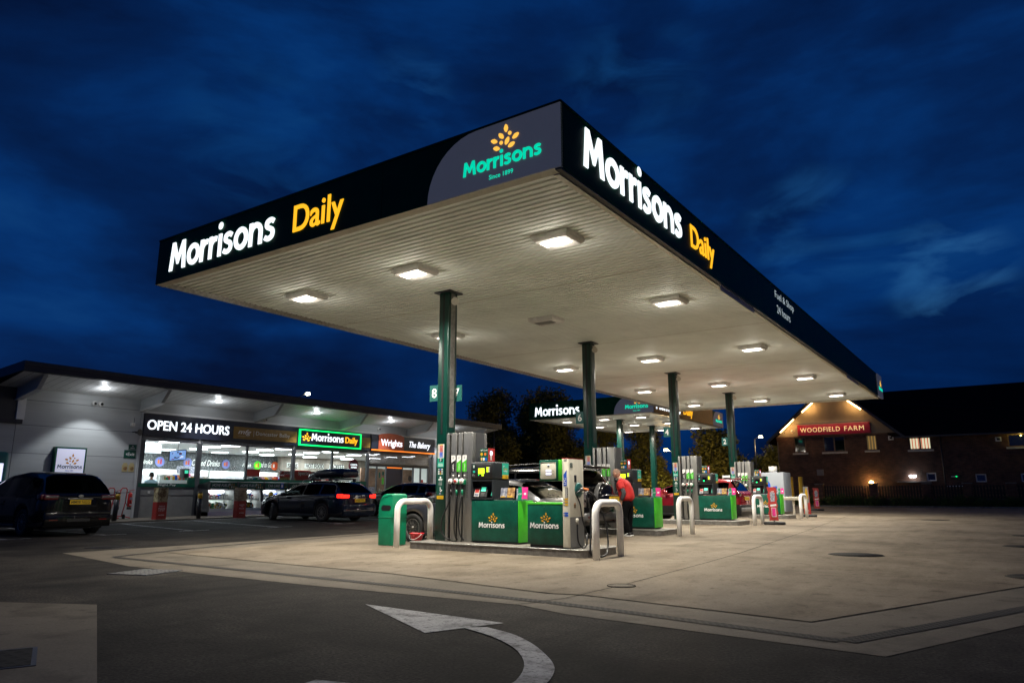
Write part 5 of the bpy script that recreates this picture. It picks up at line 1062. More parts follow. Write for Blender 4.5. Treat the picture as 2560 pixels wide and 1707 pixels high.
# totems, bollards, extinguisher trolleys
def totem(y,x,kind,lab):
    g=gz(x,y)+.0; r=thing('advert_totem',(x,y,g),lab,'advert totem','red cardboard totems'); w,d,h=.225,.115,1.22
    Rz=Matrix.Translation((x,y,g)) @ Matrix.Rotation(.15,4,'Z')
    mb=MB(); mb.box(-d,d,-w,w,0,h*.56,'redboard',Rz); mb.build('printed_base',r)
    mb=MB(); mb.box(-d,d,-w,w,h*.5605,h,'food2' if kind else mat('rolls_print',(.30,.20,.11),.6,var=.3,vs_=5,stretch=(1,1,3),col2=(.55,.42,.28)),Rz); mb.build('food_photo',r)
    c,s=math.cos(.15),math.sin(.15); F=Fr(Rz@V(d,0,0),(-s,c,0)); mb=MB(); L=[("FRESHLY",.50,.26),("MADE",.40,.30),("EVERY DAY",.34,.26)] if kind else [("BAKED",.50,.26),("WITH",.44,.12),("PRIDE",.35,.26)]
    for t,z,w_ in L: mb.text(t,F,0,z,'inkwhite',w=w_,h=.05 if w_<.28 else .075,d=.003)
    mb.text("wrights",F,0,.17,'inkwhite',w=.26,h=.06,d=.003,bold=.02); mb.text("the bakery",F,0,.12,'ink',w=.2,d=.003)
    G=Fr(Rz@V(0,w,0),(-c,-s,0)); mb.text("MADE",G,0,.40,'inkwhite',w=.15,d=.003,bold=.02); mb.text("wrights",G,0,.17,'inkwhite',w=.15,d=.003,bold=.02); mb.build('lettering',r)
totem(7.88,-22.6,1,'red cardboard totem reading FRESHLY MADE below a sandwich photo'); totem(10.98,-22.0,0,'red cardboard totem reading BAKED WITH PRIDE below a bread roll photo')
for (x,y,lab,tl) in ((-22.55,6.16,'black and yellow bollard right beside the people carrier',.06),(-22.2,9.28,'black and yellow bollard left of the goods cabinets',.0),(-21.7,12.25,'black and yellow bollard just ahead of the estate car bonnet',0)):
    g=gz(x,y); r=thing('bollard',(x,y,g),lab,'bollard','black bollards with a yellow band'); T=V(0,tl*.5,0)
    mb=MB(); mb.cyl((x,y,g),(x,y+tl*.75,g+.80),.085,'black',20); mb.cyl((x,y+tl*.98,g+1.0),(x,y+tl,g+1.06),.088,'black',20,r2=.07); mb.build('post',r)
    mb=MB(); mb.cyl((x,y+tl*.75,g+.80),(x,y+tl*.98,g+1.0),.087,'yellow',20); mb.build('yellow_band',r)
for (y,lab) in ((6.72,'red wheeled frame with extinguisher, half behind the bollard'),(7.20,'red wheeled frame with fire extinguisher by the lit shop front')):
    x=-23.9; g=gz(x,y)+.04; r=thing('extinguisher_trolley',(x,y,g),lab,'fire extinguisher trolley','red extinguisher trolleys')
    mb=MB(); P=[(x-.15,y-.22,g+.08),(x-.15,y-.13,g+.6),(x-.15,y-.12,g+1.10),(x-.15,y-.06,g+1.17),(x-.15,y+.08,g+1.17),(x-.15,y+.13,g+1.10),(x-.15,y+.10,g+.6),(x-.15,y+.0,g+.08)]
    mb.tube([P[0],P[1],P[2],P[3],P[4],P[5],P[6],P[7]],.02,'red',8); mb.tube([(x+.25,y-.3,g+.05),(x-.25,y-.3,g+.1),(x-.25,y+.12,g+.1),(x+.25,y+.12,g+.05)],.018,'red',8); mb.build('frame',r)
    for q in (-.28,.06):
        mb=MB(); mb.cyl((x-.1,y+q-.02,g+.09),(x-.1,y+q+.02,g+.09),.09,'rubber',16); mb.build('wheel',r)
    mb=MB(); mb.lathe((x+.05,y+.16,g+.45),[(.07,0),(.08,.02),(.08,.46),(.06,.52),(.02,.56),(.0001,.57)],'red',18); mb.lathe((x+.05,y+.16,g+.36),[(.085,0),(.085,.1),(.0001,.1)],'black',16); mb.fbox(FX(x+.13),y+.11,y+.21,g+.72,g+.82,0,.004,'bluegrey'); mb.fbox(FX(x+.13),y+.12,y+.20,g+.52,g+.56,0,.004,'inkwhite'); mb.build('extinguisher',r)
    mb=MB(); mb.tube(catmull([(x+.05,y+.16,g+1.02),(x+.08,y+.0,g+.98),(x+.08,y-.02,g+.7),(x+.06,y+.07,g+.5)],5),.011,'black',6); mb.tube([(x+.05,y+.10,g+1.06),(x+.05,y+.30,g+1.10)],.012,'red',6); mb.build('hose_and_lever',r)
r=thing('flower_bucket',(-23.7,21.1,.25),'bucket of wrapped flowers beside the shop doors','flowers'); mb=MB(); mb.lathe((-23.7,20.75,.25),[(.14,0),(.19,.42),(.0001,.42)],'charcoal',16); mb.build('bucket',r)
mb=MB()
for q in range(60):
    a=rng.uniform(0,6.3); s=rng.uniform(0,.3); h=rng.uniform(.9,1.35)-s*.5; c=V(-23.7+s*math.cos(a),20.75+s*math.sin(a),h); mb.lathe(c,[(.0001,-.03),(.035,0),(.0001,.03)],rng.choice(['lime','paper','leaf2','paper']),6); mb.cyl((-23.7,20.75,.6),c,.006,'leaf2',4)
mb.build('flowers',r)
# ------------------------------------------------------------------ cars
def interp(keys, x):
    return float(np.interp(x, [k[0] for k in keys], [k[1] for k in keys]))
def smooth_keys(keys, L, n=120, w=5):
    xs=np.linspace(0,L,n); ys=np.interp(xs,[k[0] for k in keys],[k[1] for k in keys])
    ker=np.ones(w)/w; pad=np.pad(ys,w//2,mode='edge'); ys=np.convolve(pad,ker,'valid'); return [(a,b) for a,b in zip(xs,ys)]
def wheel(parent, x, y, side, R_, style, rimm, spokes, steer=0.):
    Mx=Matrix.Translation((x,y,R_)) @ Matrix.Rotation(steer,4,'Z'); A=(0,side,0)
    mb=MB(); w=.105; ri=R_*.66
    mb.lathe((0,0,0),[(ri,-w+.02),(R_*.93,-w),(R_,-w*.7),(R_,w*.7),(R_*.93,w),(ri+.01,w-.01),(ri,w-.03)],'rubber',32,A); mb.v=[tuple(Mx@Vector(v)) for v in mb.v]; t=mb.build('wheel',parent,world=False)
    mb=MB(); mb.lathe((0,0,0),[(ri,-w+.04),(ri,w-.03),(ri-.012,w-.015),(ri-.03,w-.04),(ri-.04,0)],rimm,32,A)
    F=Fr((0,0,0),(-side,0,0),(0,0,1)); F.n=Vector(A)
    for k in range(spokes):
        a=2*PI*k/spokes+.2; c,s=math.cos(a),math.sin(a)
        if style=='alloy':
            for dd in (-.09,.09):
                a2=a+dd; P=[(.03*math.cos(a)-.012*math.sin(a),.03*math.sin(a)+.012*math.cos(a)),(.03*math.cos(a)+.012*math.sin(a),.03*math.sin(a)-.012*math.cos(a)),(ri*.97*math.cos(a2+.03),ri*.97*math.sin(a2+.03)),(ri*.97*math.cos(a2-.03),ri*.97*math.sin(a2-.03))]
                mb.prism(F,P[::-1],w-.05,w-.025,rimm)
        else:
            P=[(r_*math.cos(a+d_),r_*math.sin(a+d_)) for r_,d_ in ((ri*.45,-.07),(ri*.45,.07),(ri*.95,.11),(ri*.95,-.11))]; mb.prism(F,P,w-.045,w-.02,rimm)
    mb.lathe((0,0,0),[(ri*(.22 if style=='alloy' else .48),w-.05),(ri*(.2 if style=='alloy' else .46),w-.018),(.0001,w-.01)],rimm,16,A); mb.lathe((0,0,0),[(ri*.8,w-.09),(.0001,w-.09)],'ink',20,A)
    mb.v=[tuple(Mx@Vector(v)) for v in mb.v]; mb.build('rim',t,world=False)
def car(name, label, cat, loc, rz, L, Wd, H, top, belt, paint, roofw=.70, wheels=(.95,3.75), R_=.33, ws=(2.4,3.4), rg=(0.0,.55), side=((.7,1.55),(1.62,2.45),(2.55,3.3)), clr=.24, style='alloy', spokes=10, rimm='steel2', plate=None, tail='off', steer=0., cladding=False, rails=False, tailh=None, spare=False, extra=None, nose=.5, platez=None):
    r=thing(name,loc,label,cat,rz=rz); hW=Wd/2
    T=smooth_keys(top,L); Bk=smooth_keys(belt,L,w=9)
    xs=sorted(set(list(np.linspace(0,L,70))+[0.0,.012,.03,.06,L-.012,L-.03,L-.06]+[w+R_*1.16*math.cos(a) for w in wheels for a in np.linspace(0,PI,13)]))
    def hw(x):
        k=1.
        e=.38
        if x<e: k-= .13*((e-x)/e)**2.6
        if x>L-nose: k-= .30*((x-(L-nose))/nose)**2.2
        return hW*k
    def section(x):
        t=interp(T,x); b=min(interp(Bk,x),t-.015); zb=clr
        for w in wheels:
            if abs(x-w)<R_*1.16: zb=max(zb,R_+math.sqrt((R_*1.16)**2-(x-w)**2)*.98)
        if x<.25: zb=max(zb,clr+.06*(1-x/.25))
        if x>L-.3: zb=max(zb,clr-.03+.05*(x-(L-.3))/.3)
        h=hw(x); k=max(0.,min(1.,(t-b)/max(.05,(H-b)*.95))); gw=h*.93*(1-k)+roofw*k*(h/hW*.15+.85)
        zb2=min(zb,b-.12); m=zb2+(b-zb2)*.45
        P=[(h*.955,zb2),(h*.99,zb2+(b-zb2)*.12),(h,m),(h*.995,m+(b-m)*.5),(h*.975,b-.035),(h*.945,b)]
        e=b+(t-b)*.80
        P+=[(h*.93+(gw-h*.93)*.10,b+(e-b)*.08),(h*.93+(gw-h*.93)*.5,b+(e-b)*.50),(gw+ (h*.93-gw)*.10,e-(e-b)*.06),(gw,e),(gw*.93,e+(t-e)*.55),(gw*.72,t-(t-e)*.12),(gw*.36,t-.003),(0.,t)]
        return P
    S=[section(x) for x in xs]; nv=len(S[0]); body=MB(); glass_sets={}
    idx={}
    for sg in (1,-1):
        for i,x in enumerate(xs):
            for j,(y,z) in enumerate(S[i]): idx[(sg,i,j)]=len(body.v); body.v.append((x-L/2,sg*y,z))
    def addf(mb,key,fs,m):
        pass
    bi=body.mi(paint); bl=body.mi('black'); bp=body.mi('black')
    groups={}
    for sg in (1,-1):
        for i in range(len(xs)-1):
            xm=(xs[i]+xs[i+1])/2; t=interp(T,xm); b=interp(Bk,xm)
            for j in range(nv-1):
                f=(idx[(sg,i,j)],idx[(sg,i+1,j)],idx[(sg,i+1,j+1)],idx[(sg,i,j+1)])
                if sg<0: f=f[::-1]
                key=None
                if 6<=j<=7 and t-b>.16:
                    for q,(a,c) in enumerate(side):
                        if a<xm<c: key=('side_window',q,sg)
                if j>=9 and ws[0]<xm<ws[1] and t-b>.03: key=('windscreen',0,0)
                if j>=9 and rg[0]<xm<rg[1]: key=('rear_window',0,0)
                if key: groups.setdefault(key,[]).append(f)
                else: body.f.append(f); body.m.append(bl if (cladding and j<=1) or (j==0) else bi); body.sm.append(True)
    for i in (0,len(xs)-1):   # end caps with inner rings
        ring=[idx[(1,i,j)] for j in range(nv)]+[idx[(-1,i,j)] for j in range(nv-2,-1,-1)]
        c=sum((Vector(body.v[k]) for k in ring),Vector())/len(ring); dx=-.035 if i==0 else .05; prev=ring
        for s_,dd in ((.93,.6),(.5,1.)):
            new=[]
            for k in ring: p=Vector(body.v[k]); q=c+(p-c)*s_; q.x=p.x+dx*dd; new.append(len(body.v)); body.v.append(tuple(q))
            n=len(ring)
            for k in range(n):
                f=(prev[k],prev[(k+1)%n],new[(k+1)%n],new[k]); body.f.append(f if i==0 else f[::-1]); body.m.append(bi); body.sm.append(True)
            prev=new
        body.f.append(tuple(prev) if i==0 else tuple(prev[::-1])); body.m.append(bi); body.sm.append(True)
    bo=body.build('body',r,world=False)
    for (nm,q,sg),fs in groups.items():
        mb=MB(); used={}
        for f in fs:
            for k in f:
                if k not in used: used[k]=len(used)
        mb.add([body.v[k] for k in used],[tuple(used[k] for k in f) for f in fs],'carglass',True); mb.build(nm,r,world=False)
    x0=-L/2; mb=MB(); zi=interp(Bk,L/2)-.12
    mb.box(-L/2+.12,L/2-.2,-hW+.26,hW-.26,clr-.06,R_*2-.02,'black'); mb.box(-L/2+.3,L*.22,-hW+.16,hW-.16,R_*1.9,zi,'black')
    for sx in (.32*L,.52*L):
        for sy in (-.36,.36): mb.rbox(x0+sx,x0+sx+.14,sy-.22,sy+.22,zi-.1,zi+.38,'charcoal',.04); mb.rbox(x0+sx,x0+sx+.10,sy-.11,sy+.11,zi+.38,zi+.55,'charcoal',.03)
    mb.build('cabin',r,world=False)
    for wx in wheels:
        for sg in (1,-1): wheel(r,x0+wx,sg*(hW-.115),sg,R_,style,rimm,spokes,steer if wx>L/2 else 0.)
    # rear: lamps, plate, bumper seam, wiper
    tb=tailh or interp(Bk,.2)-.06; Fb=Fr((x0,0,0),(0,-1,0)); bw=hw(0.03)
    for sg in (1,-1):
        mb=MB(); mt='tail' if tail=='on' else ('tailclear' if tail=='clear' else 'tailoff')
        for a,b_,zz,hh in ((bw*.62,bw*1.035,tb-.09,.13),):
            mb.rbox(x0-.03,x0+.10,min(sg*a,sg*b_),max(sg*a,sg*b_),zz,zz+hh,mt,.018)
        mb.rbox(x0+.02,x0+.24,min(sg*bw*.95,sg*(hW*.99)),max(sg*bw*.95,sg*(hW*.99)),tb-.08,tb+.06,mt,.02)
        if tail!='on' : mb.rbox(x0-.034,x0+.09,min(sg*bw*.64,sg*bw*1.0),max(sg*bw*.64,sg*bw*1.0),tb-.04,tb+.02,'tailclear',.01)
        lo=mb.build('tail_lamp',r,world=False)
        if tail=='on': point('tail_light',r,(0,0,0),1.2,(1,.03,.02),.05).location=(x0-.1,sg*bw*.85,tb)
    if plate:
        pz=platez or .72; mb=MB(); G=Fr((x0-.045,0,0),(0,-1,0)); mb.fbox(G,-.26,.26,pz,pz+.115,0,.012,'plate'); mb.text(plate,G,0,pz+.02,'ink',w=.46,h=.075,d=.014,bold=.004); mb.build('number_plate',r,world=False)
        mb=MB(); mb.rbox(x0-.05,x0,-.31,.31,pz+.125,pz+.155,'steel',.008); mb.build('boot_handle',r,world=False)
    mb=MB(); mb.rbox(x0-.055,x0+.12,-bw*.97,bw*.97,clr-.01,.62,'black' if cladding else paint,.03); mb.box(x0-.058,x0-.05,-bw*.85,bw*.85,.50,.506,'black'); mb.box(x0-.058,x0-.05,-.28,.28,clr+.13,clr+.2,'ink')
    for sg in (1,-1): mb.box(x0-.060,x0-.052,min(sg*.5,sg*.7),max(sg*.5,sg*.7),.40,.43,'tailoff')
    mb.build('rear_bumper',r,world=False)
    # front lamps and grille
    xf=L/2; fw=hw(L-.05); fz=interp(T,L-.05)
    for sg in (1,-1):
        mb=MB(); mb.rbox(xf-.25,xf-.015,min(sg*fw*.55,sg*fw*1.02),max(sg*fw*.55,sg*fw*1.02),fz-.14,fz-.02,'tailclear',.03); mb.build('headlight',r,world=False)
    mb=MB(); mb.rbox(xf-.03,xf+.055,-fw*.5,fw*.5,fz-.20,fz-.06,'black',.02); mb.rbox(xf-.05,xf+.05,-fw*.8,fw*.8,clr,clr+.16,'black',.03); mb.build('grille',r,world=False)
    # mirrors, handles, pillars trim
    mx=x0+side[-1][1]-.12; bz=interp(Bk,mx-x0)
    for sg in (1,-1):
        mb=MB(); mb.rbox(mx-.07,mx+.08,min(sg*(hW-.02),sg*(hW+.19)),max(sg*(hW-.02),sg*(hW+.19)),bz+.0,bz+.14,paint,.03); mb.build('door_mirror',r,world=False)
        mb=MB()
        for q in side[-2:]: mb.rbox(x0+q[0]+.0,x0+q[0]+.17,min(sg*(hW-.01),sg*(hW+.025)),max(sg*(hW-.01),sg*(hW+.025)),bz-.13,bz-.105,paint,.008)
        mb.build('door_handle',r,world=False)
        mb=MB()
        for q in side[-2:]: mb.box(x0+q[0]-.045,x0+q[0]-.038,min(sg*(hW-.02),sg*(hW+.0015)),max(sg*(hW-.02),sg*(hW+.0015)),clr+.12,bz-.02,'ink')
        mb.rbox(x0+wheels[0]+R_*1.2,x0+wheels[1]-R_*1.2,min(sg*(hW-.06),sg*(hW+.005)),max(sg*(hW-.06),sg*(hW+.005)),clr-.03,clr+.06,'black' if cladding else 'charcoal',.02); mb.build('side_skirt',r,world=False)
        if rails:
            mb=MB(); xa,xb_=x0+side[0][0]+.1,x0+side[-1][0]+.35; zr=H+.015; mb.tube(catmull([(xa,sg*(roofw-.05),zr-.03),(xa+.15,sg*(roofw-.05),zr+.03),((xa+xb_)/2,sg*(roofw-.05),zr+.05),(xb_-.15,sg*(roofw-.05),zr+.02),(xb_,sg*(roofw-.05),zr-.05)],5),.016,'steel' if rails=='chrome' else 'black',8); mb.build('roof_rail',r,world=False)
    return r,x0
M['paint_black']=mat('paint_black',(.004,.004,.0045),.18,spec=.2,coat=.35)
M['paint_blue']=mat('paint_midnight',(.006,.010,.020),.16,spec=.3,coat=.5)
M['paint_dark']=mat('paint_black_green',(.004,.006,.007),.16,spec=.3,coat=.5)
M['paint_silver']=mat('paint_grey',(.10,.10,.105),.28,.7,coat=.8)
M['paint_red']=mat('paint_red',(.28,.010,.018),.25,.2,coat=.9)
def carloc(xrear,L,y): return (xrear-L/2,y,gz(xrear-L/2,y))
L=4.77   # people carrier, bottom left
c,x0=car('people_carrier','black people carrier parked in front of the grey shop wall at the left edge','car',(-15.60-L/2,1.68,.02),PI-.01,L,1.88,1.66,
 [(0,1.02),(.10,1.10),(.30,1.42),(.50,1.585),(.9,1.64),(1.9,1.665),(2.7,1.60),(3.15,1.42),(3.85,1.10),(4.3,1.0),(4.6,.86),(4.77,.70)],[(0,1.0),(1,.99),(3,.93),(3.9,.90),(4.77,.68)],'paint_black',
 roofw=.66,wheels=(.98,3.83),R_=.345,ws=(2.75,3.85),rg=(.06,.50),side=((.55,1.15),(1.22,2.15),(2.22,3.1),(3.15,3.5)),plate='MM08 NGG',platez=.80,tailh=1.0)
mb=MB(); F=Fr((x0-.045,0,0),(0,-1,0)); mb.disc(F,0,1.01,.035,'steel',0,.012,20,1.9); mb.build('emblem',c,world=False)
mb=MB(); mb.rbox(x0+.36,x0+.42,-.24,.24,1.575,1.60,'tailoff',.008); mb.build('high_brake_lamp',c,world=False)
L=4.72   # estate with roof box
c,x0=car('estate_car','dark estate car with lit red tail lamps, carrying a roof box','car',(-15.62-L/2,11.50,gz(-17.9,11.5)),PI+.02,L,1.83,1.48,
 [(0,.98),(.12,1.05),(.38,1.34),(.58,1.435),(1.2,1.47),(2.0,1.48),(2.6,1.43),(3.55,1.00),(4.1,.93),(4.5,.80),(4.72,.66)],[(0,.97),(1,.955),(3,.90),(3.6,.88),(4.72,.66)],'paint_blue',
 roofw=.60,wheels=(1.02,3.81),R_=.335,ws=(2.62,3.58),rg=(.10,.52),side=((.42,1.2),(1.27,2.1),(2.17,3.15)),clr=.21,spokes=10,plate='KY68 LWK',platez=.70,tail='on',tailh=.93,steer=-.45,rails='chrome')
mb=MB(); F=Fr((x0-.04,0,0),(0,-1,0)); mb.disc(F,-.17,.88,.07,'inkwhite',0,.01); mb.text("UK",F,-.17,.855,'ink',w=.09,d=.013,bold=.02); mb.build('country_sticker',c,world=False)
mb=MB(); mb.disc(F,.0+.06,.885,.05,'steel',0,.012); mb.disc(F,.06,.885,.038,'ink',.012,.003); mb.build('emblem',c,world=False)
mb=MB(); mb.box(x0-.062,x0-.05,-.8,.8,.395,.408,'steel'); mb.build('chrome_strip',c,world=False)
mb=MB()
for sg in (1,-1): mb.tube(catmull([(x0+.42,sg*.80,1.0),(x0+.48,sg*.70,1.28),(x0+.8,sg*.64,1.36),(x0+1.7,sg*.625,1.385),(x0+2.5,sg*.65,1.34),(x0+3.1,sg*.78,1.02)],6),.008,'steel',5); mb.tube([(x0+.42,sg*.865,.955),(x0+1.7,sg*.885,.935),(x0+3.1,sg*.885,.905)],.008,'steel',5)
mb.build('window_chrome',c,world=False)
def roofbox():
    x,y=-17.0,11.45; z=gz(x,y)+1.60; r=thing('roof_box',(x,y,z),'dark blue roof box with a tapered nose on top of the estate car','roof box'); Rz=Matrix.Translation((x,y,z)) @ Matrix.Rotation(PI,4,'Z')
    mb=MB(); st=[(-1.02,.34,.02,.20),(-.98,.40,.0,.30),(-.6,.43,-.01,.35),(0,.43,-.02,.35),(.5,.41,-.02,.30),(.95,.34,-.02,.20),(1.15,.24,-.01,.10),(1.22,.14,.0,.05)]
    n=16
    for i,(a,w,z0,z1) in enumerate(st):
        for j in range(n):
            t=2*PI*j/n; cy=math.copysign(abs(math.cos(t))**.5,math.cos(t)); cz=math.copysign(abs(math.sin(t))**.6,math.sin(t)); mb.v.append(tuple(Rz@V(a,w*cy,(z0+z1)/2+(z1-z0)/2*cz)))
    i0=mb.mi(mat('roof_box_shell',(.008,.014,.028),.25,coat=.3))
    for i in range(len(st)-1):
        for j in range(n): mb.f.append((i*n+j,(i+1)*n+j,(i+1)*n+(j+1)%n,i*n+(j+1)%n)); mb.m.append(i0); mb.sm.append(True)
    mb.f.append(tuple(range(n))); mb.m.append(i0); mb.sm.append(True); mb.f.append(tuple(range((len(st)-1)*n,len(st)*n))[::-1]); mb.m.append(i0); mb.sm.append(True)
    b=mb.build('shell',r); mb=MB(); mb.tube([Rz@V(a,-w*1.005,(z0+z1)/2-.03) for a,w,z0,z1 in st],.008,'ink',5); mb.tube([Rz@V(a,w*1.005,(z0+z1)/2-.03) for a,w,z0,z1 in st],.008,'ink',5); mb.build('seam',b)
    for a in (-.55,.45):
        mb=MB(); mb.rbox(-.03,.03,-.62,.62,-.05,-.02,'black',.01,2,Rz@Matrix.Translation((a,0,0)))
        for s in (-.60,.60): mb.rbox(-.06,.06,s-.05,s+.05,-.13,-.02,'black',.02,2,Rz@Matrix.Translation((a,0,0)))
        mb.build('cross_bar',r)
roofbox()
L=4.2
car('hatchback','dark hatchback with pale round wheel covers, parked right of the estate car','car',(-15.75-L/2,16.55,gz(-17.9,16.5)),PI,L,1.75,1.45,
 [(0,.98),(.10,1.06),(.32,1.32),(.5,1.39),(1.2,1.45),(1.9,1.44),(2.35,1.36),(3.15,1.02),(3.6,.94),(4.0,.80),(4.2,.66)],[(0,.98),(.8,.96),(2.6,.90),(3.2,.88),(4.2,.66)],'paint_dark',
 roofw=.58,wheels=(.78,3.36),R_=.31,ws=(2.2,3.2),rg=(.08,.45),side=((.38,.78),(.84,1.7),(1.77,2.75)),clr=.2,style='cover',spokes=14,rimm=mat('wheel_cover_silver',(.45,.46,.47),.35,.5),tail='off',tailh=.98)
L=4.35
c,x0=car('grey_estate','grey car with a sloping rear window, seen between the nearest pump and the gas dispenser','car',(-3.42-L/2,5.80,.005),PI,L,1.76,1.42,
 [(0,.90),(.10,.98),(.55,1.26),(.75,1.355),(1.2,1.40),(2.0,1.42),(2.5,1.36),(3.3,.98),(3.8,.90),(4.2,.76),(4.35,.62)],[(0,.90),(1,.93),(3,.88),(3.4,.86),(4.35,.62)],'paint_silver',
 roofw=.57,wheels=(.92,3.55),R_=.32,ws=(2.45,3.35),rg=(.12,.70),side=((.6,1.2),(1.27,2.05),(2.12,2.95)),clr=.19,plate='YD10 KVA',tailh=.86)
mb=MB(); mb.rbox(x0+.62,x0+.84,-.50,.50,1.365,1.392,'paint_silver',.01); mb.rbox(x0+.60,x0+.63,-.16,.16,1.372,1.388,'tailoff',.004); mb.build('spoiler',c,world=False)
mb=MB(); mb.tube([(x0+.14,.0,1.03),(x0+.20,.36,1.07)],.008,'black',5); mb.build('rear_wiper',c,world=False)
L=4.65
c,x0=car('off_roader','black off-roader with a covered spare wheel on its tailgate, beside the man in red','car',(-3.98-L/2,8.42,.02),PI,L,1.86,1.74,
 [(0,1.02),(.04,1.2),(.16,1.52),(.30,1.70),(1.0,1.75),(2.2,1.75),(2.75,1.66),(3.35,1.20),(3.8,1.12),(4.4,1.04),(4.65,.82)],[(0,1.08),(3.3,1.05),(3.6,1.03),(4.65,.80)],'paint_black',
 roofw=.70,wheels=(.90,3.62),R_=.38,ws=(2.72,3.38),rg=(.045,.27),side=((.25,1.05),(1.13,1.95),(2.03,3.0)),clr=.36,plate=None,tail='clear',tailh=.95,cladding=True,rails='black')
Ff_=Fr((x0,0,0),(0,-1,0))
mb=MB(); mb.rbox(x0-.02,x0+.28,-.62,.62,1.69,1.745,'paint_black',.02); mb.build('roof_spoiler',c,world=False)
mb=MB(); A=(-1,0,0); mb.lathe((x0-.02,-.02,.98),[(.36,0),(.36,.20),(.345,.23),(.29,.26),(.10,.285),(.0001,.285)],'paint_black',32,A); mb.rbox(x0-.33,x0-.02,-.44,.34,.72,1.06,'paint_black',.05); sp=mb.build('spare_wheel_cover',c,world=False)
mb=MB(); mb.lathe((x0-.02,-.02,.98),[(.364,.03),(.367,.05),(.367,.13),(.364,.15)],mat('spare_band_grey',(.14,.14,.14),.25,.4),32,A); mb.build('cover_band',sp,world=False)
mb=MB(); G=Fr((x0-.335,-.02,0),(0,-1,0)); mb.fbox(G,-.10,.42,.885,1.0,.0,.012,'plate'); mb.text("AB06 DXZ",G,.16,.905,'ink',w=.44,h=.075,d=.014); mb.fbox(G,-.02,.36,1.02,1.045,.0,.005,'steel2'); mb.build('number_plate',sp,world=False)
mb=MB()
for sg in (1,-1): mb.rbox(x0-.03,x0+.05,min(sg*.66,sg*.86),max(sg*.66,sg*.86),.74,1.10,'tailclear',.03)
mb.build('tail_lamp',c,world=False)
mb=MB(); mb.rbox(x0-.10,x0+.08,-.82,.82,.42,.62,mat('bumper_grey',(.12,.12,.12),.35,.3),.05); mb.box(x0-.105,x0-.09,.50,.74,.50,.54,'tailoff'); mb.build('chrome_bumper',c,world=False)
L=4.35
c,x0=car('red_crossover','red crossover car at the pump marked 4, its rear showing past the pump','car',(-3.72-L/2,19.55,gz(-5.5,19.5)),PI,L,1.82,1.56,
 [(0,1.0),(.06,1.1),(.22,1.40),(.36,1.53),(1.0,1.57),(1.9,1.56),(2.4,1.48),(3.2,1.10),(3.7,1.02),(4.1,.88),(4.35,.70)],[(0,1.05),(1,1.04),(3,.98),(3.4,.95),(4.35,.70)],'paint_red',
 roofw=.60,wheels=(.85,3.5),R_=.34,ws=(2.35,3.2),rg=(.05,.33),side=((.4,.95),(1.02,1.85),(1.92,2.85)),clr=.24,plate='WU21 KFA',platez=.78,tailh=1.0,cladding=True)
mb=MB(); mb.rbox(x0-.03,x0+.35,-.60,.60,1.53,1.565,'paint_red',.012); mb.build('spoiler',c,world=False)
mb=MB(); mb.rbox(x0-.075,x0+.02,-.75,.75,.36,.52,'grey',.03); mb.build('skid_plate',c,world=False)
# ------------------------------------------------------------------ people
def skin(name, pts, edges, m, parent=None, loc=(0,0,0), sub=2, root=0):
    me=bpy.data.meshes.new(name+'_base'); me.from_pydata([p[0] for p in pts],edges,[]); o=bpy.data.objects.new(name+'_base',me); C.objects.link(o)
    sm=o.modifiers.new('s','SKIN'); sm.use_smooth_shade=True
    if not me.skin_vertices:
        me.attributes  # layer is created with the modifier below
    return o
def skinned(name, chains, m, parent, sub=2, rootpt=None):
    """chains: lists of (point, rx, ry); shared points join. Returns evaluated mesh object."""
    P=[]; R_=[]; E=[]
    def vid(p,rx,ry):
        for i,q in enumerate(P):
            if (Vector(q)-Vector(p)).length<1e-5: return i
        P.append(tuple(p)); R_.append((rx,ry)); return len(P)-1
    for ch in chains:
        prev=None
        for p,rx,ry in ch:
            i=vid(p,rx,ry)
            if prev is not None and prev!=i: E.append((prev,i))
            prev=i
    bm=bmesh.new(); lay=bm.verts.layers.skin.verify(); vs_=[]
    for i,p in enumerate(P):
        v=bm.verts.new(p); v[lay].radius=R_[i]; v[lay].use_root=(i==0); vs_.append(v)
    for a,b in E: bm.edges.new((vs_[a],vs_[b]))
    me=bpy.data.meshes.new(name); bm.to_mesh(me); bm.free()
    o=bpy.data.objects.new(name,me); C.objects.link(o)
    s=o.modifiers.new('skin','SKIN'); s.use_smooth_shade=True; s.branch_smoothing=.3
    ss=o.modifiers.new('sub','SUBSURF'); ss.levels=sub; ss.render_levels=sub
    dg=bpy.context.evaluated_depsgraph_get(); dg.update(); ev=o.evaluated_get(dg); m2=bpy.data.meshes.new_from_object(ev); m2.name=name
    bpy.data.objects.remove(o); bpy.data.meshes.remove(me)
    m2.materials.clear(); m2.materials.append(M[m] if isinstance(m,str) else m)
    m2.polygons.foreach_set('material_index',[0]*len(m2.polygons)); m2.polygons.foreach_set('use_smooth',[True]*len(m2.polygons))
    o=bpy.data.objects.new(name,m2); C.objects.link(o)
    if parent: o.parent=parent
    return o
M['skin']=mat('skin',(.46,.24,.16),.5,var=.10,vs_=25); M['tshirt']=mat('red_tshirt',(.50,.014,.012),.75,var=.1,vs_=12,bump=.12,bs=14,bd=.03); M['sleeve']=mat('grey_sleeve',(.055,.055,.06),.85,var=.25,vs_=60,bump=.1)
M['trousers']=mat('black_trousers',(.005,.005,.006),.95,spec=.1,bump=.15,bs=14,bd=.03); M['shoe']=mat('black_shoe',(.012,.012,.012),.6); M['shirtblue']=mat('pale_blue_shirt',(.35,.50,.58),.7); M['hair']=mat('dark_hair',(.03,.02,.015),.8); M['hairgrey']=mat('cropped_grey_hair',(.28,.17,.12),.8)
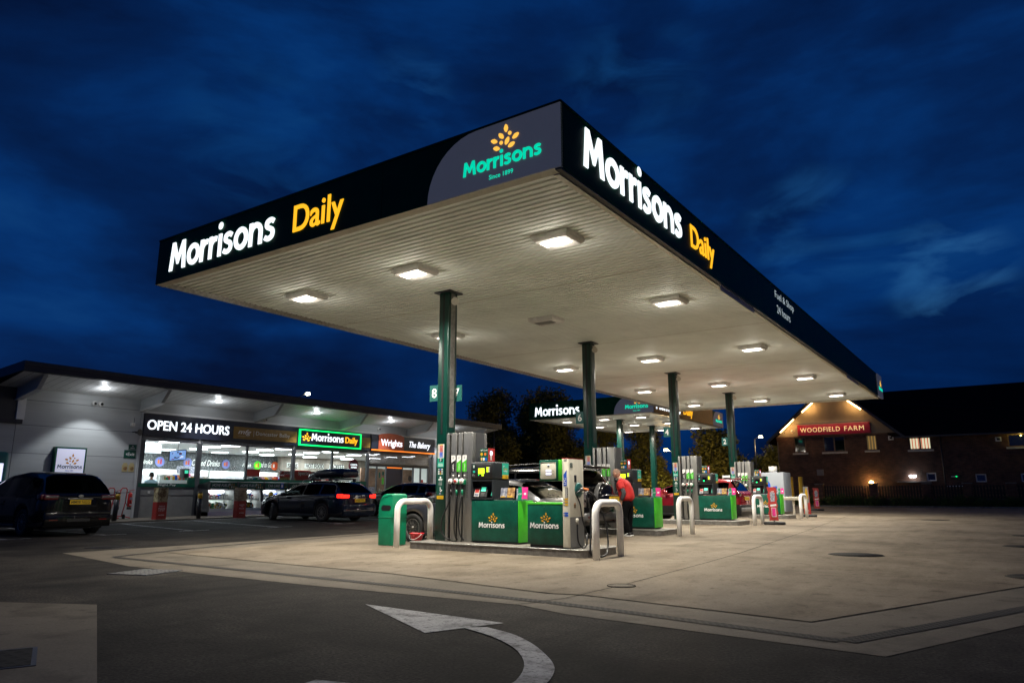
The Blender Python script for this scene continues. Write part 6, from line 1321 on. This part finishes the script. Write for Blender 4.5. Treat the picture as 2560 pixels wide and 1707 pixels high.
def hand(base, dirv, side, ch, curl=.5):
    """palm and five fingers as chains hanging from the wrist"""
    d=Vector(dirv).normalized(); s=Vector(side).normalized(); n=d.cross(s)
    palm=base+d*.085
    ch.append([(tuple(base),.026,.020),(tuple(palm),.036,.016)])
    for k,(o,l) in enumerate(((-.030,.062),(-.010,.075),(.010,.070),(.028,.055))):
        a=palm+s*o*.9+d*.004; b=palm+s*o+d*.035; c=b+(d*.85+n*curl)*l*.45; e=c+(d*.5+n*curl*1.5)*l*.45
        ch.append([(tuple(palm),.036,.016),(tuple(b),.0095,.009),(tuple(c),.009,.0085),(tuple(e),.007,.007)])
    t=base+d*.03; ch.append([(tuple(palm),.036,.016),(tuple(t-s*.045+d*.02),.012,.011),(tuple(t-s*.055+d*.055+n*.015),.010,.009)])
def man():
    # faces -X and slightly down, leaning over; origin at the feet
    ox,oy=-3.84,9.55; r=thing('person',(ox,oy,gz(ox,oy)),'man with cropped hair in a red T-shirt over grey sleeves, bending beside the off-roader','person')
    pel=V(.10,0,.90); ch=[]
    sp1=V(.10,0,1.02); sp2=V(.05,0,1.20); sp3=V(-.02,0,1.36); nk=V(-.10,0,1.45); hd1=V(-.15,0,1.52); hd2=V(-.19,0,1.60)
    ch.append([(pel,.15,.15),(sp1,.15,.16),(sp2,.15,.17),(sp3,.13,.17),(nk,.062,.062),(V(-.145,0,1.50),.06,.06)])
    for sg in (1,-1):
        hp=V(.10,.09*sg,.86); kn=V(.06+.03*sg,.11*sg,.48); an=V(.11+(.02 if sg<0 else -.03),.12*sg,.09)
        ch.append([(pel,.13,.13),(hp,.075,.075),(kn,.045,.045),(an,.034,.034)])
    sh=V(.0,-.20,1.36); el=V(.14,-.27,1.09); wr=V(.05,-.27,.86)
    ch.append([(sp3,.13,.17),(sh,.065,.065),(el,.045,.045),(wr,.030,.026)]); hand(wr+V(0,0,0),(-.1,0,-1),(1,0,0),ch,.45)
    sh2=V(-.06,.20,1.35); el2=V(-.22,.26,1.12); wr2=V(-.42,.22,1.0)
    ch.append([(sp3,.13,.17),(sh2,.065,.065),(el2,.045,.045),(wr2,.030,.026)]); hand(wr2,(-1,0,-.2),(0,1,0),ch,.5)
    body=skinned('body',ch,'skin',r,2)
    # head: joined as the same mesh
    mb=MB(); hc=V(-.185,0,1.575); tilt=Matrix.Translation(hc) @ Matrix.Rotation(-.42,4,'Y')
    n=20; rings=14
    for i in range(rings+1):
        ph=PI*i/rings; z=math.cos(ph)*.125; rr=math.sin(ph)
        for j in range(n):
            th=2*PI*j/n; cx=math.cos(th); cy=math.sin(th); fx=.098 if cx<0 else .105; wy=.078
            x=cx*rr*fx; y=cy*rr*wy
            if z<-.02: x = x*(1-.10*((-z-.02)/.1)) - .012*((-z)/.12); y*=1-.28*((-z-.02)/.1)
            if cx<-.8 and -.035<z<-.0: x-=.018*(cx*-1-.8)/.2*(1-abs(z+.02)/.02*.6)
            if cx<-.75 and .0<z<.03: x+=.006
            mb.v.append(tuple(tilt@V(x,y,z)))
    i0=mb.mi('skin')
    for i in range(rings):
        for j in range(n): mb.f.append((i*n+j,(i+1)*n+j,(i+1)*n+(j+1)%n,i*n+(j+1)%n)); mb.m.append(i0); mb.sm.append(True)
    mb.lathe(tilt@V(-.108,0,-.022),[(.016,-.012),(.017,.0),(.010,.018),(.0001,.022)],'skin',10,tuple((tilt.to_3x3()@V(-.9,0,-.35))))   # nose
    for sg in (1,-1): mb.lathe(tilt@V(.005,.076*sg,-.01),[(.010,-.004),(.030,.004),(.024,.012),(.0001,.008)],'skin',12,tuple(tilt.to_3x3()@V(.15,sg,0)))
    mb.tube([tilt@V(-.092,-.02,-.070),tilt@V(-.100,0,-.068),tilt@V(-.092,.02,-.070)],.006,mat('lips',(.35,.12,.09),.5),6)
    for sg in (1,-1): mb.lathe(tilt@V(-.086,.032*sg,.008),[(.010,0),(.009,.006),(.0001,.009)],'ink',8,tuple(tilt.to_3x3()@V(-1,0,0)))
    # join into body
    me=bpy.data.meshes.new('h'); me.from_pydata(mb.v,[],mb.f)
    for m in mb.mats: me.materials.append(m)
    me.polygons.foreach_set('material_index',mb.m); me.polygons.foreach_set('use_smooth',mb.sm)
    bm=bmesh.new(); bm.from_mesh(body.data); nb=len(bm.faces); bm.from_mesh(me); bm.faces.ensure_lookup_table()
    bm.to_mesh(body.data); bm.free()
    for m in mb.mats[1:]: body.data.materials.append(m)
    # clothes
    ch=[[(V(.10,0,.84),.215,.20),(V(.085,0,1.0),.215,.225),(V(.045,0,1.19),.20,.235),(V(-.015,0,1.345),.165,.215),(V(-.075,0,1.425),.088,.10)]]
    ch.append([(V(-.015,0,1.345),.15,.205),(V(.005,-.215,1.35),.095,.092),(V(.075,-.255,1.21),.088,.085),(V(.095,-.262,1.165),.086,.083)])
    ch.append([(V(-.015,0,1.345),.15,.205),(V(-.06,.215,1.34),.095,.092),(V(-.14,.24,1.22),.085,.085)])
    skinned('t_shirt',ch,'tshirt',r,2)
    skinned('sleeve',[[(V(.06,-.25,1.24),.06,.06),(V(.14,-.275,1.09),.062,.060),(V(.10,-.275,.97),.055,.052),(V(.062,-.272,.885),.045,.042)]],'sleeve',r,2)
    skinned('sleeve',[[(V(-.12,.235,1.25),.06,.06),(V(-.22,.26,1.12),.058,.057),(V(-.39,.225,1.015),.042,.042)]],'sleeve',r,2)
    ch=[[(V(.10,0,.93),.155,.16),(V(.10,0,.86),.15,.16)]]
    for sg in (1,-1): ch.append([(V(.10,0,.86),.15,.16),(V(.098,.10*sg,.76),.118,.112),(V(.06+.03*sg,.112*sg,.48),.098,.096),(V(.09+(.02 if sg<0 else -.03),.120*sg,.26),.088,.088),(V(.11+(.02 if sg<0 else -.03),.121*sg,.07),.086,.084)])
    skinned('trousers',ch,'trousers',r,2)
    for sg in (1,-1):
        x=.11+(.02 if sg<0 else -.03); mb=MB(); mb.rbox(x-.21,x+.09,.122*sg-.05,.122*sg+.05,.025,.10,'shoe',.035,3); mb.rbox(x-.215,x+.095,.122*sg-.053,.122*sg+.053,.0,.032,'inkwhite',.012,2)
        mb.tube([(x-.13,.122*sg-.052,.05),(x-.06,.122*sg-.053,.045),(x+.03,.122*sg-.05,.08)],.007,'inkwhite',5); mb.build('shoe',r,world=False)
    mb=MB()
    for i in range(6):
        ph=PI*.5*i/5
        for j in range(n):
            th=2*PI*j/n; lo=1.0 if math.cos(th)>-.3 else .62
            p=ph*lo*1.08; mb.v.append(tuple(tilt@V(math.cos(th)*math.sin(p)*.109,math.sin(th)*math.sin(p)*.081,math.cos(p)*.129)))
    i0=mb.mi('hairgrey')
    for i in range(5):
        for j in range(n): mb.f.append((i*n+j,(i+1)*n+j,(i+1)*n+(j+1)%n,i*n+(j+1)%n)); mb.m.append(i0); mb.sm.append(True)
    mb.build('hair',r,world=False)
    mb=MB()
    for sg in (1,-1): mb.tube([tilt@V(-.100+.012*math.cos(a)*0,.034*sg+.022*math.cos(a),.006+.018*math.sin(a)) for a in np.linspace(0,2*PI,12)],.003,'ink',4); mb.tube([tilt@V(-.098,.055*sg,.01),tilt@V(.0,.080*sg,.012)],.003,'ink',4)
    mb.build('glasses',r,world=False)
    mb=MB(); mb.box(-.118,-.112,-.12,-.07,1.27,1.33,'inkwhite'); mb.build('shirt_badge',r,world=False)
man()
def cashier():
    r=thing('person',(-26.5,9.62,.2),'shop assistant with short dark hair in a pale blue shirt, behind the night pay window','person'); ch=[]
    pel=V(0,0,.95); s3=V(0,0,1.42); ch.append([(pel,.11,.12),(V(0,0,1.15),.10,.12),(s3,.09,.12),(V(0,0,1.52),.055,.055),(V(.01,0,1.60),.06,.06),(V(.01,0,1.68),.085,.075),(V(.0,0,1.76),.07,.065)])
    for sg in (1,-1):
        ch.append([(pel,.13,.15),(V(0,.1*sg,.85),.09,.09),(V(0,.1*sg,.48),.06,.06),(V(0,.1*sg,.06),.045,.045),(V(.13,.1*sg,.03),.035,.035)])
        w=V(.15,.22*sg,1.02); ch.append([(s3,.09,.12),(V(0,.2*sg,1.42),.05,.05),(V(-.02,.26*sg,1.16),.042,.042),(w,.028,.024)]); hand(w,(1,0,-.1),(0,1,0),ch,.4)
    skinned('body',ch,'skin',r,1)
    ch=[[(V(0,0,.9),.17,.20),(V(0,0,1.15),.17,.20),(V(0,0,1.40),.17,.22),(V(0,0,1.50),.085,.09)]]
    for sg in (1,-1): ch.append([(V(0,0,1.40),.17,.22),(V(0,.22*sg,1.40),.11,.10),(V(-.02,.265*sg,1.15),.085,.085)])
    skinned('shirt',ch,'shirtblue',r,1)
    ch=[[(V(0,0,.95),.15,.16),(V(0,0,.86),.14,.16)]]
    for sg in (1,-1): ch.append([(V(0,0,.86),.14,.16),(V(0,.1*sg,.78),.10,.10),(V(0,.1*sg,.10),.07,.07)])
    skinned('trousers',ch,'trousers',r,1)
    mb=MB(); mb.lathe((-.012,0,1.62),[(.088,0),(.100,.06),(.096,.13),(.06,.195),(.0001,.21)],'hair',18); mb.build('hair',r,world=False)
cashier()
# ------------------------------------------------------------------ street lamps
def streetlamp(x,y,h,lab,col,pw,arm,head=.12,base_z=None):
    b=gz(x,y) if base_z is None else base_z; r=thing('street_lamp',(x,y,b),lab,'street lamp')
    mb=MB(); mb.tube([(x,y,b),(x,y,h*.5),(x,y,h)],[.09,.07,.05],'dgrey',10); mb.tube([(x,y,h-.05),(x+arm[0],y+arm[1],h+.25)],.035,'dgrey',8); mb.build('pole',r)
    c=V(x+arm[0],y+arm[1],h+.25); mb=MB(); mb.rbox(c.x-.22,c.x+.22,c.y-.10,c.y+.10,c.z-.02,c.z+.06,'dgrey',.03); mb.build('lamp_head',r)
    mb=MB(); mb.rbox(c.x-.16,c.x+.16,c.y-.12,c.y+.12,c.z-.20,c.z-.021,emi('street_lamp_lens',col,28.),.03); mb.build('lens',r)
    point('street_light',r,tuple(c-V(0,0,.36)),pw,col,.12); return r
streetlamp(-42.3,30,8.75,'street lamp on a bent arm above the shop roof',(1,.93,.72),120,(1.1,0))
streetlamp(-18.85,50.15,4.55,'bright warm street lamp seen between the pump columns, in front of the trees',(1,.66,.30),2400,(-.45,-.25))
streetlamp(-15.6,63,6.3,'small distant street lamp left of the brick pub',(1,.80,.45),120,(.6,0))
# ------------------------------------------------------------------ pub
def pub():
    Y=50.; F=FY(Y); r=thing('brick_pub',(0,55,.24),'two-storey brick pub with a lit cream gable, crimson name sign and long dark roof','pub')
    def wallwith(xa,xb,z0,z1,holes,m,name):
        mb=MB(); xs=sorted(set([xa,xb]+[h[0] for h in holes]+[h[1] for h in holes])); 
        for a,b in zip(xs,xs[1:]):
            hh=sorted([(h[2],h[3]) for h in holes if h[0]<=a and h[1]>=b]); z=z0
            for p,q in hh:
                if p>z: mb.box(a,b,Y,Y+.25,z,p,m)
                z=q
            if z<z1: mb.box(a,b,Y,Y+.25,z,z1,m)
        return mb.build(name,r)
    up=[(-8.95,-8.1,4.12,5.28),(-6.85,-5.35,4.12,5.28),(-3.95,-3.22,4.15,5.25),(-1.2,.15,4.10,4.96),(4.55,6.9,4.1,4.93)]
    dn=[(-.35,.22,1.95,2.50),(2.5,3.1,1.85,2.38),(5.0,5.6,1.85,2.38),(5.75,6.35,1.85,2.38)]
    wallwith(-10.2,-2.0,0,5.34,[h for h in up if h[1]<-2],'brick','brick_wall'); wallwith(-2.0,15,0,5.10,[h for h in up+dn if h[0]>-2],'brick','brick_wall')
    mb=MB(); mb.box(-10.2,-9.95,Y+.25,Y+10,0,5.34,'brick'); mb.box(14.8,15,Y+.25,Y+10,0,5.1,'brick'); mb.build('side_wall',r)
    mb=MB(); mb.prism(F,[(-10.2,5.34),(-2.0,5.34),(-6.10,9.05)],-.2,.0,mat('gable_render',(.27,.22,.145),.7,var=.08,vs_=1.5,bump=.1,bs=30)); mb.fbox(F,-10.25,-1.95,5.30,5.37,-.1,.03,'brown'); mb.build('gable_wall',r)
    tile=mat('roof_tiles',(.010,.008,.008),.95,var=.3,vs_=5,bump=.4,bs=12,stretch=(1,1,6),bd=.05,spec=.05)
    mb=MB()
    for s in (-1,1):
        a=V(-6.1,Y-.45,9.22); b=V(-6.1+s*4.75,Y-.45,5.02); d=V(0,8,0); t=V(0,0,-.16)
        mb.add([a,b,b+d,a+d,a+t,b+t,b+d+t,a+d+t],[(0,1,2,3),(7,6,5,4),(0,4,5,1),(1,5,6,2),(2,6,7,3),(3,7,4,0)],tile)
    a0=V(-3.2,Y-.35,5.05); mb.add([(-2.2,Y-.4,5.02),(16,Y-.4,5.02),(16,Y+5.2,8.95),(-9,Y+5.2,8.95),(-6.1,Y+3.5,8.3)],[(0,1,2,3,4)],tile); mb.add([(-9,Y+5.2,8.95),(16,Y+5.2,8.95),(16,Y+10.5,5.2),(-9,Y+10.5,5.2)],[(0,1,2,3)],tile); mb.build('roof',r)
    mb=MB()
    for s in (-1,1):
        a=V(-6.1,Y-.47,9.26); b=V(-6.1+s*4.78,Y-.47,5.02); n=V(0,.04,0); t=V(0,0,-.24); mb.add([a,b,b+t,a+t,a+n,b+n,b+t+n,a+t+n],[(0,1,2,3),(7,6,5,4),(0,4,5,1),(3,2,6,7)],'dgrey')
    mb.box(-2.0,15.9,Y-.5,Y-.38,4.93,5.04,'dgrey'); mb.tube([(.72,Y-.06,.2),(.72,Y-.06,4.95)],.04,'dgrey',8); mb.tube([(-10.14,Y-.06,.2),(-10.14,Y-.06,5.0)],.04,'dgrey',8); mb.build('gutter',r)
    for (xa,za,xb,zb_) in ((-9.80,5.67,-8.74,6.64),(-8.1,7.11,-7.22,7.85),(-4.95,7.85,-4.02,7.08)):
        mb=MB(); a=V(xa,Y-.40,za+.02); b=V(xb,Y-.40,zb_+.02); mb.tube([a,b],.05,'striplamp',8); mb.build('strip_lamp',r)
        c=(a+b)/2; point('strip_light',r,tuple((a*2+b)/3+V(.1 if xa<-6 else -.1,-.08,-.1)),15,(1,.55,.20),.05); point('strip_light',r,tuple((a+b*2)/3+V(.1 if xa<-6 else -.1,-.08,-.1)),15,(1,.55,.20),.05)
    mb=MB(); mb.tube([(4.55,Y-.25,5.0),(5.25,Y-.25,5.0)],.035,'stripyel',6); mb.tube([(5.33,Y-.25,5.0),(6.0,Y-.25,5.0)],.035,'stripyel',6); mb.build('strip_lamp',r); point('strip_light',r,(5.3,Y-.35,4.85),7,(1,.85,.2),.05)
    mb=MB(); mb.fbox(F,-8.58,-3.56,5.44,6.15,.0,.14,'crimson'); sg=mb.build('name_sign',r)
    mb=MB(); 
    for a,b,c,d in ((-8.62,-3.52,6.15,6.19),(-8.62,-3.52,5.40,5.44)): mb.fbox(F,a,b,c,d,0,.17,'crimson')
    mb.fbox(F,-8.65,-3.5,6.24,6.28,.25,.30,'dgrey'); mb.build('sign_frame',sg)
    mb=MB(); G=FY(Y-.145); mb.text("WOODFIELD",G,-6.98,5.62,emi('sign_gold_letters',(1,.78,.38),.55),w=2.80,h=.34,d=.01,depth=.02,sp=1.14); mb.text("FARM",G,-4.62,5.62,bpy.data.materials['sign_gold_letters'],w=1.32,h=.34,d=.01,depth=.02,sp=1.14); mb.build('lettering',sg)
    area('sign_light',r,(-6.07,Y-.55,6.25),4.6,9,(1,.72,.42),size_y=.06,rot=(math.radians(38),0,0))
    for i,h in enumerate(up+dn):
        a,b,c,d=h; lit = i==3
        mb=MB(); m='brown' if i<3 else ('white' if i>=5 else 'brown'); t=.07
        for q in ((a,b,c,c+t),(a,b,d-t,d),(a,a+t,c+t,d-t),(b-t,b,c+t,d-t)): mb.box(q[0],q[1],Y+.06,Y+.13,q[2],q[3],m)
        if b-a>1.2: mb.box((a+b)/2-.05,(a+b)/2+.05,Y+.06,Y+.13,c+t,d-t,m)
        w=mb.build('window',r)
        mb=MB(); mb.box(a,b,Y+.09,Y+.10,c,d,'glass' if i in(2,3) else 'darkglass'); mb.build('pane',w)
        if i in (2,3,4):
            mb=MB(); mb.box(a,b,Y+.30,Y+.31,c,d,'winlit2' if i!=3 else 'redl'); x_=a+.03
            while x_<b-.05: mb.box(x_,x_+.13,Y+.22,Y+.23,c,d,'winlit' if lit else ('winlit2' if i==4 else mat('dim_blind',(.4,.3,.15),.6,emis=(1,.6,.25),es=.10) if 'db' not in M else M['db'])); x_+=.19
            mb.build('blind',w)
        if i<5: mb=MB(); mb.box(a-.12,b+.12,Y-.10,Y+.02,c-.13,c-.01,'trim'); mb.build('sill',w)
    for (x,z) in ((-2.3,5.0),(4.05,4.65)):
        mb=MB(); mb.rbox(x-.17,x+.17,Y-.03,Y,z-.17,z+.12,'white',.01); mb.box(x-.09,x+.09,Y-.035,Y-.03,z-.09,z+.05,'ink'); mb.build('wall_vent',r)
    mb=MB(); mb.box(-7.45,-7.0,Y-.12,Y,2.42,2.85,'grey'); mb.build('vent_cover',r)
    mb=MB(); mb.lathe((-3.84,Y-.12,1.86),[(.0001,-.16),(.13,-.10),(.16,0),(.13,.10),(.0001,.16)],emi('globe_lamp',(1,.70,.22),14.),14); mb.build('globe_lamp',r); point('globe_light',r,(-3.84,Y-.5,1.86),38,(1,.62,.22),.08)
    mb=MB(); mb.rbox(-1.40,-.98,Y-.14,Y,2.20,2.35,emi('bulkhead_lamp',(.85,.93,1),14.),.02); mb.build('bulkhead_lamp',r); point('bulkhead_light',r,(-1.2,Y-.35,2.2),8,(.85,.93,1),.06)
    mb=MB(); mb.box(1.1,1.5,Y-.08,Y,2.2,2.26,'white'); mb.box(1.38,1.44,Y-.10,Y-.08,2.2,2.26,'led_green'); mb.box(.8,2.2,Y-.3,Y,1.55,1.62,'white'); mb.box(-2.2,-.1,Y-.25,Y,1.86,1.92,'grey'); mb.build('door_canopy',r)
    mb=MB(); mb.tube([(-8.9,Y-.02,5.75),(-8.95,Y-.3,5.78)],.02,'white',6); mb.lathe((-8.95,Y-.36,5.75),[(.05,-.12),(.09,0),(.0001,.02)],'white',10,(-.5,-1,-.3)); mb.build('floodlight',r)
pub()
# ------------------------------------------------------------------ fence with brick piers, hedge
def fence():
    Y=46.9; r=thing('picket_fence',(0,Y,.24),'dark timber picket fence between brick piers in front of the pub','fence')
    mb=MB(); mb.box(-9,13,Y-.11,Y+.11,.2,.72,'brick'); mb.box(-9,13,Y-.14,Y+.14,.72,.78,'dgrey'); mb.build('low_wall',r)
    xs=[-6.75,-3.3,-.15,2.1,4.4,7.2,10.2]
    for x in xs: mb=MB(); mb.box(x-.24,x+.24,Y-.24,Y+.24,.2,1.70,'brick'); mb.box(x-.29,x+.29,Y-.29,Y+.29,1.70,1.78,'islandc'); mb.build('pier',r)
    for a,b in zip(xs,xs[1:]):
        mb=MB(); t=a+.32
        while t<b-.33: mb.box(t,t+.10,Y-.03,Y,.80,1.62,'picket'); t+=.17
        mb.box(a+.25,b-.25,Y,Y+.05,.95,1.03,'brown'); mb.box(a+.25,b-.25,Y,Y+.05,1.38,1.46,'brown'); mb.build('picket_panel',r)
fence()
def leafcloud(mb, blobs, n, size, m, rng, surf=.5):
    vol=[b[3]*b[4]*b[5] for b in blobs]; tot=sum(vol); i0=mb.mi(m)
    for (cx,cy,cz,a,b,c),v in zip(blobs,vol):
        k=int(n*v/tot)
        for _ in range(k):
            d=Vector((rng.gauss(0,1),rng.gauss(0,1),rng.gauss(0,1))).normalized(); rr=rng.random()**surf; rr*=1+.10*rng.gauss(0,1)
            p=Vector((cx+d.x*a*rr,cy+d.y*b*rr,cz+d.z*c*rr)); s=size*rng.uniform(.5,1.3)
            u=Vector((rng.gauss(0,1),rng.gauss(0,1),rng.gauss(0,.7))).normalized(); w=u.orthogonal().normalized(); w=(Matrix.Rotation(rng.uniform(0,6.3),3,u)@w)
            q=len(mb.v); mb.v+= [tuple(p-u*s*.5),tuple(p+w*s*.28),tuple(p+u*s*.5),tuple(p-w*s*.28)]; mb.f.append((q,q+1,q+2,q+3)); mb.m.append(i0); mb.sm.append(False)
hedge_blobs=[]
rng=random.Random(5)
for k in range(46): hedge_blobs.append((-8.6+k*.5+rng.uniform(-.2,.2),45.9+rng.uniform(-.25,.25)+.3,.50+rng.uniform(-.08,.10),.48,.40,.42+rng.uniform(0,.14)))
mb=MB(); leafcloud(mb,hedge_blobs,26000,.10,'leaf3',rng,.45); tag(mb.build('hedge',loc=(0,46,.2)),'long low dark clipped hedge along the far kerb in front of the picket fence','hedge')
# trees
def tree_proto(name,lab,H,Rr,seed,n,m,bare=False):
    rng=random.Random(seed); r=thing(name,(0,0,0),lab,'tree','trees behind the petrol station'); mb=MB()
    mb.tube([(0,0,-.2),(.05,0,H*.2),(.0,.05,H*.45),(.05,0,H*.8)],[.22,.17,.12,.03],'bark',8)
    blobs=[]
    for k in range(16 if not bare else 12):
        a=rng.uniform(0,2*PI); z=H*rng.uniform(.18,.86); rad=Rr*(1-abs(z/H-.42)*1.15)*rng.uniform(.35,.8); e=V(rad*math.cos(a),rad*math.sin(a),z)
        mb.tube([V(0,0,z*.55),V(e.x*.5,e.y*.5,z*.82),e],[.07,.045,.012],'bark',5)
        s=Rr*rng.uniform(.26,.46); blobs.append((e.x,e.y,e.z,s,s,s*rng.uniform(.8,1.2)))
        for q in range(4 if bare else 1):
            e2=e+V(rng.uniform(-1,1)*Rr*.35,rng.uniform(-1,1)*Rr*.35,rng.uniform(.3,1.)*Rr*.5); mb.tube([e*.7+V(0,0,e.z*.3*.0),e2],[.02,.006],'bark',4)
    mb.build('trunk',r); mb=MB()
    blobs.append((0,0,H*.88,Rr*.28,Rr*.28,H*.12)); blobs.append((0,0,H*.5,Rr*.6,Rr*.6,H*.28)); leafcloud(mb,blobs,n,.34,m,rng,.42); mb.build('crown',r); return r
T1=tree_proto('broadleaf_tree','tallest broad dark tree behind the shop end',13.4,4.6,3,15000,'leaf1')
T1.location=(-45.5,62,0)
T2=tree_proto('broadleaf_tree','rounded dark tree between the canopies and the pub, right of column marked 4',7.6,3.7,9,11000,'leaf1'); T2.location=(-19.2,61,0)
T3=tree_proto('thin_tree','thin half-bare tree rising behind the end of the shop roof',9.6,2.6,21,1500,'leaf1',True); T3.location=(-50.5,63,0)
dup(T1,(-42.4,66,0),3.3,'tall dark tree filling the gap right of the tallest one').scale=(.9,.9,.92)
mdl=dup(T1,(-39.8,63,0),1.2,'second tall tree, right of the tallest, above the far canopy end'); 
dup(T3,(-53.5,66,0),2.0,'thin bare tree leftmost, just above the shop roof')
for (x,y,s,rz,lab,src) in ((-35.2,60,.78,.4,'dark tree directly behind the far canopy, left part',T1),(-31,61,.70,2.2,'dark tree directly behind the far canopy, middle part',T1),(-27,62,.66,3.5,'dark tree behind the far canopy columns',T1),(-23.6,58,.62,.9,'low tree just left of the bright warm street lamp',T2),(-46.5,57,.8,4.1,'lower dark tree in front of the tallest tree',T2),(-41,56,.95,5.,'lower tree below the far canopy sign',T2),(-15.2,66,.66,2.6,'low green tree beside the brick pub',T2),(-12.6,62,.80,1.3,'dark tree touching the left corner of the brick pub',T2),(-22.0,70,.8,3.0,'tree farther back, peeping between the canopies',T2),(-51,58,.62,3.3,'small tree at the end of the shop roof',T2)):
    o=dup(src,(x,y,0),rz,lab); o.scale=(s,s,s)
# low shrubs that close the view under the trees
mb=MB(); bl=[(-58+k*1.15+rng.uniform(-.3,.3),52+rng.uniform(-1.5,1.5)+(k*.02),1.0+rng.uniform(-.2,.3),1.0,.8,1.15+rng.uniform(0,.7)) for k in range(40)]; leafcloud(mb,bl,17000,.24,'leaf2',rng,.45); tag(mb.build('undergrowth',loc=(-35,52,0)),'dark undergrowth below the trees behind the pumps','undergrowth',kind='stuff')
# ------------------------------------------------------------------ white water and air unit, yellow posts, table
r=thing('tank_cabinet',(-5.4,29.9,gz(-5,29)),'white cabinet with a blue disc and a stub chimney, behind the farthest pump','cabinet'); g=gz(-5,29)
mb=MB(); mb.rbox(-6.5,-4.72,29.2,30.6,g+.1,2.12,mat('cabinet_grey_white',(.30,.33,.37),.5),.03); mb.build('body',r); mb=MB(); mb.lathe((-5.33,29.7,2.12),[(.20,0),(.20,.30),(.0001,.30)],'white',18); mb.build('chimney',r)
mb=MB(); G=FY(29.195); mb.disc(G,-5.72,1.45,.36,'inkblue',.001); mb.fbox(G,-5.8,-5.68,1.2,1.5,.003,.005,'inkwhite'); mb.fbox(G,-5.25,-5.05,1.35,1.45,.001,.004,'inkblue'); mb.build('print',r)
r=thing('grey_cabinet',(-7.5,29.6,g),'narrow pale cabinet behind the column marked 2','cabinet'); mb=MB(); mb.rbox(-7.75,-7.3,29.2,29.9,g,2.0,'wallwhite',.02); mb.build('body',r); mb=MB(); mb.box(-7.70,-7.35,29.185,29.2,1.5,1.9,'dgrey'); mb.build('panel',r)
for x,lab in ((-6.98,'left one of two yellow posts in the dark beyond the pumps'),(-6.40,'right one of two yellow posts in the dark beyond the pumps')):
    mb=MB(); g=gz(x,40); mb.rbox(x-.12,x+.12,39.9,40.1,g,2.12,'yellow',.02); tag(mb.build('yellow_post',loc=(x,40,g)),lab,'post','yellow posts')
r=thing('steel_table',(-4.1,26.6,.22),'small steel table beside the farthest pump','table'); mb=MB(); mb.rbox(-4.75,-3.5,26.5,27.1,.80,.95,'trim',.02); mb.build('top',r)
for x in (-4.6,-3.75): mb=MB(); mb.box(x-.04,x+.04,26.7,26.8,.12,.80,'trim'); mb.build('leg',r)
